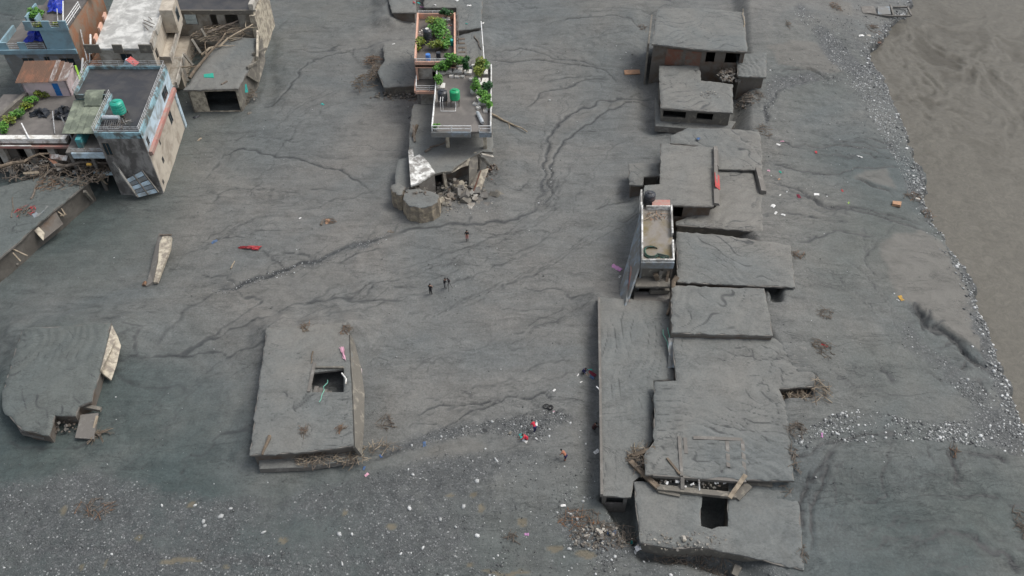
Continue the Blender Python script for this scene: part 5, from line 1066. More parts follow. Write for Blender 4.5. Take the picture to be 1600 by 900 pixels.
# === narrow house with the railed pond-like terrace and leaning blue wall
F9 = Frame((14.75,68.0), (1,0), (0.105,0.995))
h9 = root('narrow_house', F9(2,5,0), 'narrow house with a muddy walled terrace, hose coil and leaning blue wall', 'house')
F9.part('terrace_floor', 'pondfloor', h9, (0.0,3.75,0,9.7,5.2,5.5))
F9.part('parapet', 'whiteflake', h9, (0,0.18,0.2,9.7,5.4,6.2)); F9.part('parapet', 'whiteflake', h9, (3.57,3.75,4.6,9.7,5.4,6.2)); F9.part('parapet', 'whiteflake', h9, (3.57,3.75,0.2,3.4,5.4,6.2)); F9.part('parapet', 'whiteflake', h9, (0,3.75,0,0.19,5.4,6.2)); F9.part('parapet', 'whiteflake', h9, (0.6,3.56,9.5,9.7,5.4,6.1))
F9.part('fascia', 'bluegrey', h9, (0.0,3.75,-0.2,-0.01,5.0,5.9)); F9.part('tiled_step', 'pinkband', h9, (1.4,3.6,9.72,11.4,5.2,5.55)); F9.part('rear_parapet', 'whiteflake', h9, (-0.1,0.1,9.72,12.6,4.7,6.2))
F9.wall(h9, 0,9.7,0,0,-0.5,5.18,'bluegrey',((0.4,0.6,1.5,3.4),)); F9.wall(h9, 3.75,0,3.75,9.7,-0.5,5.18,'brownwall'); F9.wall(h9, 3.75,9.7,0,9.7,-0.5,5.18,'concrete'); F9.wall(h9, 0,0.15,3.75,0.15,3.3,4.98,'concrete_tan')
F9.part('lower_slab', 'concrete_tan', h9, (-0.4,3.6,-1.4,0.1,3.0,3.28)); F9.wall(h9, 0,1.6,3.75,1.6,-0.5,2.98,'brownwall',((0.1,0.8,0.8,2.6),)); F9.part('lower_step', 'concrete', h9, (-0.4,4.0,-3.2,-0.6,1.2,1.6))
mb = MB(); mb.slab([F9(-.15,8.8,5.6),F9(-.15,0.2,5.2),F9(-1.5,-3.2,1.2),F9(-2.1,-2.8,.2),F9(-1.55,1.5,1.0),F9(-.9,6,2.8)], .2); mb.obj('leaning_wall', M['bluegrey'], h9)
mb = MB(); mb.slab([F9(-1.1,4.5,3.0),F9(-1.35,-2.6,2.2),F9(-2.0,-5.0,.2),F9(-2.3,-4.0,.1),F9(-1.9,1.5,.8)], .2); mb.obj('leaning_wall', M['bluegrey'], h9)
mb = MB(); mb.slab([F9(-1.0,2.0,3.4),F9(-.85,1.4,3.5),F9(-1.0,-3.6,1.4),F9(-1.25,-4.6,.4),F9(-1.35,-3.5,1.6)], .12); mb.obj('wall_edge', M['pinkband'], h9)
for a_, c_, w, m in (((1024,428,4.2),(1036,455,1.4),.5,'wood'),((1034,422,4.5),(1026,452,2.2),.4,'concrete_tan'),((1045,420,4.4),(1040,450,2.6),.3,'wood'),((1016,455,2.2),(1045,454,2.0),.5,'concrete_tan')): beam(h9, P(*a_), P(*c_), w, m, 'broken_column')
# ------------------------------------------------------------------ things on the roofs
def water_tank(label, c, r, h, mat, stand=0.0, group='roof water tanks', whitelid=False, ribs=3):
    t = root('water_tank', c, label, 'water tank', group); c = Vector(c); z = c.z+stand
    prof = [(r*.98,0)]
    for k in range(ribs+1):
        a = h*.78*k/(ribs+1); prof += [(r,a+.03),(r,a+h*.78/(ribs+1)-.07),(r*.955,a+h*.78/(ribs+1)-.035)]
    prof += [(r,h*.80),(r*.96,h*.86),(r*.70,h*.95),(r*.42,h*.985)]
    mb = MB(); mb.lathe((c.x,c.y,z), prof, 20); mb.obj('body', M[mat], t)
    mb = MB(); mb.lathe((c.x,c.y,z+h*.985-.005), [(r*.40,0),(r*.42,.02),(r*.40,.10),(r*.12,.13)], 16); mb.obj('lid', M['white' if whitelid else mat], t)
    for k in range(4):      # moulded ridges on the shoulder
        th = k*math.pi/2+.4; mb = MB(); mb.tube([(c.x+r*.93*math.cos(th),c.y+r*.93*math.sin(th),z+h*.885),(c.x+r*.5*math.cos(th),c.y+r*.5*math.sin(th),z+h*.995)], .035, 5); mb.obj('ridge', M[mat], t)
    if stand:
        st = MB()
        for a, b in ((-1,-1),(1,-1),(1,1),(-1,1)): pass
        w = r*.85; st.bx(c.x-w,c.x+w,c.y-w,c.y+w,z-.09,z-.004); so_ = st.obj('stand', M['wooddark'], t)
        for a, b in ((-1,-1),(1,-1),(1,1),(-1,1)):
            m2 = MB(); m2.bx(c.x+a*w*.92-.05,c.x+a*w*.92+.05,c.y+b*w*.92-.05,c.y+b*w*.92+.05,c.z,z-.095); m2.obj('leg', M['wooddark'], so_)
    return t
def pipe_run(label, pts, mat='railwhite', r=0.04):
    mb = MB()
    for a, b in zip(pts, pts[1:]): mb.tube([a,b], r, 6)
    return top('water_pipe', mb, M[mat], label, 'pipe')
water_tank('sea-green water tank on the dark railed roof of the blue and beige house', F1(-3.6,4.4,9.3), .86, 1.75, 'tankteal', .55)
mb = MB(); a = F1(-5.4,3.0,10.0); b = F1(-3.3,3.0,10.0); mb.tube([a,b], .3, 14); t = root('cylinder_tank', a*.5+b*.5-V(0,0,.7), 'silver cylinder lying on its frame beside the sea-green tank', 'tank', 'silver solar cylinders'); mb.obj('body', M['steel'], t)
for x in (-5.1,-3.6): F1.part('frame', 'rail', t, (x-.05,x+.05,2.75,3.25,9.3,9.71))
mb = MB()
for k in range(8): mb.tube([F1(-5.0+k*.28,3.0,9.95),F1(-5.1+k*.28,1.2,9.4)], .04, 5)
mb.obj('collector_tubes', M['tankblack'], t)
twigs('branch_pile', 'small tangle of sticks and wire under the sea-green tank', F1(-3.4,2.6,9.3), 1.6, 1.1, .3, 34, ['wooddark','rail','wood'], 31, (.015,.035), (.4,1.3))
water_tank('black water tank with a white lid among the bushes of the peach house', F7(1.75,6.4,8.0), .66, 1.5, 'tankblack', .7, whitelid=True)
water_tank('bright green water tank on a thin stand on the white-railed terrace', F8(2.9,6.4,7.0), .70, 1.4, 'tankgreen', .95)
water_tank('dark water tank left of the bright green one on the white-railed terrace', F8(1.2,6.5,7.0), .68, 1.4, 'tankblack', .75)
a = F8(1.0,4.6,7.0); pipe_run('white pipe running from the dark tank down and across to the green tank', [a+V(0,1.0,1.7),a+V(0,0,1.6),a+V(0,0,.12),a+V(2.0,0,.12),a+V(2.0,.9,.12),a+V(2.0,1.3,1.0)])
pipe_run('second thin white pipe standing in front of the dark tank', [a+V(.32,1.0,1.75),a+V(.32,.1,1.65),a+V(.32,.1,.3)], r=.035)
mb = MB(); a = F8(6.0,4.0,7.35); b = F8(6.75,1.5,7.35); mb.tube([a,a*.9+b*.1,a*.1+b*.9,b], [.22,.27,.27,.22], 14); t = root('cylinder_tank', (a+b)*.5-V(0,0,.35), 'silver cylinder lying alone on the white-railed terrace floor', 'tank', 'silver solar cylinders'); mb.obj('body', M['steel'], t)
mb = MB(); mb.bx(a.x-.2,a.x+.2,a.y-.5,a.y-.4,7.0,7.1); mb.obj('chock', M['wood'], t)
water_tank('black water tank on the pale smooth roof behind the narrow house', F9(1.05,11.6,5.0), .72, 1.55, 'tankblack', 0.0)
# drums, chairs and planters of the gardens
def drum(label, c, r, h, mat):
    mb = MB(); mb.lathe(c, [(r*.95,0),(r,.05),(r,h*.33),(r*1.04,h*.36),(r,h*.39),(r,h*.66),(r*1.04,h*.69),(r,h*.72),(r,h*.95),(r*.93,h)], 16); top('drum', mb, M[mat], label, 'drum', 'drums on the roof gardens')
drum('blue drum behind the front railing of the peach house', F7(1.9,1.3,8.0), .36, 1.0, 'bluedrum'); drum('dark drum to the right of the blue drum on the peach house', F7(3.4,1.9,8.0), .34, .95, 'tankblack'); drum('turquoise drum by the right parapet of the peach house', F7(5.3,5.6,8.0), .3, .9, 'tealcloth')
def plant(name, label, c, rx, ry, h, n, mat, pot='pot', size=.26, seed=1, trunk=.0, group='plants of the roof gardens', cat='plant', lobes=4):
    rs = random.Random(seed); random.seed(seed); c = Vector(c); t = root(name, c, label, cat, group); ph = 0.0
    if cat != 'tree' or 'small' in label: rx *= 1.58; ry *= 1.5; h *= 1.25; n = int(n*2.1); size *= 1.15
    if pot:
        ph = .38; pw = min(rx,ry)*.62; mb = MB()
        mb.hexa([c+V(-pw*.8,-pw*.7,.0),c+V(pw*.8,-pw*.7,.0),c+V(pw*.8,pw*.7,.0),c+V(-pw*.8,pw*.7,.0),c+V(-pw,-pw*.9,ph),c+V(pw,-pw*.9,ph),c+V(pw,pw*.9,ph),c+V(-pw,pw*.9,ph)]); mb.obj('pot', M[pot], t)
    mb = MB()
    for k in range(4):
        a = rs.uniform(0,6.28); mb.tube([c+V(0,0,ph*.8),c+V(math.cos(a)*rx*.25,math.sin(a)*ry*.25,ph+trunk+h*.35),c+V(math.cos(a)*rx*.6,math.sin(a)*ry*.6,ph+trunk+h*.7)], [.05,.035,.015], 5)
    mb.obj('stem', M['wooddark'], t)
    mb = MB(); L = [(rs.uniform(-.5,.5)*rx,rs.uniform(-.5,.5)*ry,ph+trunk+h*rs.uniform(.35,.8),rs.uniform(.45,.75)) for _ in range(lobes)]
    for k in range(n):
        q = L[rs.randrange(lobes)]; mb.tint = min(1,max(0,rs.gauss(.5,.28))); d = V(rs.gauss(0,1),rs.gauss(0,1),rs.gauss(0,.9)).normalized()*(rs.random()**.4)*q[3]
        mb.leaf((c.x+q[0]+d.x*rx*.8, c.y+q[1]+d.y*ry*.8, max(c.z+ph*.8, c.z+q[2]+d.z*h*.5)), size*rs.uniform(.7,1.35))
    mb.obj('foliage', M[mat], t); return t
pl = [('bushy green plant in the back left corner of the white-railed terrace',.55,14.4,.75,.8,1.3,170,'leaf'),
 ('tall green plant in the back row, second from the left on the white-railed terrace',1.7,14.6,.8,.7,1.6,220,'leaf'),
 ('largest bright green bush in the middle of the back row on the white-railed terrace',2.9,14.7,.95,.8,2.0,300,'leaf'),
 ('dark green conical shrub at the right end of the back row on the white-railed terrace',4.5,14.3,.65,.6,1.9,220,'leafdark'),
 ('light green plant by the left rail, just behind the dark tank',.65,10.6,.7,1.1,1.3,220,'leaf'),
 ('small tree with olive leaves by the right rail of the white-railed terrace',6.4,11.6,1.05,1.3,2.4,380,'leafyel'),
 ('green bush behind the small olive tree, in the back right corner',6.6,14.2,.8,.8,1.6,200,'leaf'),
 ('dense green shrub under the left side of the small olive tree',5.6,9.3,.65,.9,1.5,240,'leaf'),
 ('dark shrub against the right parapet below the small olive tree',7.2,9.2,.55,.9,1.3,200,'leafdark'),
 ('round bright green plant in a white planter in front of the small olive tree',6.85,6.6,.8,.8,1.2,260,'leaf'),
 ('thin leafy plant trailing over the right parapet of the white-railed terrace',7.6,5.2,.4,.7,.9,110,'leaf'),
 ('tiny plant in a white box at the front left corner of the white-railed terrace',.55,.5,.5,.35,.5,60,'leaf')]
for k, (lab, x, y, rx, ry, h, n, m) in enumerate(pl): plant('potted_plant' if 'tree' not in lab else 'small_tree', lab, F8(x,y,7.0), rx, ry, h, n, m, seed=100+k, cat='plant' if 'tree' not in lab else 'tree', trunk=.5 if 'small tree' in lab else 0)
def planter(label, c, w, d, h, rz, mat='pot', full=True):
    mb = MB(); R = Matrix.Rotation(rz,3,'Z'); c = Vector(c); t_ = .05
    for x0,x1,y0,y1,z0,z1 in ((-w,w,-d,-d+t_,0,h),(-w,w,d-t_,d,0,h),(-w,-w+t_,-d+t_,d-t_,0,h),(w-t_,w,-d+t_,d-t_,0,h),(-w+t_,w-t_,-d+t_,d-t_,.02,h*.6)):
        mb.hexa([R@V(a,b,z)+c for z in (z0,z1) for a,b in ((x0,y0),(x1,y0),(x1,y1),(x0,y1))])
    top('planter', mb, M[mat], label, 'planter', 'white boxes on the white-railed terrace')
for k, (lab, x, y, w, d, rz) in enumerate((('white box under the left end of the back plant row',2.1,13.3,.32,.2,.1),('long white box under the middle of the back plant row',3.0,13.2,.4,.2,0),('small white box at the right of the back plant row',3.75,13.2,.22,.18,-.1),('white bucket-like box tilted beside the dark conical shrub',5.0,12.6,.3,.25,.6),
  ('white box in the gap below the small olive tree',6.1,7.6,.2,.5,.3),('broken white box left of the round bright green plant',5.8,6.2,.45,.22,-.5),('white box lying in front of the broken white box',6.1,5.4,.28,.2,.7),('cream box near the right parapet, nearest the silver cylinder',7.1,4.6,.3,.3,0),('white square frame box behind the round bright green plant',6.9,8.0,.4,.3,.05))): planter(lab, F8(x,y,7.003), w, d, .3, rz)
gp = [('tall leafy bush filling the middle of the peach house roof garden',3.2,7.6,1.3,2.2,2.2,520,'leaf'),('olive bush behind the black tank on the peach house',2.6,10.3,1.6,1.4,1.4,360,'leafyel'),('low olive bush at the left parapet of the peach house roof',1.0,4.8,.8,1.4,1.2,260,'leafyel'),
 ('yellow-tinged bush in front of the black tank on the peach house',3.0,3.9,1.2,1.0,1.2,300,'leafyel'),('bright green bush right of the yellow-tinged bush on the peach house',4.3,5.2,.7,1.4,1.3,220,'leaf'),('small thin plant near the front right corner of the peach house',4.8,1.5,.4,.4,.9,60,'leaf'),('round dark green plant in white pots at the back right corner of the peach house',4.4,13.0,.8,.7,1.1,200,'leafdark')]
for k, (lab, x, y, rx, ry, h, n, m) in enumerate(gp): plant('garden_bush', lab, F7(x,y,8.0), rx, ry, h, n, m, pot='pot' if k == 6 else None, seed=140+k, cat='bush')
rubble('garden_litter', 'litter of pots, bags and soil along the right side of the peach house roof garden', F7(4.7,8.5,8.0), .8, 4.2, .25, 50, ['concrete','pot','potred','whitecloth'], (.1,.38), 33, cat='litter')
rubble('garden_litter', 'pale litter of bags behind the black tank at the left of the peach house roof', F7(1.2,9.0,8.0), .9, 1.6, .3, 30, ['whitecloth','concrete_tan','pot'], (.12,.4), 34, cat='litter')
def sheet(name, label, pts, mat, cat, seed=1, n=7, h=.25, group=None):
    """crumpled cloth or tarpaulin over four corner points"""
    rs = random.Random(seed); a,b,c,d = [Vector(p) for p in pts]; mb = MB(); vs = []
    for i in range(n):
        for j in range(n):
            u, v = i/(n-1), j/(n-1); p = (a*(1-u)+b*u)*(1-v)+(d*(1-u)+c*u)*v
            vs.append(p+V(rs.uniform(-1,1),rs.uniform(-1,1),0)*h*.35+V(0,0,h*rs.random()*(1.2-abs(u-.5)-abs(v-.5))))
    fs = [(i*n+j,(i+1)*n+j,(i+1)*n+j+1,i*n+j+1) for i in range(n-1) for j in range(n-1)]; mb.add(vs, fs); mb.add([v-V(0,0,.03) for v in vs], [f[::-1] for f in fs])
    return top(name, mb, M[mat], label, cat, group)
sheet('tarpaulin', 'crumpled blue tarpaulin hung over the upper terrace of the light blue house', [F5(6.8,4.6,11.6),F5(9.2,4.2,11.6),F5(9.0,8.5,13.0),F5(6.6,8.5,13.0)], 'bluetarp', 'tarpaulin', 3, 8, .6)
sheet('tarpaulin', 'blue tarpaulin bunched on the lower left terrace of the light blue house', [F5(3.0,1.8,8.2),F5(6.3,2.2,8.4),F5(6.7,5.2,9.9),F5(3.8,5.0,9.6)], 'bluetarp', 'tarpaulin', 4, 8, .7)
for k, (lab, x, y, z, rx, ry, h, n, m) in enumerate((('green bush spilling over the upper left corner of the light blue house',5.9,3.4,11.5,1.1,1.2,1.2,260,'leaf'),('creeper hanging down the left side of the light blue house',4.6,4.0,9.0,.6,1.4,1.6,200,'leafyel'),('green plants along the front parapet of the light blue upper terrace',7.2,.75,11.45,.9,.5,.6,150,'leafyel'),
  ('low plants between the front pillars of the light blue upper terrace',9.6,.8,11.45,.8,.5,.5,110,'leafyel'),('green plant at the far right corner of the light blue house',11.5,10.0,11.0,.8,.9,1.0,160,'leafyel'))): plant('garden_bush', lab, F5(x,y,z), rx, ry, h, n, m, None, seed=170+k, cat='bush', size=.32)
plant('green_tree', 'rounded green tree squeezed between the whitewashed house and the brick yard', F4(-2.2,-1.4,3.0), 1.7, 1.6, 3.4, 800, 'leaf', None, .34, 180, .3, None, 'tree', 7)
for k in range(6): plant('garden_bush', ['first green bush of the row along the low terrace, beside the pink hut','second bush of the row, with white blossoms','third bush of the row, darkest in the middle','fourth bush of the row, broad and bright','fifth bush of the row on the low terrace edge','last bush of the row, nearest the white-washed kerb'][k], F2(1.15+1.35*(5-k)*.30-.1,9.0-1.55*k,5.5), .75, .85, 1.0, 170, 'leaf' if k%2 else 'leafyel', None, .24, 190+k, group='bushes along the low terrace', cat='bush')
for k, (lab, x, y, rx, ry, h) in enumerate((('black plastic heap with a domed top on the low terrace',4.6,5.2,1.2,.7,.9),('second black plastic heap, against the mossy roof sheets',7.6,5.0,1.0,1.3,1.0))):
    c = F2(x,y,5.5); sheet('plastic_heap', lab, [c+V(-rx,-ry,0),c+V(rx,-ry,0),c+V(rx,ry,.2),c+V(-rx,ry,.2)], 'tankblack', 'plastic sheet', 50+k, 8, h)
# hose coil and litter on the narrow terrace
mb = MB()
for k in range(4):
    r = .95-.08*k; c = F9(1.15,1.9,5.58+.05*k); mb.cur = k%2; mb.tube([c+V(r*math.cos(t_),r*1.15*math.sin(t_),.02*math.sin(3*t_)) for t_ in np.linspace(.6+.2*k,5.6+.1*k,26)]+[F9(3.2,.9+.12*k,5.6)], .055, 6)
top('hose_coil', mb, [M['rubber'],M['greenpipe']], 'coil of black and green hose on the muddy walled terrace', 'hose')
beam_ = MB(); beam_.tube([F9(.4,7.6,5.6),F9(1.7,8.2,5.9)], .07, 6); top('plank', beam_, M['woodpale'], 'pale stick lying across the far end of the muddy walled terrace', 'stick')
twigs('branch_pile', 'brown litter and twigs at the far end of the muddy walled terrace', F9(1.9,8.4,5.5), 1.5, .9, .3, 36, ['wooddark','board','wood'], 35, (.02,.05), (.3,1.0)); twigs('branch_pile', 'yellowish scraps beside the hose coil', F9(2.7,1.0,5.5), .8, .4, .2, 18, ['woodpale','greenpipe'], 36, (.03,.06), (.3,.9))
# ------------------------------------------------------------------ driftwood and wreckage
log('long pale trunk lying from the left edge across the wreckage', P(-6,263,4.6), P(78,240,4.4), .26, 'wood', 1, 11, group='trunks in the wreckage heap'); log('brown trunk with a yellow scar lying in front of the blue lower balcony', P(88,258,4.4), P(207,252,3.6), .24, 'wooddark', 1, 12, group='trunks in the wreckage heap')
mb = MB(); mb.tube([P(136,257,4.7),P(142,257,4.7)], .2, 7); top('timber', mb, M['yellow'], 'short yellow timber on the brown trunk', 'timber')
log('pale broken branch standing out at the right end of the wreckage', P(150,272,3.2), P(168,288,.6), .2, 'woodpale', 1, 13, group='trunks in the wreckage heap'); log('grey branch lying across the left corner mud roof', P(48,311,3.2), P(60,286,3.4), .14, 'wooddark', 0, 14, group='trunks in the wreckage heap')
log('thin stick lying upright on the left corner mud roof', P(18,340,3.15), P(20,308,3.2), .09, 'wooddark', 0, 15, group='trunks in the wreckage heap')
c = P(112,268,3.2); twigs('branch_pile', 'big brown heap of branches jammed between the left corner roof and the blue house', (c.x,c.y,2.9), 5.2, 3.0, 1.6, 300, ['wooddark','wooddark','wood','wooddark'], 37, (.03,.10), (.6,2.6))
c = P(60,262,2.6); twigs('branch_pile', 'brown branches and mud below the low terrace with the white columns', (c.x,c.y,2.4), 5.5, 2.6, 1.2, 150, ['wooddark'], 38, (.03,.10), (.6,2.4))
c = P(75,287,3.1); twigs('branch_pile', 'orange-brown twigs on the left corner mud roof', (c.x,c.y,3.1), 1.5, 1.4, .5, 60, ['orangewood','wood'], 39, (.02,.05), (.5,1.5))
c = P(41,330,3.1); twigs('branch_pile', 'small tangle with red scraps above the hanging wall panel', (c.x,c.y,3.1), 1.2, 1.0, .5, 50, ['wooddark','redcloth','wood'], 40, (.03,.07), (.4,1.1))
rubble('rubble', 'broken concrete in the wreckage heap left of the blue house', (P(95,262,3).x,P(95,262,3).y,3.0), 5.5, 2.2, 1.2, 90, ['concrete','brownwall','bluegrey'], (.2,.9), 41)
for k, (pts, m, lab) in enumerate((([(77,241,5.0),(91,241,5.0),(92,249,4.6),(78,248,4.6)],'greysheet','left silver roof sheet on the wreckage heap'),([(92,242,5.0),(106,243,4.9),(104,251,4.5),(93,250,4.6)],'greysheet','right silver roof sheet on the wreckage heap'),([(83,256,4.4),(93,255,4.4),(97,263,4.1),(90,267,4.0)],'concrete','tilted grey board below the silver sheets'),([(36,269,3.9),(60,267,3.9),(61,271,3.7),(36,272,3.7)],'woodpale','long pale plank at the edge of the left corner roof'),([(74,247,4.6),(84,249,4.4),(92,256,4.1),(84,257,4.2)],'rustsheet','rusty sheet behind the tilted grey board'))):
    mb = MB(); mb.slab([P(*p) for p in pts], .08); top('loose_sheet', mb, M[m], lab, 'sheet', 'loose sheets in the wreckage')
# wrecked house: trees over its roof
log('longest bare tree lying diagonally across the wrecked house roof', P(296,122,4.3), P(352,52,5.4), .26, 'wood', 3, 16, group='trees on the wrecked house'); log('forked pale tree lying against the upper wall of the wrecked house', P(315,86,4.4), P(395,38,5.3), .2, 'woodpale', 4, 17, group='trees on the wrecked house'); log('short pale limb lying level at the left of the wrecked house', P(284,105,4.0), P(306,104,4.5), .14, 'woodpale', 0, 18, group='trees on the wrecked house')
log('dark limb under the windows of the wrecked house', P(324,52,4.8), P(372,32,5.4), .22, 'wooddark', 3, 19, group='trees on the wrecked house')
c = P(345,50,4.6); twigs('branch_pile', 'thick brush of branches under the windows of the wrecked house', (c.x,c.y,4.2), 4.4, 2.6, 1.2, 220, ['wooddark','wood','woodpale'], 42, (.02,.06), (.6,2.2), dirn=.5)
c = P(384,146,.8); rubble('rubble', 'rubble and sticks heaped at the right front corner of the wrecked house', (c.x,c.y,.1), 1.7, 1.5, 1.6, 90, ['concrete','wooddark','concrete_tan'], (.12,.55), 43); twigs('branch_pile', 'sticks on the rubble at the front corner of the wrecked house', (c.x,c.y,.3), 1.6, 1.5, 1.2, 50, ['wooddark','wood'], 44)
c = P(300,75,2.0); twigs('branch_pile', 'dark brush in the gap left of the wrecked house', (c.x,c.y,.6), 3.0, 6.0, 1.4, 120, ['wooddark','wood'], 45)
mb = MB(); c = P(326,118,4.2); mb.slab([P(318,116,4.2),P(333,114,4.3),P(334,121,4.2),P(319,121,4.15)], .12); top('board', mb, M['tankteal'], 'flat green board lying on the front of the wrecked house roof', 'board'); mb = MB(); mb.slab([P(381,132,2.6),P(385,131,2.6),P(388,144,1.6),P(383,145,1.6)], .08); top('board', mb, M['tealcloth'], 'turquoise board standing at the wrecked house corner', 'board')
mb = MB(); mb.tube([P(346,132,4.2),P(355,127,4.2)], .16, 7); top('log', mb, M['wooddark'], 'short dark log on the front edge of the wrecked house roof', 'log')
# standing fragment of wall on the open mud, left
t = root('broken_wall', P(248,405,0), 'lone tall fragment of pale wall standing in the open mud', 'wall fragment')
mb = MB(); mb.slab([P(256,366,1.9),P(268,370,1.9),P(266,388,1.3),P(254,420,.8),P(246,441,.25),P(240,441,.3),P(247,408,1.0),P(249,380,1.6)], .35); mb.obj('plaster_face', M['cream'], t)
mb = MB(); mb.slab([P(248,364,1.8),P(256,366,1.85),P(249,382,1.5),P(246,408,.95),P(239,440,.22),P(228,447,.05),P(234,425,.3),P(240,395,.8)], .4); mb.obj('mud_side', M['concrete'], t)
mb = MB(); chunk(mb, P(226,443,gz(P(226,443).x,P(226,443).y)+.2), .8, random.Random(4)); top('brick_lump', mb, M['orangewood'], 'orange-brown lump at the lower end of the lone wall fragment', 'rubble'); mb = MB(); mb.tube([P(250,367,1.9),P(268,367,1.95)], .12, 6); top('timber', mb, M['wooddark'], 'dark timber across the top of the lone wall fragment', 'timber')
# wreckage round the mud roof left of the peach house
for k, (px, py, rx, ry, n, lab) in enumerate(((582,92,1.1,1.3,60,'yellow-brown tangle at the top left of the wrecked roof beside the peach house'),(588,110,1.0,2.4,80,'line of muddy branches down the wrecked left side of that roof'),(570,125,1.6,2.2,60,'grey-brown brush farthest left of the peach house'),(635,78,1.6,.9,60,'branches jammed between the mud roof and the peach house wall'))): c = P(px,py,.8); twigs('branch_pile', lab, (c.x,c.y,.3), rx, ry, 1.2, n, ['wooddark','wood','orangewood' if k == 0 else 'wood'], 60+k)
for k, (px, py, rx, ry, n, lab) in enumerate(((612,150,3.6,1.5,90,'tan rubble bank below the wrecked roof beside the peach house'),(607,28,.8,1.0,24,'pale rubble at the end of the top mud strip'),(733,48,2.4,1.0,50,'tan broken edge of the mound right of the peach house'),(645,150,.9,1.6,40,'broken blocks against the lower left of the peach house'))): c = P(px,py,.2); rubble('rubble', lab, (c.x,c.y,.0), rx, ry, 1.0, n, ['concrete','concrete_tan','wooddark'], (.15,.6), 70+k)
mb = MB(); p0 = P(752,44,1.8); p1 = P(757,108,1.8); mb.tube([p0+V(0,0,1.2),p1+V(0,0,1.2)], .08, 6); t = root('pole_fence', p0, 'fallen white pole running down to the red sheet', 'pole'); mb.obj('rail', M['railwhite'], t)
for q in (0.02,.5,.98): m2 = MB(); p = p0*(1-q)+p1*q; m2.tube([p-V(0,0,1.4),p+V(0,0,1.19)], .06, 5); m2.obj('post', M['rail'], t)
sheet('red_sheet', 'bright red sheet lying against the white pole, right of the peach house', [P(746,90,2.3),P(757,90,2.4),P(758,105,2.2),P(748,105,2.1)], 'redsheet', 'sheet', 71, 6, .2)
log('dark log lying on the mound left of the white pole', P(741,56,2.1), P(752,77,2.1), .13, 'wooddark', 0, 72); log('bent grey limb lying on the open mud right of the white terrace house', P(768,178,.4), P(824,206,.15), .17, 'woodpale', 1, 73, amp=.1)
# litter at the top centre
def scrap(label, px, py, s, mat, seed, name='scrap', cat='litter', group='litter on the mud', z=None, flat=.35):
    rs = random.Random(seed); p = PG(px,py) if z is None else P(px,py,z); s *= .72; w = s*rs.uniform(.8,1.3); d = s*rs.uniform(.35,.7); a = rs.uniform(0,3.14); ca, sa = math.cos(a), math.sin(a)
    R = lambda x, y: p+V(x*ca-y*sa, x*sa+y*ca, .03)
    return sheet(name, label, [R(-w,-d),R(w,-d),R(w,d),R(-w,d)], mat, cat, seed, 5, s*flat, group)
for k, (px, py, s, m, lab, z) in enumerate(((660,12,.7,'mauvecloth','mauve-white cloth draped at the back left of the peach house',None),(654,5,.4,'tealcloth','turquoise scrap on the roof strip behind the peach house',2.15),(647,4,.45,'redcloth','red scrap on the roof strip behind the peach house',2.15),(680,8,.35,'whitecloth','white curl of plastic behind the peach house roof',1.5),(733,9,.6,'whitecloth','pale sheet scrap right of the peach house stair',1.5),(714,1,.5,'whitecloth','white bag at the very top edge, right of the peach house',1.5),(755,36,.35,'whitecloth','white scrap at the head of the white pole',2.1),(729,37,.3,'tealcloth','pale green scrap beside the peach house stair',1.5),(611,30,.4,'whitecloth','white bag among the rubble of the top mud strip',None),(615,69,.28,'whitecloth','white box on the wrecked roof beside the peach house',1.7))): scrap(lab, px, py, s, m, 400+k, z=z)
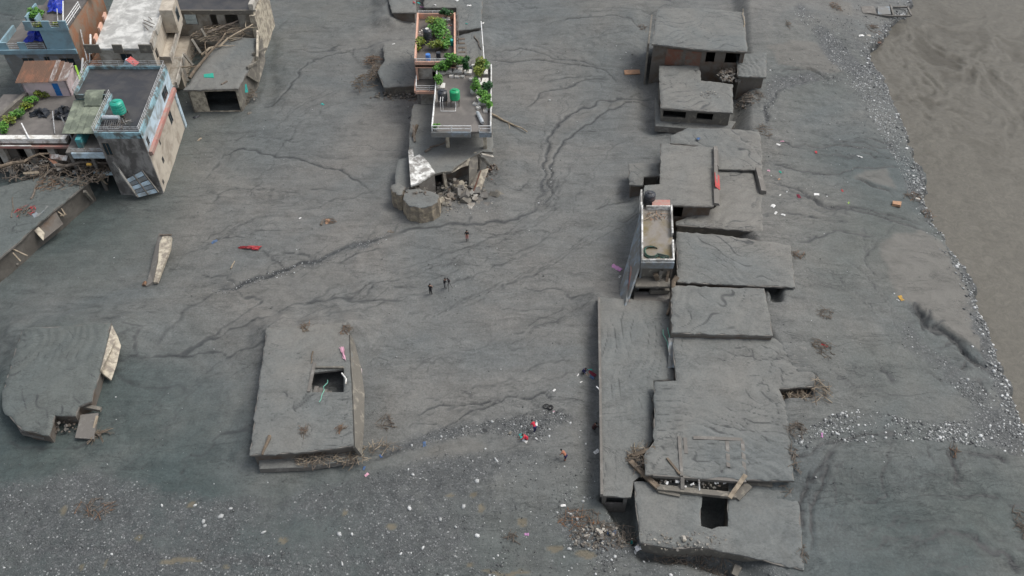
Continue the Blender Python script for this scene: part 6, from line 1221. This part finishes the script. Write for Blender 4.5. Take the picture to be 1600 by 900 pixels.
S = [(512,346,.55,'board','orange-brown rag beside a dark lump on the open mud'),(335,378,.5,'bluecloth','faded blue cloth half buried in the mud'),(312,218,.5,'woodpale','pale broken chair-like wreck beside the blue and beige house'),(307,183,.8,'tankblack','flat dark box on the mud right of the blue and beige house'),(504,163,.4,'tealcloth','small teal rag near the top of the open mud'),(390,177,.55,'concrete_tan','tan flat patch of debris on the upper open mud'),(639,184,.35,'tankblack','black bag beside the lower roof of the white terrace house'),
 (611,362,.55,'wooddark','dark root lump at the top of the gravel streak'),(530,480,.28,'whitecloth','white scrap alone above the lone roof with the stairwell'),(469,341,.2,'whitecloth','tiny white scrap on the mud left of the orange rag'),(963,419,.85,'mauvecloth','pink-mauve cloth hanging beside the leaning blue wall'),(968,433,.4,'whitecloth','white and black scrap below the pink-mauve cloth'),(866,610,.28,'whitecloth','white bag beside the black tyres'),
 (1219,269,.42,'tankteal','teal green bag on the bank right of the red panel roof'),(1217,280,.25,'board','orange scrap below the teal green bag'),(1201,267,.3,'pinkcloth','pink scrap at the broken edge of the mud terrace'),(1248,307,.45,'maroon','maroon cloth on the bank, right of the white scraps'),(1276,304,.4,'whitecloth','white and pink rags in the middle of the bank'),(1316,298,.25,'redcloth','small red scrap near the lime plastic'),(1326,317,.25,'greencloth','small lime-green plastic on the bank'),(1343,245,.4,'whitecloth','bright white sheet scrap high on the bank'),
 (1208,322,.5,'whitecloth','long white plastic piece beside the mud terrace'),(1224,336,.42,'whitecloth','lower white plastic piece beside the mud terrace'),(1212,333,.3,'whitecloth','white scrap between the two long white pieces'),(1219,305,.3,'whitecloth','scattered pale scrap left of the maroon cloth'),(1275,238,.3,'redcloth','faded red rag on the upper bank'),(1222,221,.3,'pinkcloth','pink patch of rags by the corner of the narrow mud strip'),(1216,226,.3,'whitecloth','pale stone-like scrap beside the pink rags'),(1408,466,.45,'yellow','ochre scrap on the smooth mud pan'),(1403,469,.22,'whitecloth','white scrap beside the ochre scrap'),(1288,540,.4,'redcloth','faded red cloth in twigs right of the L-shaped roof'),
 (1447,90,.5,'redcloth','red rags on the gravel bank near the river') if False else (1372,66,.6,'rustpanel','rusty wreck at the river edge near the concrete frames'),(1345,56,.7,'whitecloth','pale broken block near the concrete frames'),(573,742,.3,'pinkcloth','magenta scrap on the gravel below the lone roof'),(569,732,.3,'bluecloth','faded blue scrap above the magenta scrap'),(595,713,.3,'bluecloth','small blue rag at the right of the porch debris'),(663,694,.35,'bluecloth','pale blue patch of cloth in the gravel'),(932,706,.4,'whitecloth','white bag at the foot of the long narrow roof'),(1284,680,.4,'mauvecloth','purple rag on the gravel right of the L-shaped roof'),
 (823,835,.3,'mauvecloth','mauve scrap at the bottom of the gravel, near the dark heap'),(880,790,.3,'whitecloth','white patch of scraps beside the brown heap'),(1000,855,.7,'whitecloth','white bags piled at the corner of the nearest roof') ,(988,847,.6,'tealcloth','pale teal bag at the corner of the nearest roof'),(955,832,.5,'bluecloth','dark blue cloth in the wreckage near the ditch'),(1156,787,.3,'whitecloth','white plastic beside the broken corner beam'),(1100,442,.35,'whitecloth','white scrap in the gap between two stepped mud roofs'),(1034,206,.3,'bluecloth','dark blue scrap by the ledge front'),(1091,217,.5,'bluecloth','blue-grey post wrapped in cloth on the narrow mud strip')]
for k, (px, py, s, m, lab) in enumerate(S):
    z = {1100:3.2,1091:3.6}.get(px); scrap(lab, px, py, s, m, 500+k, z=z)
c = PG(389,388); sheet('red_cloth', 'long red striped cloth lying on the open mud, left of centre', [c+V(-1.3,.05,.05),c+V(1.3,-.45,.05),c+V(1.5,.25,.05),c+V(-1.0,.16,.05)], 'redcloth', 'cloth', 79, 9, .42)
sheet('cloth', 'pink cloth caught on the right edge of the lone roof with the stairwell', [P(530,543,2.4),P(537,541,2.5),P(541,566,2.35),P(536,558,2.4)], 'pinkcloth', 'cloth', 80, 5, .2); mb = MB(); mb.tube([P(534,583,2.6),P(541,592,2.7),P(540,600,2.6)], .09, 6); top('pipe', mb, M['white'], 'bent white pipe at the right of the stairwell', 'pipe')
mb = MB(); mb.tube(crooked(P(512,594,1.9),P(499,628,2.45),7,.2,5), .045, 5); top('rope', mb, M['greenrope'], 'pale green rope trailing out of the stairwell', 'rope'); mb = MB(); mb.tube(crooked(P(1036,515,2.2),P(1046,560,2.2),8,.25,6), .04, 5); mb.tube(crooked(P(1043,512,2.4),P(1046,545,2.2),6,.2,8), .04, 5); top('rope', mb, M['greenrope'], 'green rope hanging beside the long narrow roof', 'rope')
sheet('tarpaulin', 'dull green tarpaulin hanging on the left wall of the L-shaped roof', [P(1047,528,2.9)+V(-.2,0,0),P(1054,528,2.9)+V(-.15,0,0),P(1055,575,2.0)+V(-.1,0,0),P(1050,575,1.8)+V(-.4,0,0)], 'bluegrey', 'tarpaulin', 81, 6, .15)
log('short brown log at the front left corner of the lone roof', P(421,681,2.45), P(410,711,2.4), .2, 'wood', 0, 82); log('thin stick left of the stairwell kerb', P(489,549,2.4), P(486,568,2.4), .08, 'wood', 0, 83)
for k, (px, py, z, n, rx, ry, lab) in enumerate(((541,516,2.3,34,.6,.7,'brown twigs at the far right corner of the lone roof'),(478,510,2.3,24,.5,.4,'small brown twigs on the far edge of the lone roof'),(475,672,2.4,18,.3,.5,'small brown clump near the front of the lone roof'),(533,668,2.4,18,.3,.4,'brown clump at the right edge of the lone roof'),(490,716,1.2,80,1.8,.8,'tangle of wood and plastic hanging over the front of the lone roof'),(548,716,.9,70,1.6,.8,'wooden wreckage at the front right corner of the lone roof'),(585,698,.2,46,2.4,.7,'long thin sticks trailing right from the lone roof'))):
    c = P(px,py,z); twigs('branch_pile', lab, (c.x,c.y,z-.1), rx, ry, .5, n, ['wood','wooddark','orangewood' if k < 4 else 'woodpale'], 90+k, (.02,.05), (.4,1.5))
PILES = [(150,792,1.9,1.1,70,'orangewood','orange-brown stick pile on the dark gravel, lower left'),(515,346,.9,.5,26,'orangewood','orange twigs on the open mud beside the rag'),(603,662,1.0,.9,40,'wooddark','dark twig clump right of the lone roof'),(905,810,2.0,1.0,110,'orangewood','rusty brown brush heap near the ditch'),(800,840,.5,.4,24,'wooddark','small dark heap of sticks on the bottom gravel'),(950,835,3.0,1.4,150,'wooddark','brown wreckage and twigs at the corner of the nearest roof'),(1060,868,3.2,.9,150,'wooddark','dark branches along the ditch below the nearest roof'),(1120,885,1.6,1.0,80,'wooddark','dark brush at the bottom edge below the nearest roof'),
 (1175,150,1.6,2.0,120,'wooddark','dark brush heap right of the stepped roof with windows'),(1195,205,1.0,1.6,60,'wood','brown brush at the far right of the narrow mud strip'),(1247,398,.8,.6,40,'orangewood','brown clump at the right end of the long flat roof'),(1228,441,.6,.4,20,'wooddark','small brown clump on the corner of the long flat roof'),(1288,490,.9,.8,40,'wooddark','grey twigs on the bank, right of the long flat roof'),(1285,545,1.1,1.2,70,'wood','pale twigs by the upper right corner of the L-shaped roof'),(1243,672,.9,1.0,60,'wooddark','dark twigs under the right edge of the L-shaped roof'),(1240,715,.5,1.4,40,'wooddark','brown twigs down the right edge of the L-shaped roof'),
 (1005,45,1.0,1.2,40,'wooddark','dark twigs left of the widest far roof'),(1140,108,1.8,1.4,90,'wooddark','wreckage heap on the back corner of the stepped roof with windows'),(1425,306,1.2,.8,50,'orangewood','orange-brown wreck on the gravel point by the river'),(1450,335,.8,1.0,40,'orangewood','brown branches at the river edge below the gravel point'),(1305,10,.8,1.6,60,'orangewood','brown stump of branches at the top right, by the concrete frames'),(1365,45,1.2,1.6,50,'orangewood','brown wreck on the spit below the concrete frames'),(1372,78,.8,.8,40,'wooddark','dark wreck at the tip of the spit'),(1233,40,.4,1.5,24,'orangewood','thin reddish branch on the far bank'),(1490,700,.3,.8,20,'orangewood','reddish stick on the gravel near the dark trench'),(1596,818,.8,1.6,50,'wooddark','dark brush at the right edge of the photo'),(1248,862,.6,1.0,40,'wooddark','dark twigs on the fold of mud at the bottom right'),(1228,765,.5,.6,16,'wooddark','small twigs right of the broken corner beam'),(650,5,.9,.4,26,'orangewood','small brown twigs on the roof strip behind the peach house')]
for k, (px, py, rx, ry, n, m, lab) in enumerate(PILES):
    c = PG(px,py) if px not in (1140,) else P(px,py,3.5); z0 = c.z if px in (1140,) else None
    twigs('branch_pile', lab, c, rx, ry, .4, int(n*.62), [m,'wooddark','wooddark'], 200+k, (.02,.055), (.4,1.6), zfun=(lambda x,y: 3.5) if z0 else (lambda x,y: max(gz(x,y),c.z-.6)))
for k, (px, py, rx, ry, n, s, lab, m) in enumerate(((1140,118,1.9,1.9,110,(.15,.7),'grey rubble on the back corner of the stepped roof with windows',['concrete','concrete','wooddark']),(1165,160,1.2,2.2,70,(.15,.5),'grey rubble right of the stepped roof with windows',['concrete','wooddark']),(940,838,3.0,1.4,110,(.12,.5),'rubble and stones at the lower corner of the long narrow roof',['concrete','concrete_tan','brownwall','palewall']),(1060,845,4.5,1.0,90,(.08,.32),'pale gravel scattered over the near edge of the nearest roof',['palewall','concrete','concrete_tan']),(1110,148,1.6,1.2,50,(.08,.25),'pale stones on the stepped roof with windows',['palewall','concrete']))):
    z = {1140:3.45,1060:1.8,1110:3.55}.get(px); c = P(px,py,z) if z else PG(px,py); rubble('rubble', lab, (c.x,c.y,c.z), rx, ry, .25 if z else .6, n, m, s, 260+k, zfun=None if z else (lambda x,y: gz(x,y)))
# concrete frames at the river's edge
t = root('frame_wreck', PG(1385,18), 'ruined concrete frame with two open bays at the top right, by the river', 'ruin')
def fb(x0,y0,x1,y1,z=.62,w=.26): beam(t, P(x0,y0,z), P(x1,y1,z), w, 'concrete', 'beam')
for q in ((1337,8,1346,20),(1346,20,1388,25),(1388,25,1423,25),(1391,8,1396,24),(1396,11,1418,11),(1418,11,1424,24),(1364,10,1368,22)): fb(*q)
mb = MB(); mb.slab([P(1345,10,.9),P(1365,9,.9),P(1368,21,.8),P(1348,20,.8)], .2); mb.obj('slab', M['concrete'], t); mb = MB(); mb.slab([P(1371,10,.9),P(1390,10,.9),P(1392,22,.8),P(1372,22,.8)], .2); mb.obj('slab', M['bluegrey'], t)
mb = MB(); mb.slab([P(1337,55,.8),P(1360,54,.8),P(1362,60,.6),P(1341,61,.6)], .35); top('wall_slab', mb, M['palewall'], 'broken white slab on the river spit below the concrete frames', 'slab')
mb = MB(); mb.slab([PG(975,112)+V(0,0,.3),PG(999,111)+V(0,0,.3),PG(1000,117)+V(0,0,.2),PG(976,118)+V(0,0,.2)], .1); top('board', mb, M['board'], 'orange-brown board lying left of the widest far roof', 'board')
for k, (px,py,s,m,lab) in enumerate(((1400,320,1.0,'board','brown boulder-like lump on the bank above the river'),(1433,313,.8,'palewall','pale rock at the gravel point by the river'),(1090,858,.5,'palewall','pale block at the near edge of the nearest roof'),(1150,893,1.0,'concrete_tan','tan block at the bottom edge below the nearest roof'),(1068,842,.55,'palewall','largest pale block on the near edge of the nearest roof'),(797,677,.45,'concrete_tan','tan boulder in the gravel band left of the red-dressed people'),(503,350,.6,'wooddark','dark lump at the left of the orange rag'))):
    p = PG(px,py) if px not in (1068,) else P(px,py,1.8); mb = MB(); chunk(mb, p+V(0,0,s*.15), s, random.Random(600+k)); top('boulder', mb, M[m], lab, 'rock', 'single rocks')
# leaning timbers of the right-hand row
log('leaning driftwood post between the narrow house and the stepped roof', P(1058,432,4.4), P(1042,492,1.9), .3, 'wood', 0, 84, name='timber', cat='timber'); log('pole sticking up from the far edge of the widest far roof', P(1162,42,6.6), P(1161,14,6.9), .09, 'woodpale', 0, 85, name='pole', cat='pole')
log('thin white stick on the mud right of the lone roof', PG(572,551)+V(0,0,.1), PG(588,546)+V(0,0,.1), .06, 'woodpale', 0, 86, name='stick', cat='stick'); log('short pale stick on the open mud below the red striped cloth', PG(361,421)+V(0,0,.15), PG(367,409)+V(0,0,.15), .1, 'woodpale', 0, 87, name='stick', cat='stick'); log('white stick at the left edge of the long narrow roof', P(932,604,1.9), P(939,612,1.9), .07, 'railwhite', 0, 88, name='stick', cat='stick')
# tyres
def torus(c, R, r, n=20, m=8, tilt=0.2):
    mb = MB(); vs = []; fs = []
    for i in range(n):
        a = 2*math.pi*i/n
        for j in range(m): b = 2*math.pi*j/m; vs.append(Vector(c)+V((R+r*math.cos(b))*math.cos(a),(R+r*math.cos(b))*math.sin(a),r*math.sin(b)+tilt*R*math.cos(a)))
    for i in range(n):
        for j in range(m): fs.append((i*m+j,((i+1)%n)*m+j,((i+1)%n)*m+(j+1)%m,i*m+(j+1)%m))
    mb.add(vs, fs); return mb
p = PG(853,636); top('tyre', torus(p+V(0,0,.16), .27, .055), M['rubber'], 'thin empty black ring lying left of the tyre with the white bag', 'tyre', 'black rings on the gravel', True); p = PG(860,638); top('tyre', torus(p+V(0,0,.16), .24, .09), M['rubber'], 'black tyre with a white bag in its middle', 'tyre', 'black rings on the gravel', True)
scrap('white bag inside the black tyre', 860, 638, .14, 'whitecloth', 700); scrap('pink scrap touching the black tyre', 865, 643, .14, 'pinkcloth', 701)
# ------------------------------------------------------------------ people
def person(label, px, py, pose, face, cols, group=None, z=None, extra=None):
    """one continuous skinned body; cols: skin/shirt/trousers/shoes material keys; face: heading in radians (0 = towards +Y)"""
    p = PG(px,py) if z is None else P(px,py,z)
    J = {}; E_ = []; T = {}
    def j(k, x, y, zz, r, tagk): J[k] = (V(x,y,zz), r); T[k] = tagk
    A = dict(hip=.93, lean=0.0, knee_f=0.04, squat=False, kneel=False); A.update(pose)
    hz = A['hip']; ln = A['lean']
    sp = lambda d: V(0, math.sin(ln)*d, math.cos(ln)*d)     # along the back
    pel = V(0,0,hz)
    def jv(k, v, r, tagk): j(k, v.x, v.y, v.z, r, tagk)
    jv('pelvis', pel, .135, 'leg'); jv('waist', pel+sp(.18), .150, 'top'); jv('chest', pel+sp(.38), .185, 'top'); jv('neckbase', pel+sp(.53), .085, 'top')
    hd = A.get('head', 0.15); nk = pel+sp(.60); hv = V(0, math.sin(min(ln*.6+hd,1.2)), math.cos(min(ln*.6+hd,1.2)))
    jv('neck', nk, .055, 'skin'); jv('chin', nk+hv*.07+V(0,.035,0), .075, 'skin'); jv('skull', nk+hv*.18+V(0,.015,0), .098, 'skin'); jv('crown', nk+hv*.255, .06, 'skin'); jv('nose', nk+hv*.13+V(0,.125,0), .016, 'skin')
    E_ += [('pelvis','waist'),('waist','chest'),('chest','neckbase'),('neckbase','neck'),('neck','chin'),('chin','skull'),('skull','crown'),('chin','nose')]
    for s, S_ in ((-1,'l'),(1,'r')):
        sh = pel+sp(.50)+V(s*.185,0,0); aim = A['arm_'+S_]
        el = sh+aim[0].normalized()*.29; wr = el+aim[1].normalized()*.25
        jv('sh'+S_, sh, .078, 'top'); jv('el'+S_, el, .045, 'top' if A.get('sleeve',False) else 'skin'); jv('wr'+S_, wr, .030, 'skin')
        pd = aim[1].normalized(); pm = wr+pd*.08; jv('pa'+S_, pm, .034, 'skin'); side = pd.cross(V(0,0,1)); side = side.normalized() if side.length > .1 else V(1,0,0)
        E_ += [('neckbase','sh'+S_),('sh'+S_,'el'+S_),('el'+S_,'wr'+S_),('wr'+S_,'pa'+S_)]
        for f, (o, l) in enumerate(((-.032,.075),(-.011,.088),(.011,.082),(.032,.062))):
            a = pm+side*o*1.05+pd*.03; jv(f'f{f}{S_}', a, .011, 'skin'); jv(f'g{f}{S_}', a+pd*l*.6+V(0,0,-.004), .0095, 'skin'); jv(f'h{f}{S_}', a+pd*l*.85+V(0,0,-l*.4), .008, 'skin')
            E_ += [('pa'+S_,f'f{f}{S_}'),(f'f{f}{S_}',f'g{f}{S_}'),(f'g{f}{S_}',f'h{f}{S_}')]
        a = wr+pd*.035+side*s*-.035; jv('t0'+S_, a, .013, 'skin'); jv('t1'+S_, a+side*s*-.03+pd*.045, .010, 'skin'); E_ += [('wr'+S_,'t0'+S_),('t0'+S_,'t1'+S_)]
        hp = pel+V(s*.095,0,-.05); kn = V(*A['knee_'+S_]); an = V(*A['ankle_'+S_]); kn.x += s*.10; an.x += s*.10
        jv('hp'+S_, hp, .112, 'leg'); jv('kn'+S_, kn, .075, 'leg'); jv('mid'+S_, (kn+an)*.5+V(0,-.015,.02), .068, 'calf'); jv('an'+S_, an, .038, 'calf'); jv('to'+S_, an+V(s*.02,.15,-.045), .036, 'shoe'); jv('he'+S_, an+V(0,-.05,-.045), .036, 'shoe')
        E_ += [('pelvis','hp'+S_),('hp'+S_,'kn'+S_),('kn'+S_,'mid'+S_),('mid'+S_,'an'+S_),('an'+S_,'to'+S_),('an'+S_,'he'+S_)]
    keys = list(J); me = bpy.data.meshes.new('skeleton'); me.from_pydata([J[k][0] for k in keys], [(keys.index(a),keys.index(b)) for a,b in E_], [])
    ob = bpy.data.objects.new('tmp_body', me); COL.objects.link(ob); ob.modifiers.new('skin','SKIN'); sv = me.skin_vertices[0].data
    for k, q in zip(keys, sv): q.radius = (J[k][1],J[k][1]); q.use_root = (k == 'pelvis')
    ob.modifiers.new('sub','SUBSURF').levels = 1
    dg = bpy.context.evaluated_depsgraph_get(); dg.update(); body = bpy.data.meshes.new_from_object(ob.evaluated_get(dg)); bpy.data.objects.remove(ob)
    pos = np.array([J[k][0][:] for k in keys]); order = ['skin','top','leg','calf','shoe']; mats = [cols['skin'],cols['top'],cols['leg'],cols.get('calf',cols['leg']),cols['shoe']]
    body.materials.clear()
    for m in mats: body.materials.append(M[m])
    lab = [order.index(T[k]) for k in keys]
    for f in body.polygons: f.material_index = lab[int(np.argmin(((pos-np.array(f.center[:]))**2).sum(1)))]; f.use_smooth = True
    t = root('person', p, label, 'person', group); t.rotation_euler = (0,0,-face)
    b = bpy.data.objects.new('body', body); COL.objects.link(b); b.parent = t
    sk = J['skull'][0]; mb = MB(); mb.lathe((0,0,0), [(.095,-.045),(.107,.0),(.103,.05),(.07,.095),(.02,.113)], 14); hair = mb.obj('hair', M[cols.get('hair','hair')], None); hair.parent = t; hair.location = sk+V(0,-.018,.012); hair.rotation_euler = (-min(ln*.6+hd,1.2)+.35,0,0)
    for sx in (-1,1):
        mb = MB(); mb.lathe((0,0,0), [(.006,-.006),(.011,0),(.006,.006)], 6); e = mb.obj('eye', M['c_black'], None); e.parent = t; e.location = J['chin'][0]*.5+sk*.5+V(sx*.034,.085,.02)
    return t
ST = dict(knee_l=(0,.03,.49), knee_r=(0,.05,.49), ankle_l=(0,0,.09), ankle_r=(0,.08,.09))
person('person in a dark shirt and reddish shorts standing alone below the fallen slabs', 730, 376, dict(ST, arm_l=(V(-.3,.3,-1),V(.5,.8,.4)), arm_r=(V(.3,.3,-1),V(-.5,.8,.4)), sleeve=True), math.pi, dict(skin='skin',top='c_black',leg='c_shorts',calf='c_dark',shoe='c_black'), 'people standing on the mud')
person('person in a black jacket and grey trousers bending to the tripod', 695, 451, dict(ST, lean=.15, arm_l=(V(-.2,.5,-.8),V(.2,1,.3)), arm_r=(V(.3,.7,-.6),V(.1,1,.5)), sleeve=True), 1.2, dict(skin='skin',top='c_black',leg='c_grey',shoe='c_black'), 'people standing on the mud')
person('person in black clothes standing left of the tripod, arms bent at the waist', 673, 460, dict(ST, arm_l=(V(-.3,.1,-1),V(.6,.9,.1)), arm_r=(V(.35,.1,-1),V(-.6,.9,.2)), sleeve=True), .5, dict(skin='skin',top='c_black',leg='c_black',calf='c_black',shoe='c_dark'), 'people standing on the mud')
SQ = dict(hip=.32, lean=.75, knee_l=(-.05,.36,.50), knee_r=(.05,.38,.50), ankle_l=(-.02,.10,.09), ankle_r=(.02,.12,.09), head=.1, sleeve=True, arm_l=(V(-.2,.8,-.5),V(.3,.8,-.6)), arm_r=(V(.2,.8,-.5),V(-.3,.8,-.6)))
person('person in a red top and dark trousers bending over, near the black tyres', 836, 675, dict(ST, hip=.85, lean=1.15, sleeve=True, arm_l=(V(-.1,.3,-1),V(.1,.3,-1)), arm_r=(V(.1,.4,-1),V(-.1,.3,-1))), -.5, dict(skin='skin',top='c_red',leg='c_navy',shoe='c_dark'), 'people gathering things on the gravel')
person('person in a crimson top crouching beside a turquoise cloth', 824, 687, dict(SQ), -1.6, dict(skin='skin',top='c_red',leg='c_red',calf='c_dark',shoe='c_dark'), 'people gathering things on the gravel')
person('person in a rust-orange top and dark trousers stooping on the gravel', 884, 719, dict(ST, hip=.82, lean=1.0, sleeve=True, arm_l=(V(-.1,.4,-1),V(.1,.4,-1)), arm_r=(V(.1,.4,-1),V(-.1,.5,-1))), -.9, dict(skin='skin',top='c_orange',leg='c_navy',calf='c_orange',shoe='c_dark'), 'people gathering things on the gravel')
person('person in dark brown squatting against the wall of the long narrow roof', 926, 671, dict(SQ, lean=.45), 1.3, dict(skin='skin',top='c_brown',leg='c_brown',calf='c_dark',shoe='c_dark'), 'people gathering things on the gravel')
person('person in navy sitting with red bundles by the wall of the long narrow roof', 911, 582, dict(SQ, lean=.5), 2.4, dict(skin='skin',top='c_navy',leg='c_navy',calf='c_dark',shoe='c_dark'), 'people gathering things on the gravel')
for k, (px,py,s,m,lab) in enumerate(((924,583,.7,'maroon','dark red bundle of cloth against the wall of the long narrow roof'),(925,590,.5,'bluecloth','blue cloth under the dark red bundle'),(903,586,.22,'whitecloth','white scrap left of the seated navy figure'),(908,597,.2,'whitecloth','small pale scrap below the seated navy figure'),(921,578,.35,'tealcloth','grey-green rag above the dark red bundle'),(814,682,.5,'tealcloth','turquoise cloth spread in front of the crouching person'),(820,689,.45,'whitecloth','white cloth below the crimson-topped person'),(838,663,.25,'whitecloth','white bag held over by the bending red-topped person'))): scrap(lab, px, py, s, m, 720+k, group='cloth and bundles among the people')
# camera on a tripod
p = PG(702,452); t = root('camera_tripod', p, 'black camera on a three-legged tripod beside the person in the black jacket', 'tripod')
for a in (0.4,2.5,4.6):
    mb = MB(); mb.tube([p+V(0,0,1.35),p+V(.42*math.cos(a),.42*math.sin(a),.0)], [.035,.02], 6); mb.obj('leg', M['c_dark'], t)
mb = MB(); mb.box(p+V(0,0,1.52),(.2,.34,.24),.5); cb = mb.obj('camera', M['c_black'], t); mb = MB(); R = Matrix.Rotation(.5,3,'Z'); mb.tube([p+V(0,0,1.52)+R@V(0,.17,0),p+V(0,0,1.52)+R@V(0,.42,0)], [.075,.085], 12); mb.obj('lens', M['c_black'], cb); mb = MB(); mb.box(p+V(0,0,1.375),(.1,.1,.05)); mb.obj('head', M['c_dark'], t)
# ------------------------------------------------------------------ stones: the largest one by one, the gravel as one mass
ICO = None
def ico():
    bm = bmesh.new(); bmesh.ops.create_icosphere(bm, subdivisions=1, radius=1.0); v = np.array([x.co[:] for x in bm.verts]); f = np.array([[q.index for q in x.verts] for x in bm.faces]); bm.free(); return v, f
IV, IF = ico()
rs = np.random.RandomState(5)
def stones_mesh(name, pos, size, tint, mat):
    n = len(pos); nv, nf = len(IV), len(IF)
    ang = rs.rand(n)*6.283; sc = np.stack([rs.uniform(.7,1.4,n),rs.uniform(.6,1.1,n),rs.uniform(.4,.75,n)],1)*size[:,None]*.5
    jit = 1+rs.uniform(-.22,.22,(n,nv,1)); V_ = IV[None]*jit*sc[:,None,:]; c, s = np.cos(ang)[:,None], np.sin(ang)[:,None]
    X = V_[:,:,0]*c-V_[:,:,1]*s+pos[:,0:1]; Y = V_[:,:,0]*s+V_[:,:,1]*c+pos[:,1:2]; Z = V_[:,:,2]+pos[:,2:3]+size[:,None]*.08
    co = np.stack([X,Y,Z],2).reshape(-1,3).astype(np.float32); F = (IF[None]+(np.arange(n)*nv)[:,None,None]).reshape(-1,3).astype(np.int32)
    me = bpy.data.meshes.new(name); me.vertices.add(len(co)); me.vertices.foreach_set('co', co.ravel()); me.loops.add(len(F)*3); me.loops.foreach_set('vertex_index', F.ravel())
    me.polygons.add(len(F)); me.polygons.foreach_set('loop_start', np.arange(0,len(F)*3,3,dtype=np.int32)); me.polygons.foreach_set('loop_total', np.full(len(F),3,np.int32))
    at = me.attributes.new('tint','FLOAT','POINT'); at.data.foreach_set('value', np.repeat(tint,nv).astype(np.float32)); me.materials.append(mat); me.update(calc_edges=True)
    o = bpy.data.objects.new(name, me); COL.objects.link(o); return o
gp_ = []; big = []
def field(px_poly, n, smin, smax, bright, z, bign=0, pw=2.6):
    """stones strewn over an outline given in the photograph"""
    pts = np.array(px_poly, float); lo, hi = pts.min(0), pts.max(0); out = 0; tries = 0
    while out < n and tries < 40:
        q = lo+rs.rand(n*2,2)*(hi-lo); q = q[in_poly(q[:,0], q[:,1], px_poly)]; tries += 1
        den = 0.5+fbm(q[:,0], q[:,1], 0.018, 900+int(abs(pts[0,0]))%50, 3)*1.9; q = q[rs.rand(len(q)) < den][:n-out]; out += len(q)
        for a, b in q:
            s = smin+(smax-smin)*rs.rand()**pw*rs.rand(); w = P(a,b,z); zz = gz(w.x,w.y); w = P(a,b,zz); gp_.append((w.x,w.y,gz(w.x,w.y),s,min(1,max(0,rs.normal(bright,.24)))))
    for _ in range(bign):
        for _t in range(30):
            a, b = lo+rs.rand(2)*(hi-lo)
            if in_poly(np.array([a]),np.array([b]),px_poly)[0]: break
        w = PG(a,b); big.append((w.x,w.y,w.z,rs.uniform(.2,.36),rs.uniform(.8,1.0)))
for (poly, a), n, s0, s1, br, bn in zip([(g[0],g[1]) for g in GRAVEL], (260,3800,1900,420,380,4600,1300,700,520,110,1500,70,240,420,160,360,260), (.08,)*17, (.34,.36,.46,.3,.34,.27,.30,.38,.28,.3,.36,.3,.3,.3,.3,.36,.4), (.6,.76,.68,.6,.6,.46,.52,.56,.58,.66,.5,.72,.55,.55,.5,.58,.6), (2,0,20,0,4,26,14,8,0,3,12,2,2,3,3,4,3)):
    zz = 0.9 if a and poly[0][0] > 1190 else 0.0
    field([tuple(map(float,p)) for p in poly], n, s0, s1, br, zz, bn)
for i in range(len(bank)-1):      # stones along the water's edge
    for _ in range(26):
        t_ = rs.rand(); b_ = bank[i]*(1-t_)+bank[i+1]*t_; x = b_[0]-abs(rs.normal(.5,.8)); y = b_[1]+rs.normal(0,.6); gp_.append((x,y,gz(x,y),.10+.35*rs.rand()**2,min(1,max(0,rs.normal(.74,.22)))))
for _ in range(2600):              # strays over the open mud
    a, b = rs.uniform(0,1430), rs.uniform(0,760); w = PG(a,b); gp_.append((w.x,w.y,w.z,.06+.15*rs.rand()**3,min(1,max(0,rs.choice((.72,.15,.3))+rs.normal(0,.15)))))
g = np.array(gp_); g = g[(g[:,1] > 29)]
tag(stones_mesh('gravel_stones', g[:,:3], g[:,3], g[:,4], M['pebble']), 'grey and white river stones strewn over the gravel', 'gravel', kind='stuff')
protos = []
for k in range(8):
    o = stones_mesh('stone', np.zeros((1,3)), np.array([1.0]), np.array([.86+.02*k]), M['pebble']); protos.append(o)
SP = [(345,807),(412,832),(360,795),(305,790),(253,790),(640,795),(688,812),(724,792),(745,752),(775,719),(645,742),(550,835),(661,856),(745,837),(320,822),(318,815),(530,835),(890,803),(1166,788)]
for a, b in SP: w = PG(a,b); big.append((w.x,w.y,w.z,.48,.95))
for k, (x,y,z,s,t_) in enumerate(big):
    o = protos[k] if k < 8 else protos[k%8].copy()
    if k >= 8: COL.objects.link(o)
    o.location = (x,y,z); o.scale = (s*rs.uniform(.8,1.3),s*rs.uniform(.8,1.2),s); o.rotation_euler = (0,0,rs.rand()*6.28)
    tag(o, 'larger pale stone lying on the gravel', 'stone', 'larger pale stones on the gravel')
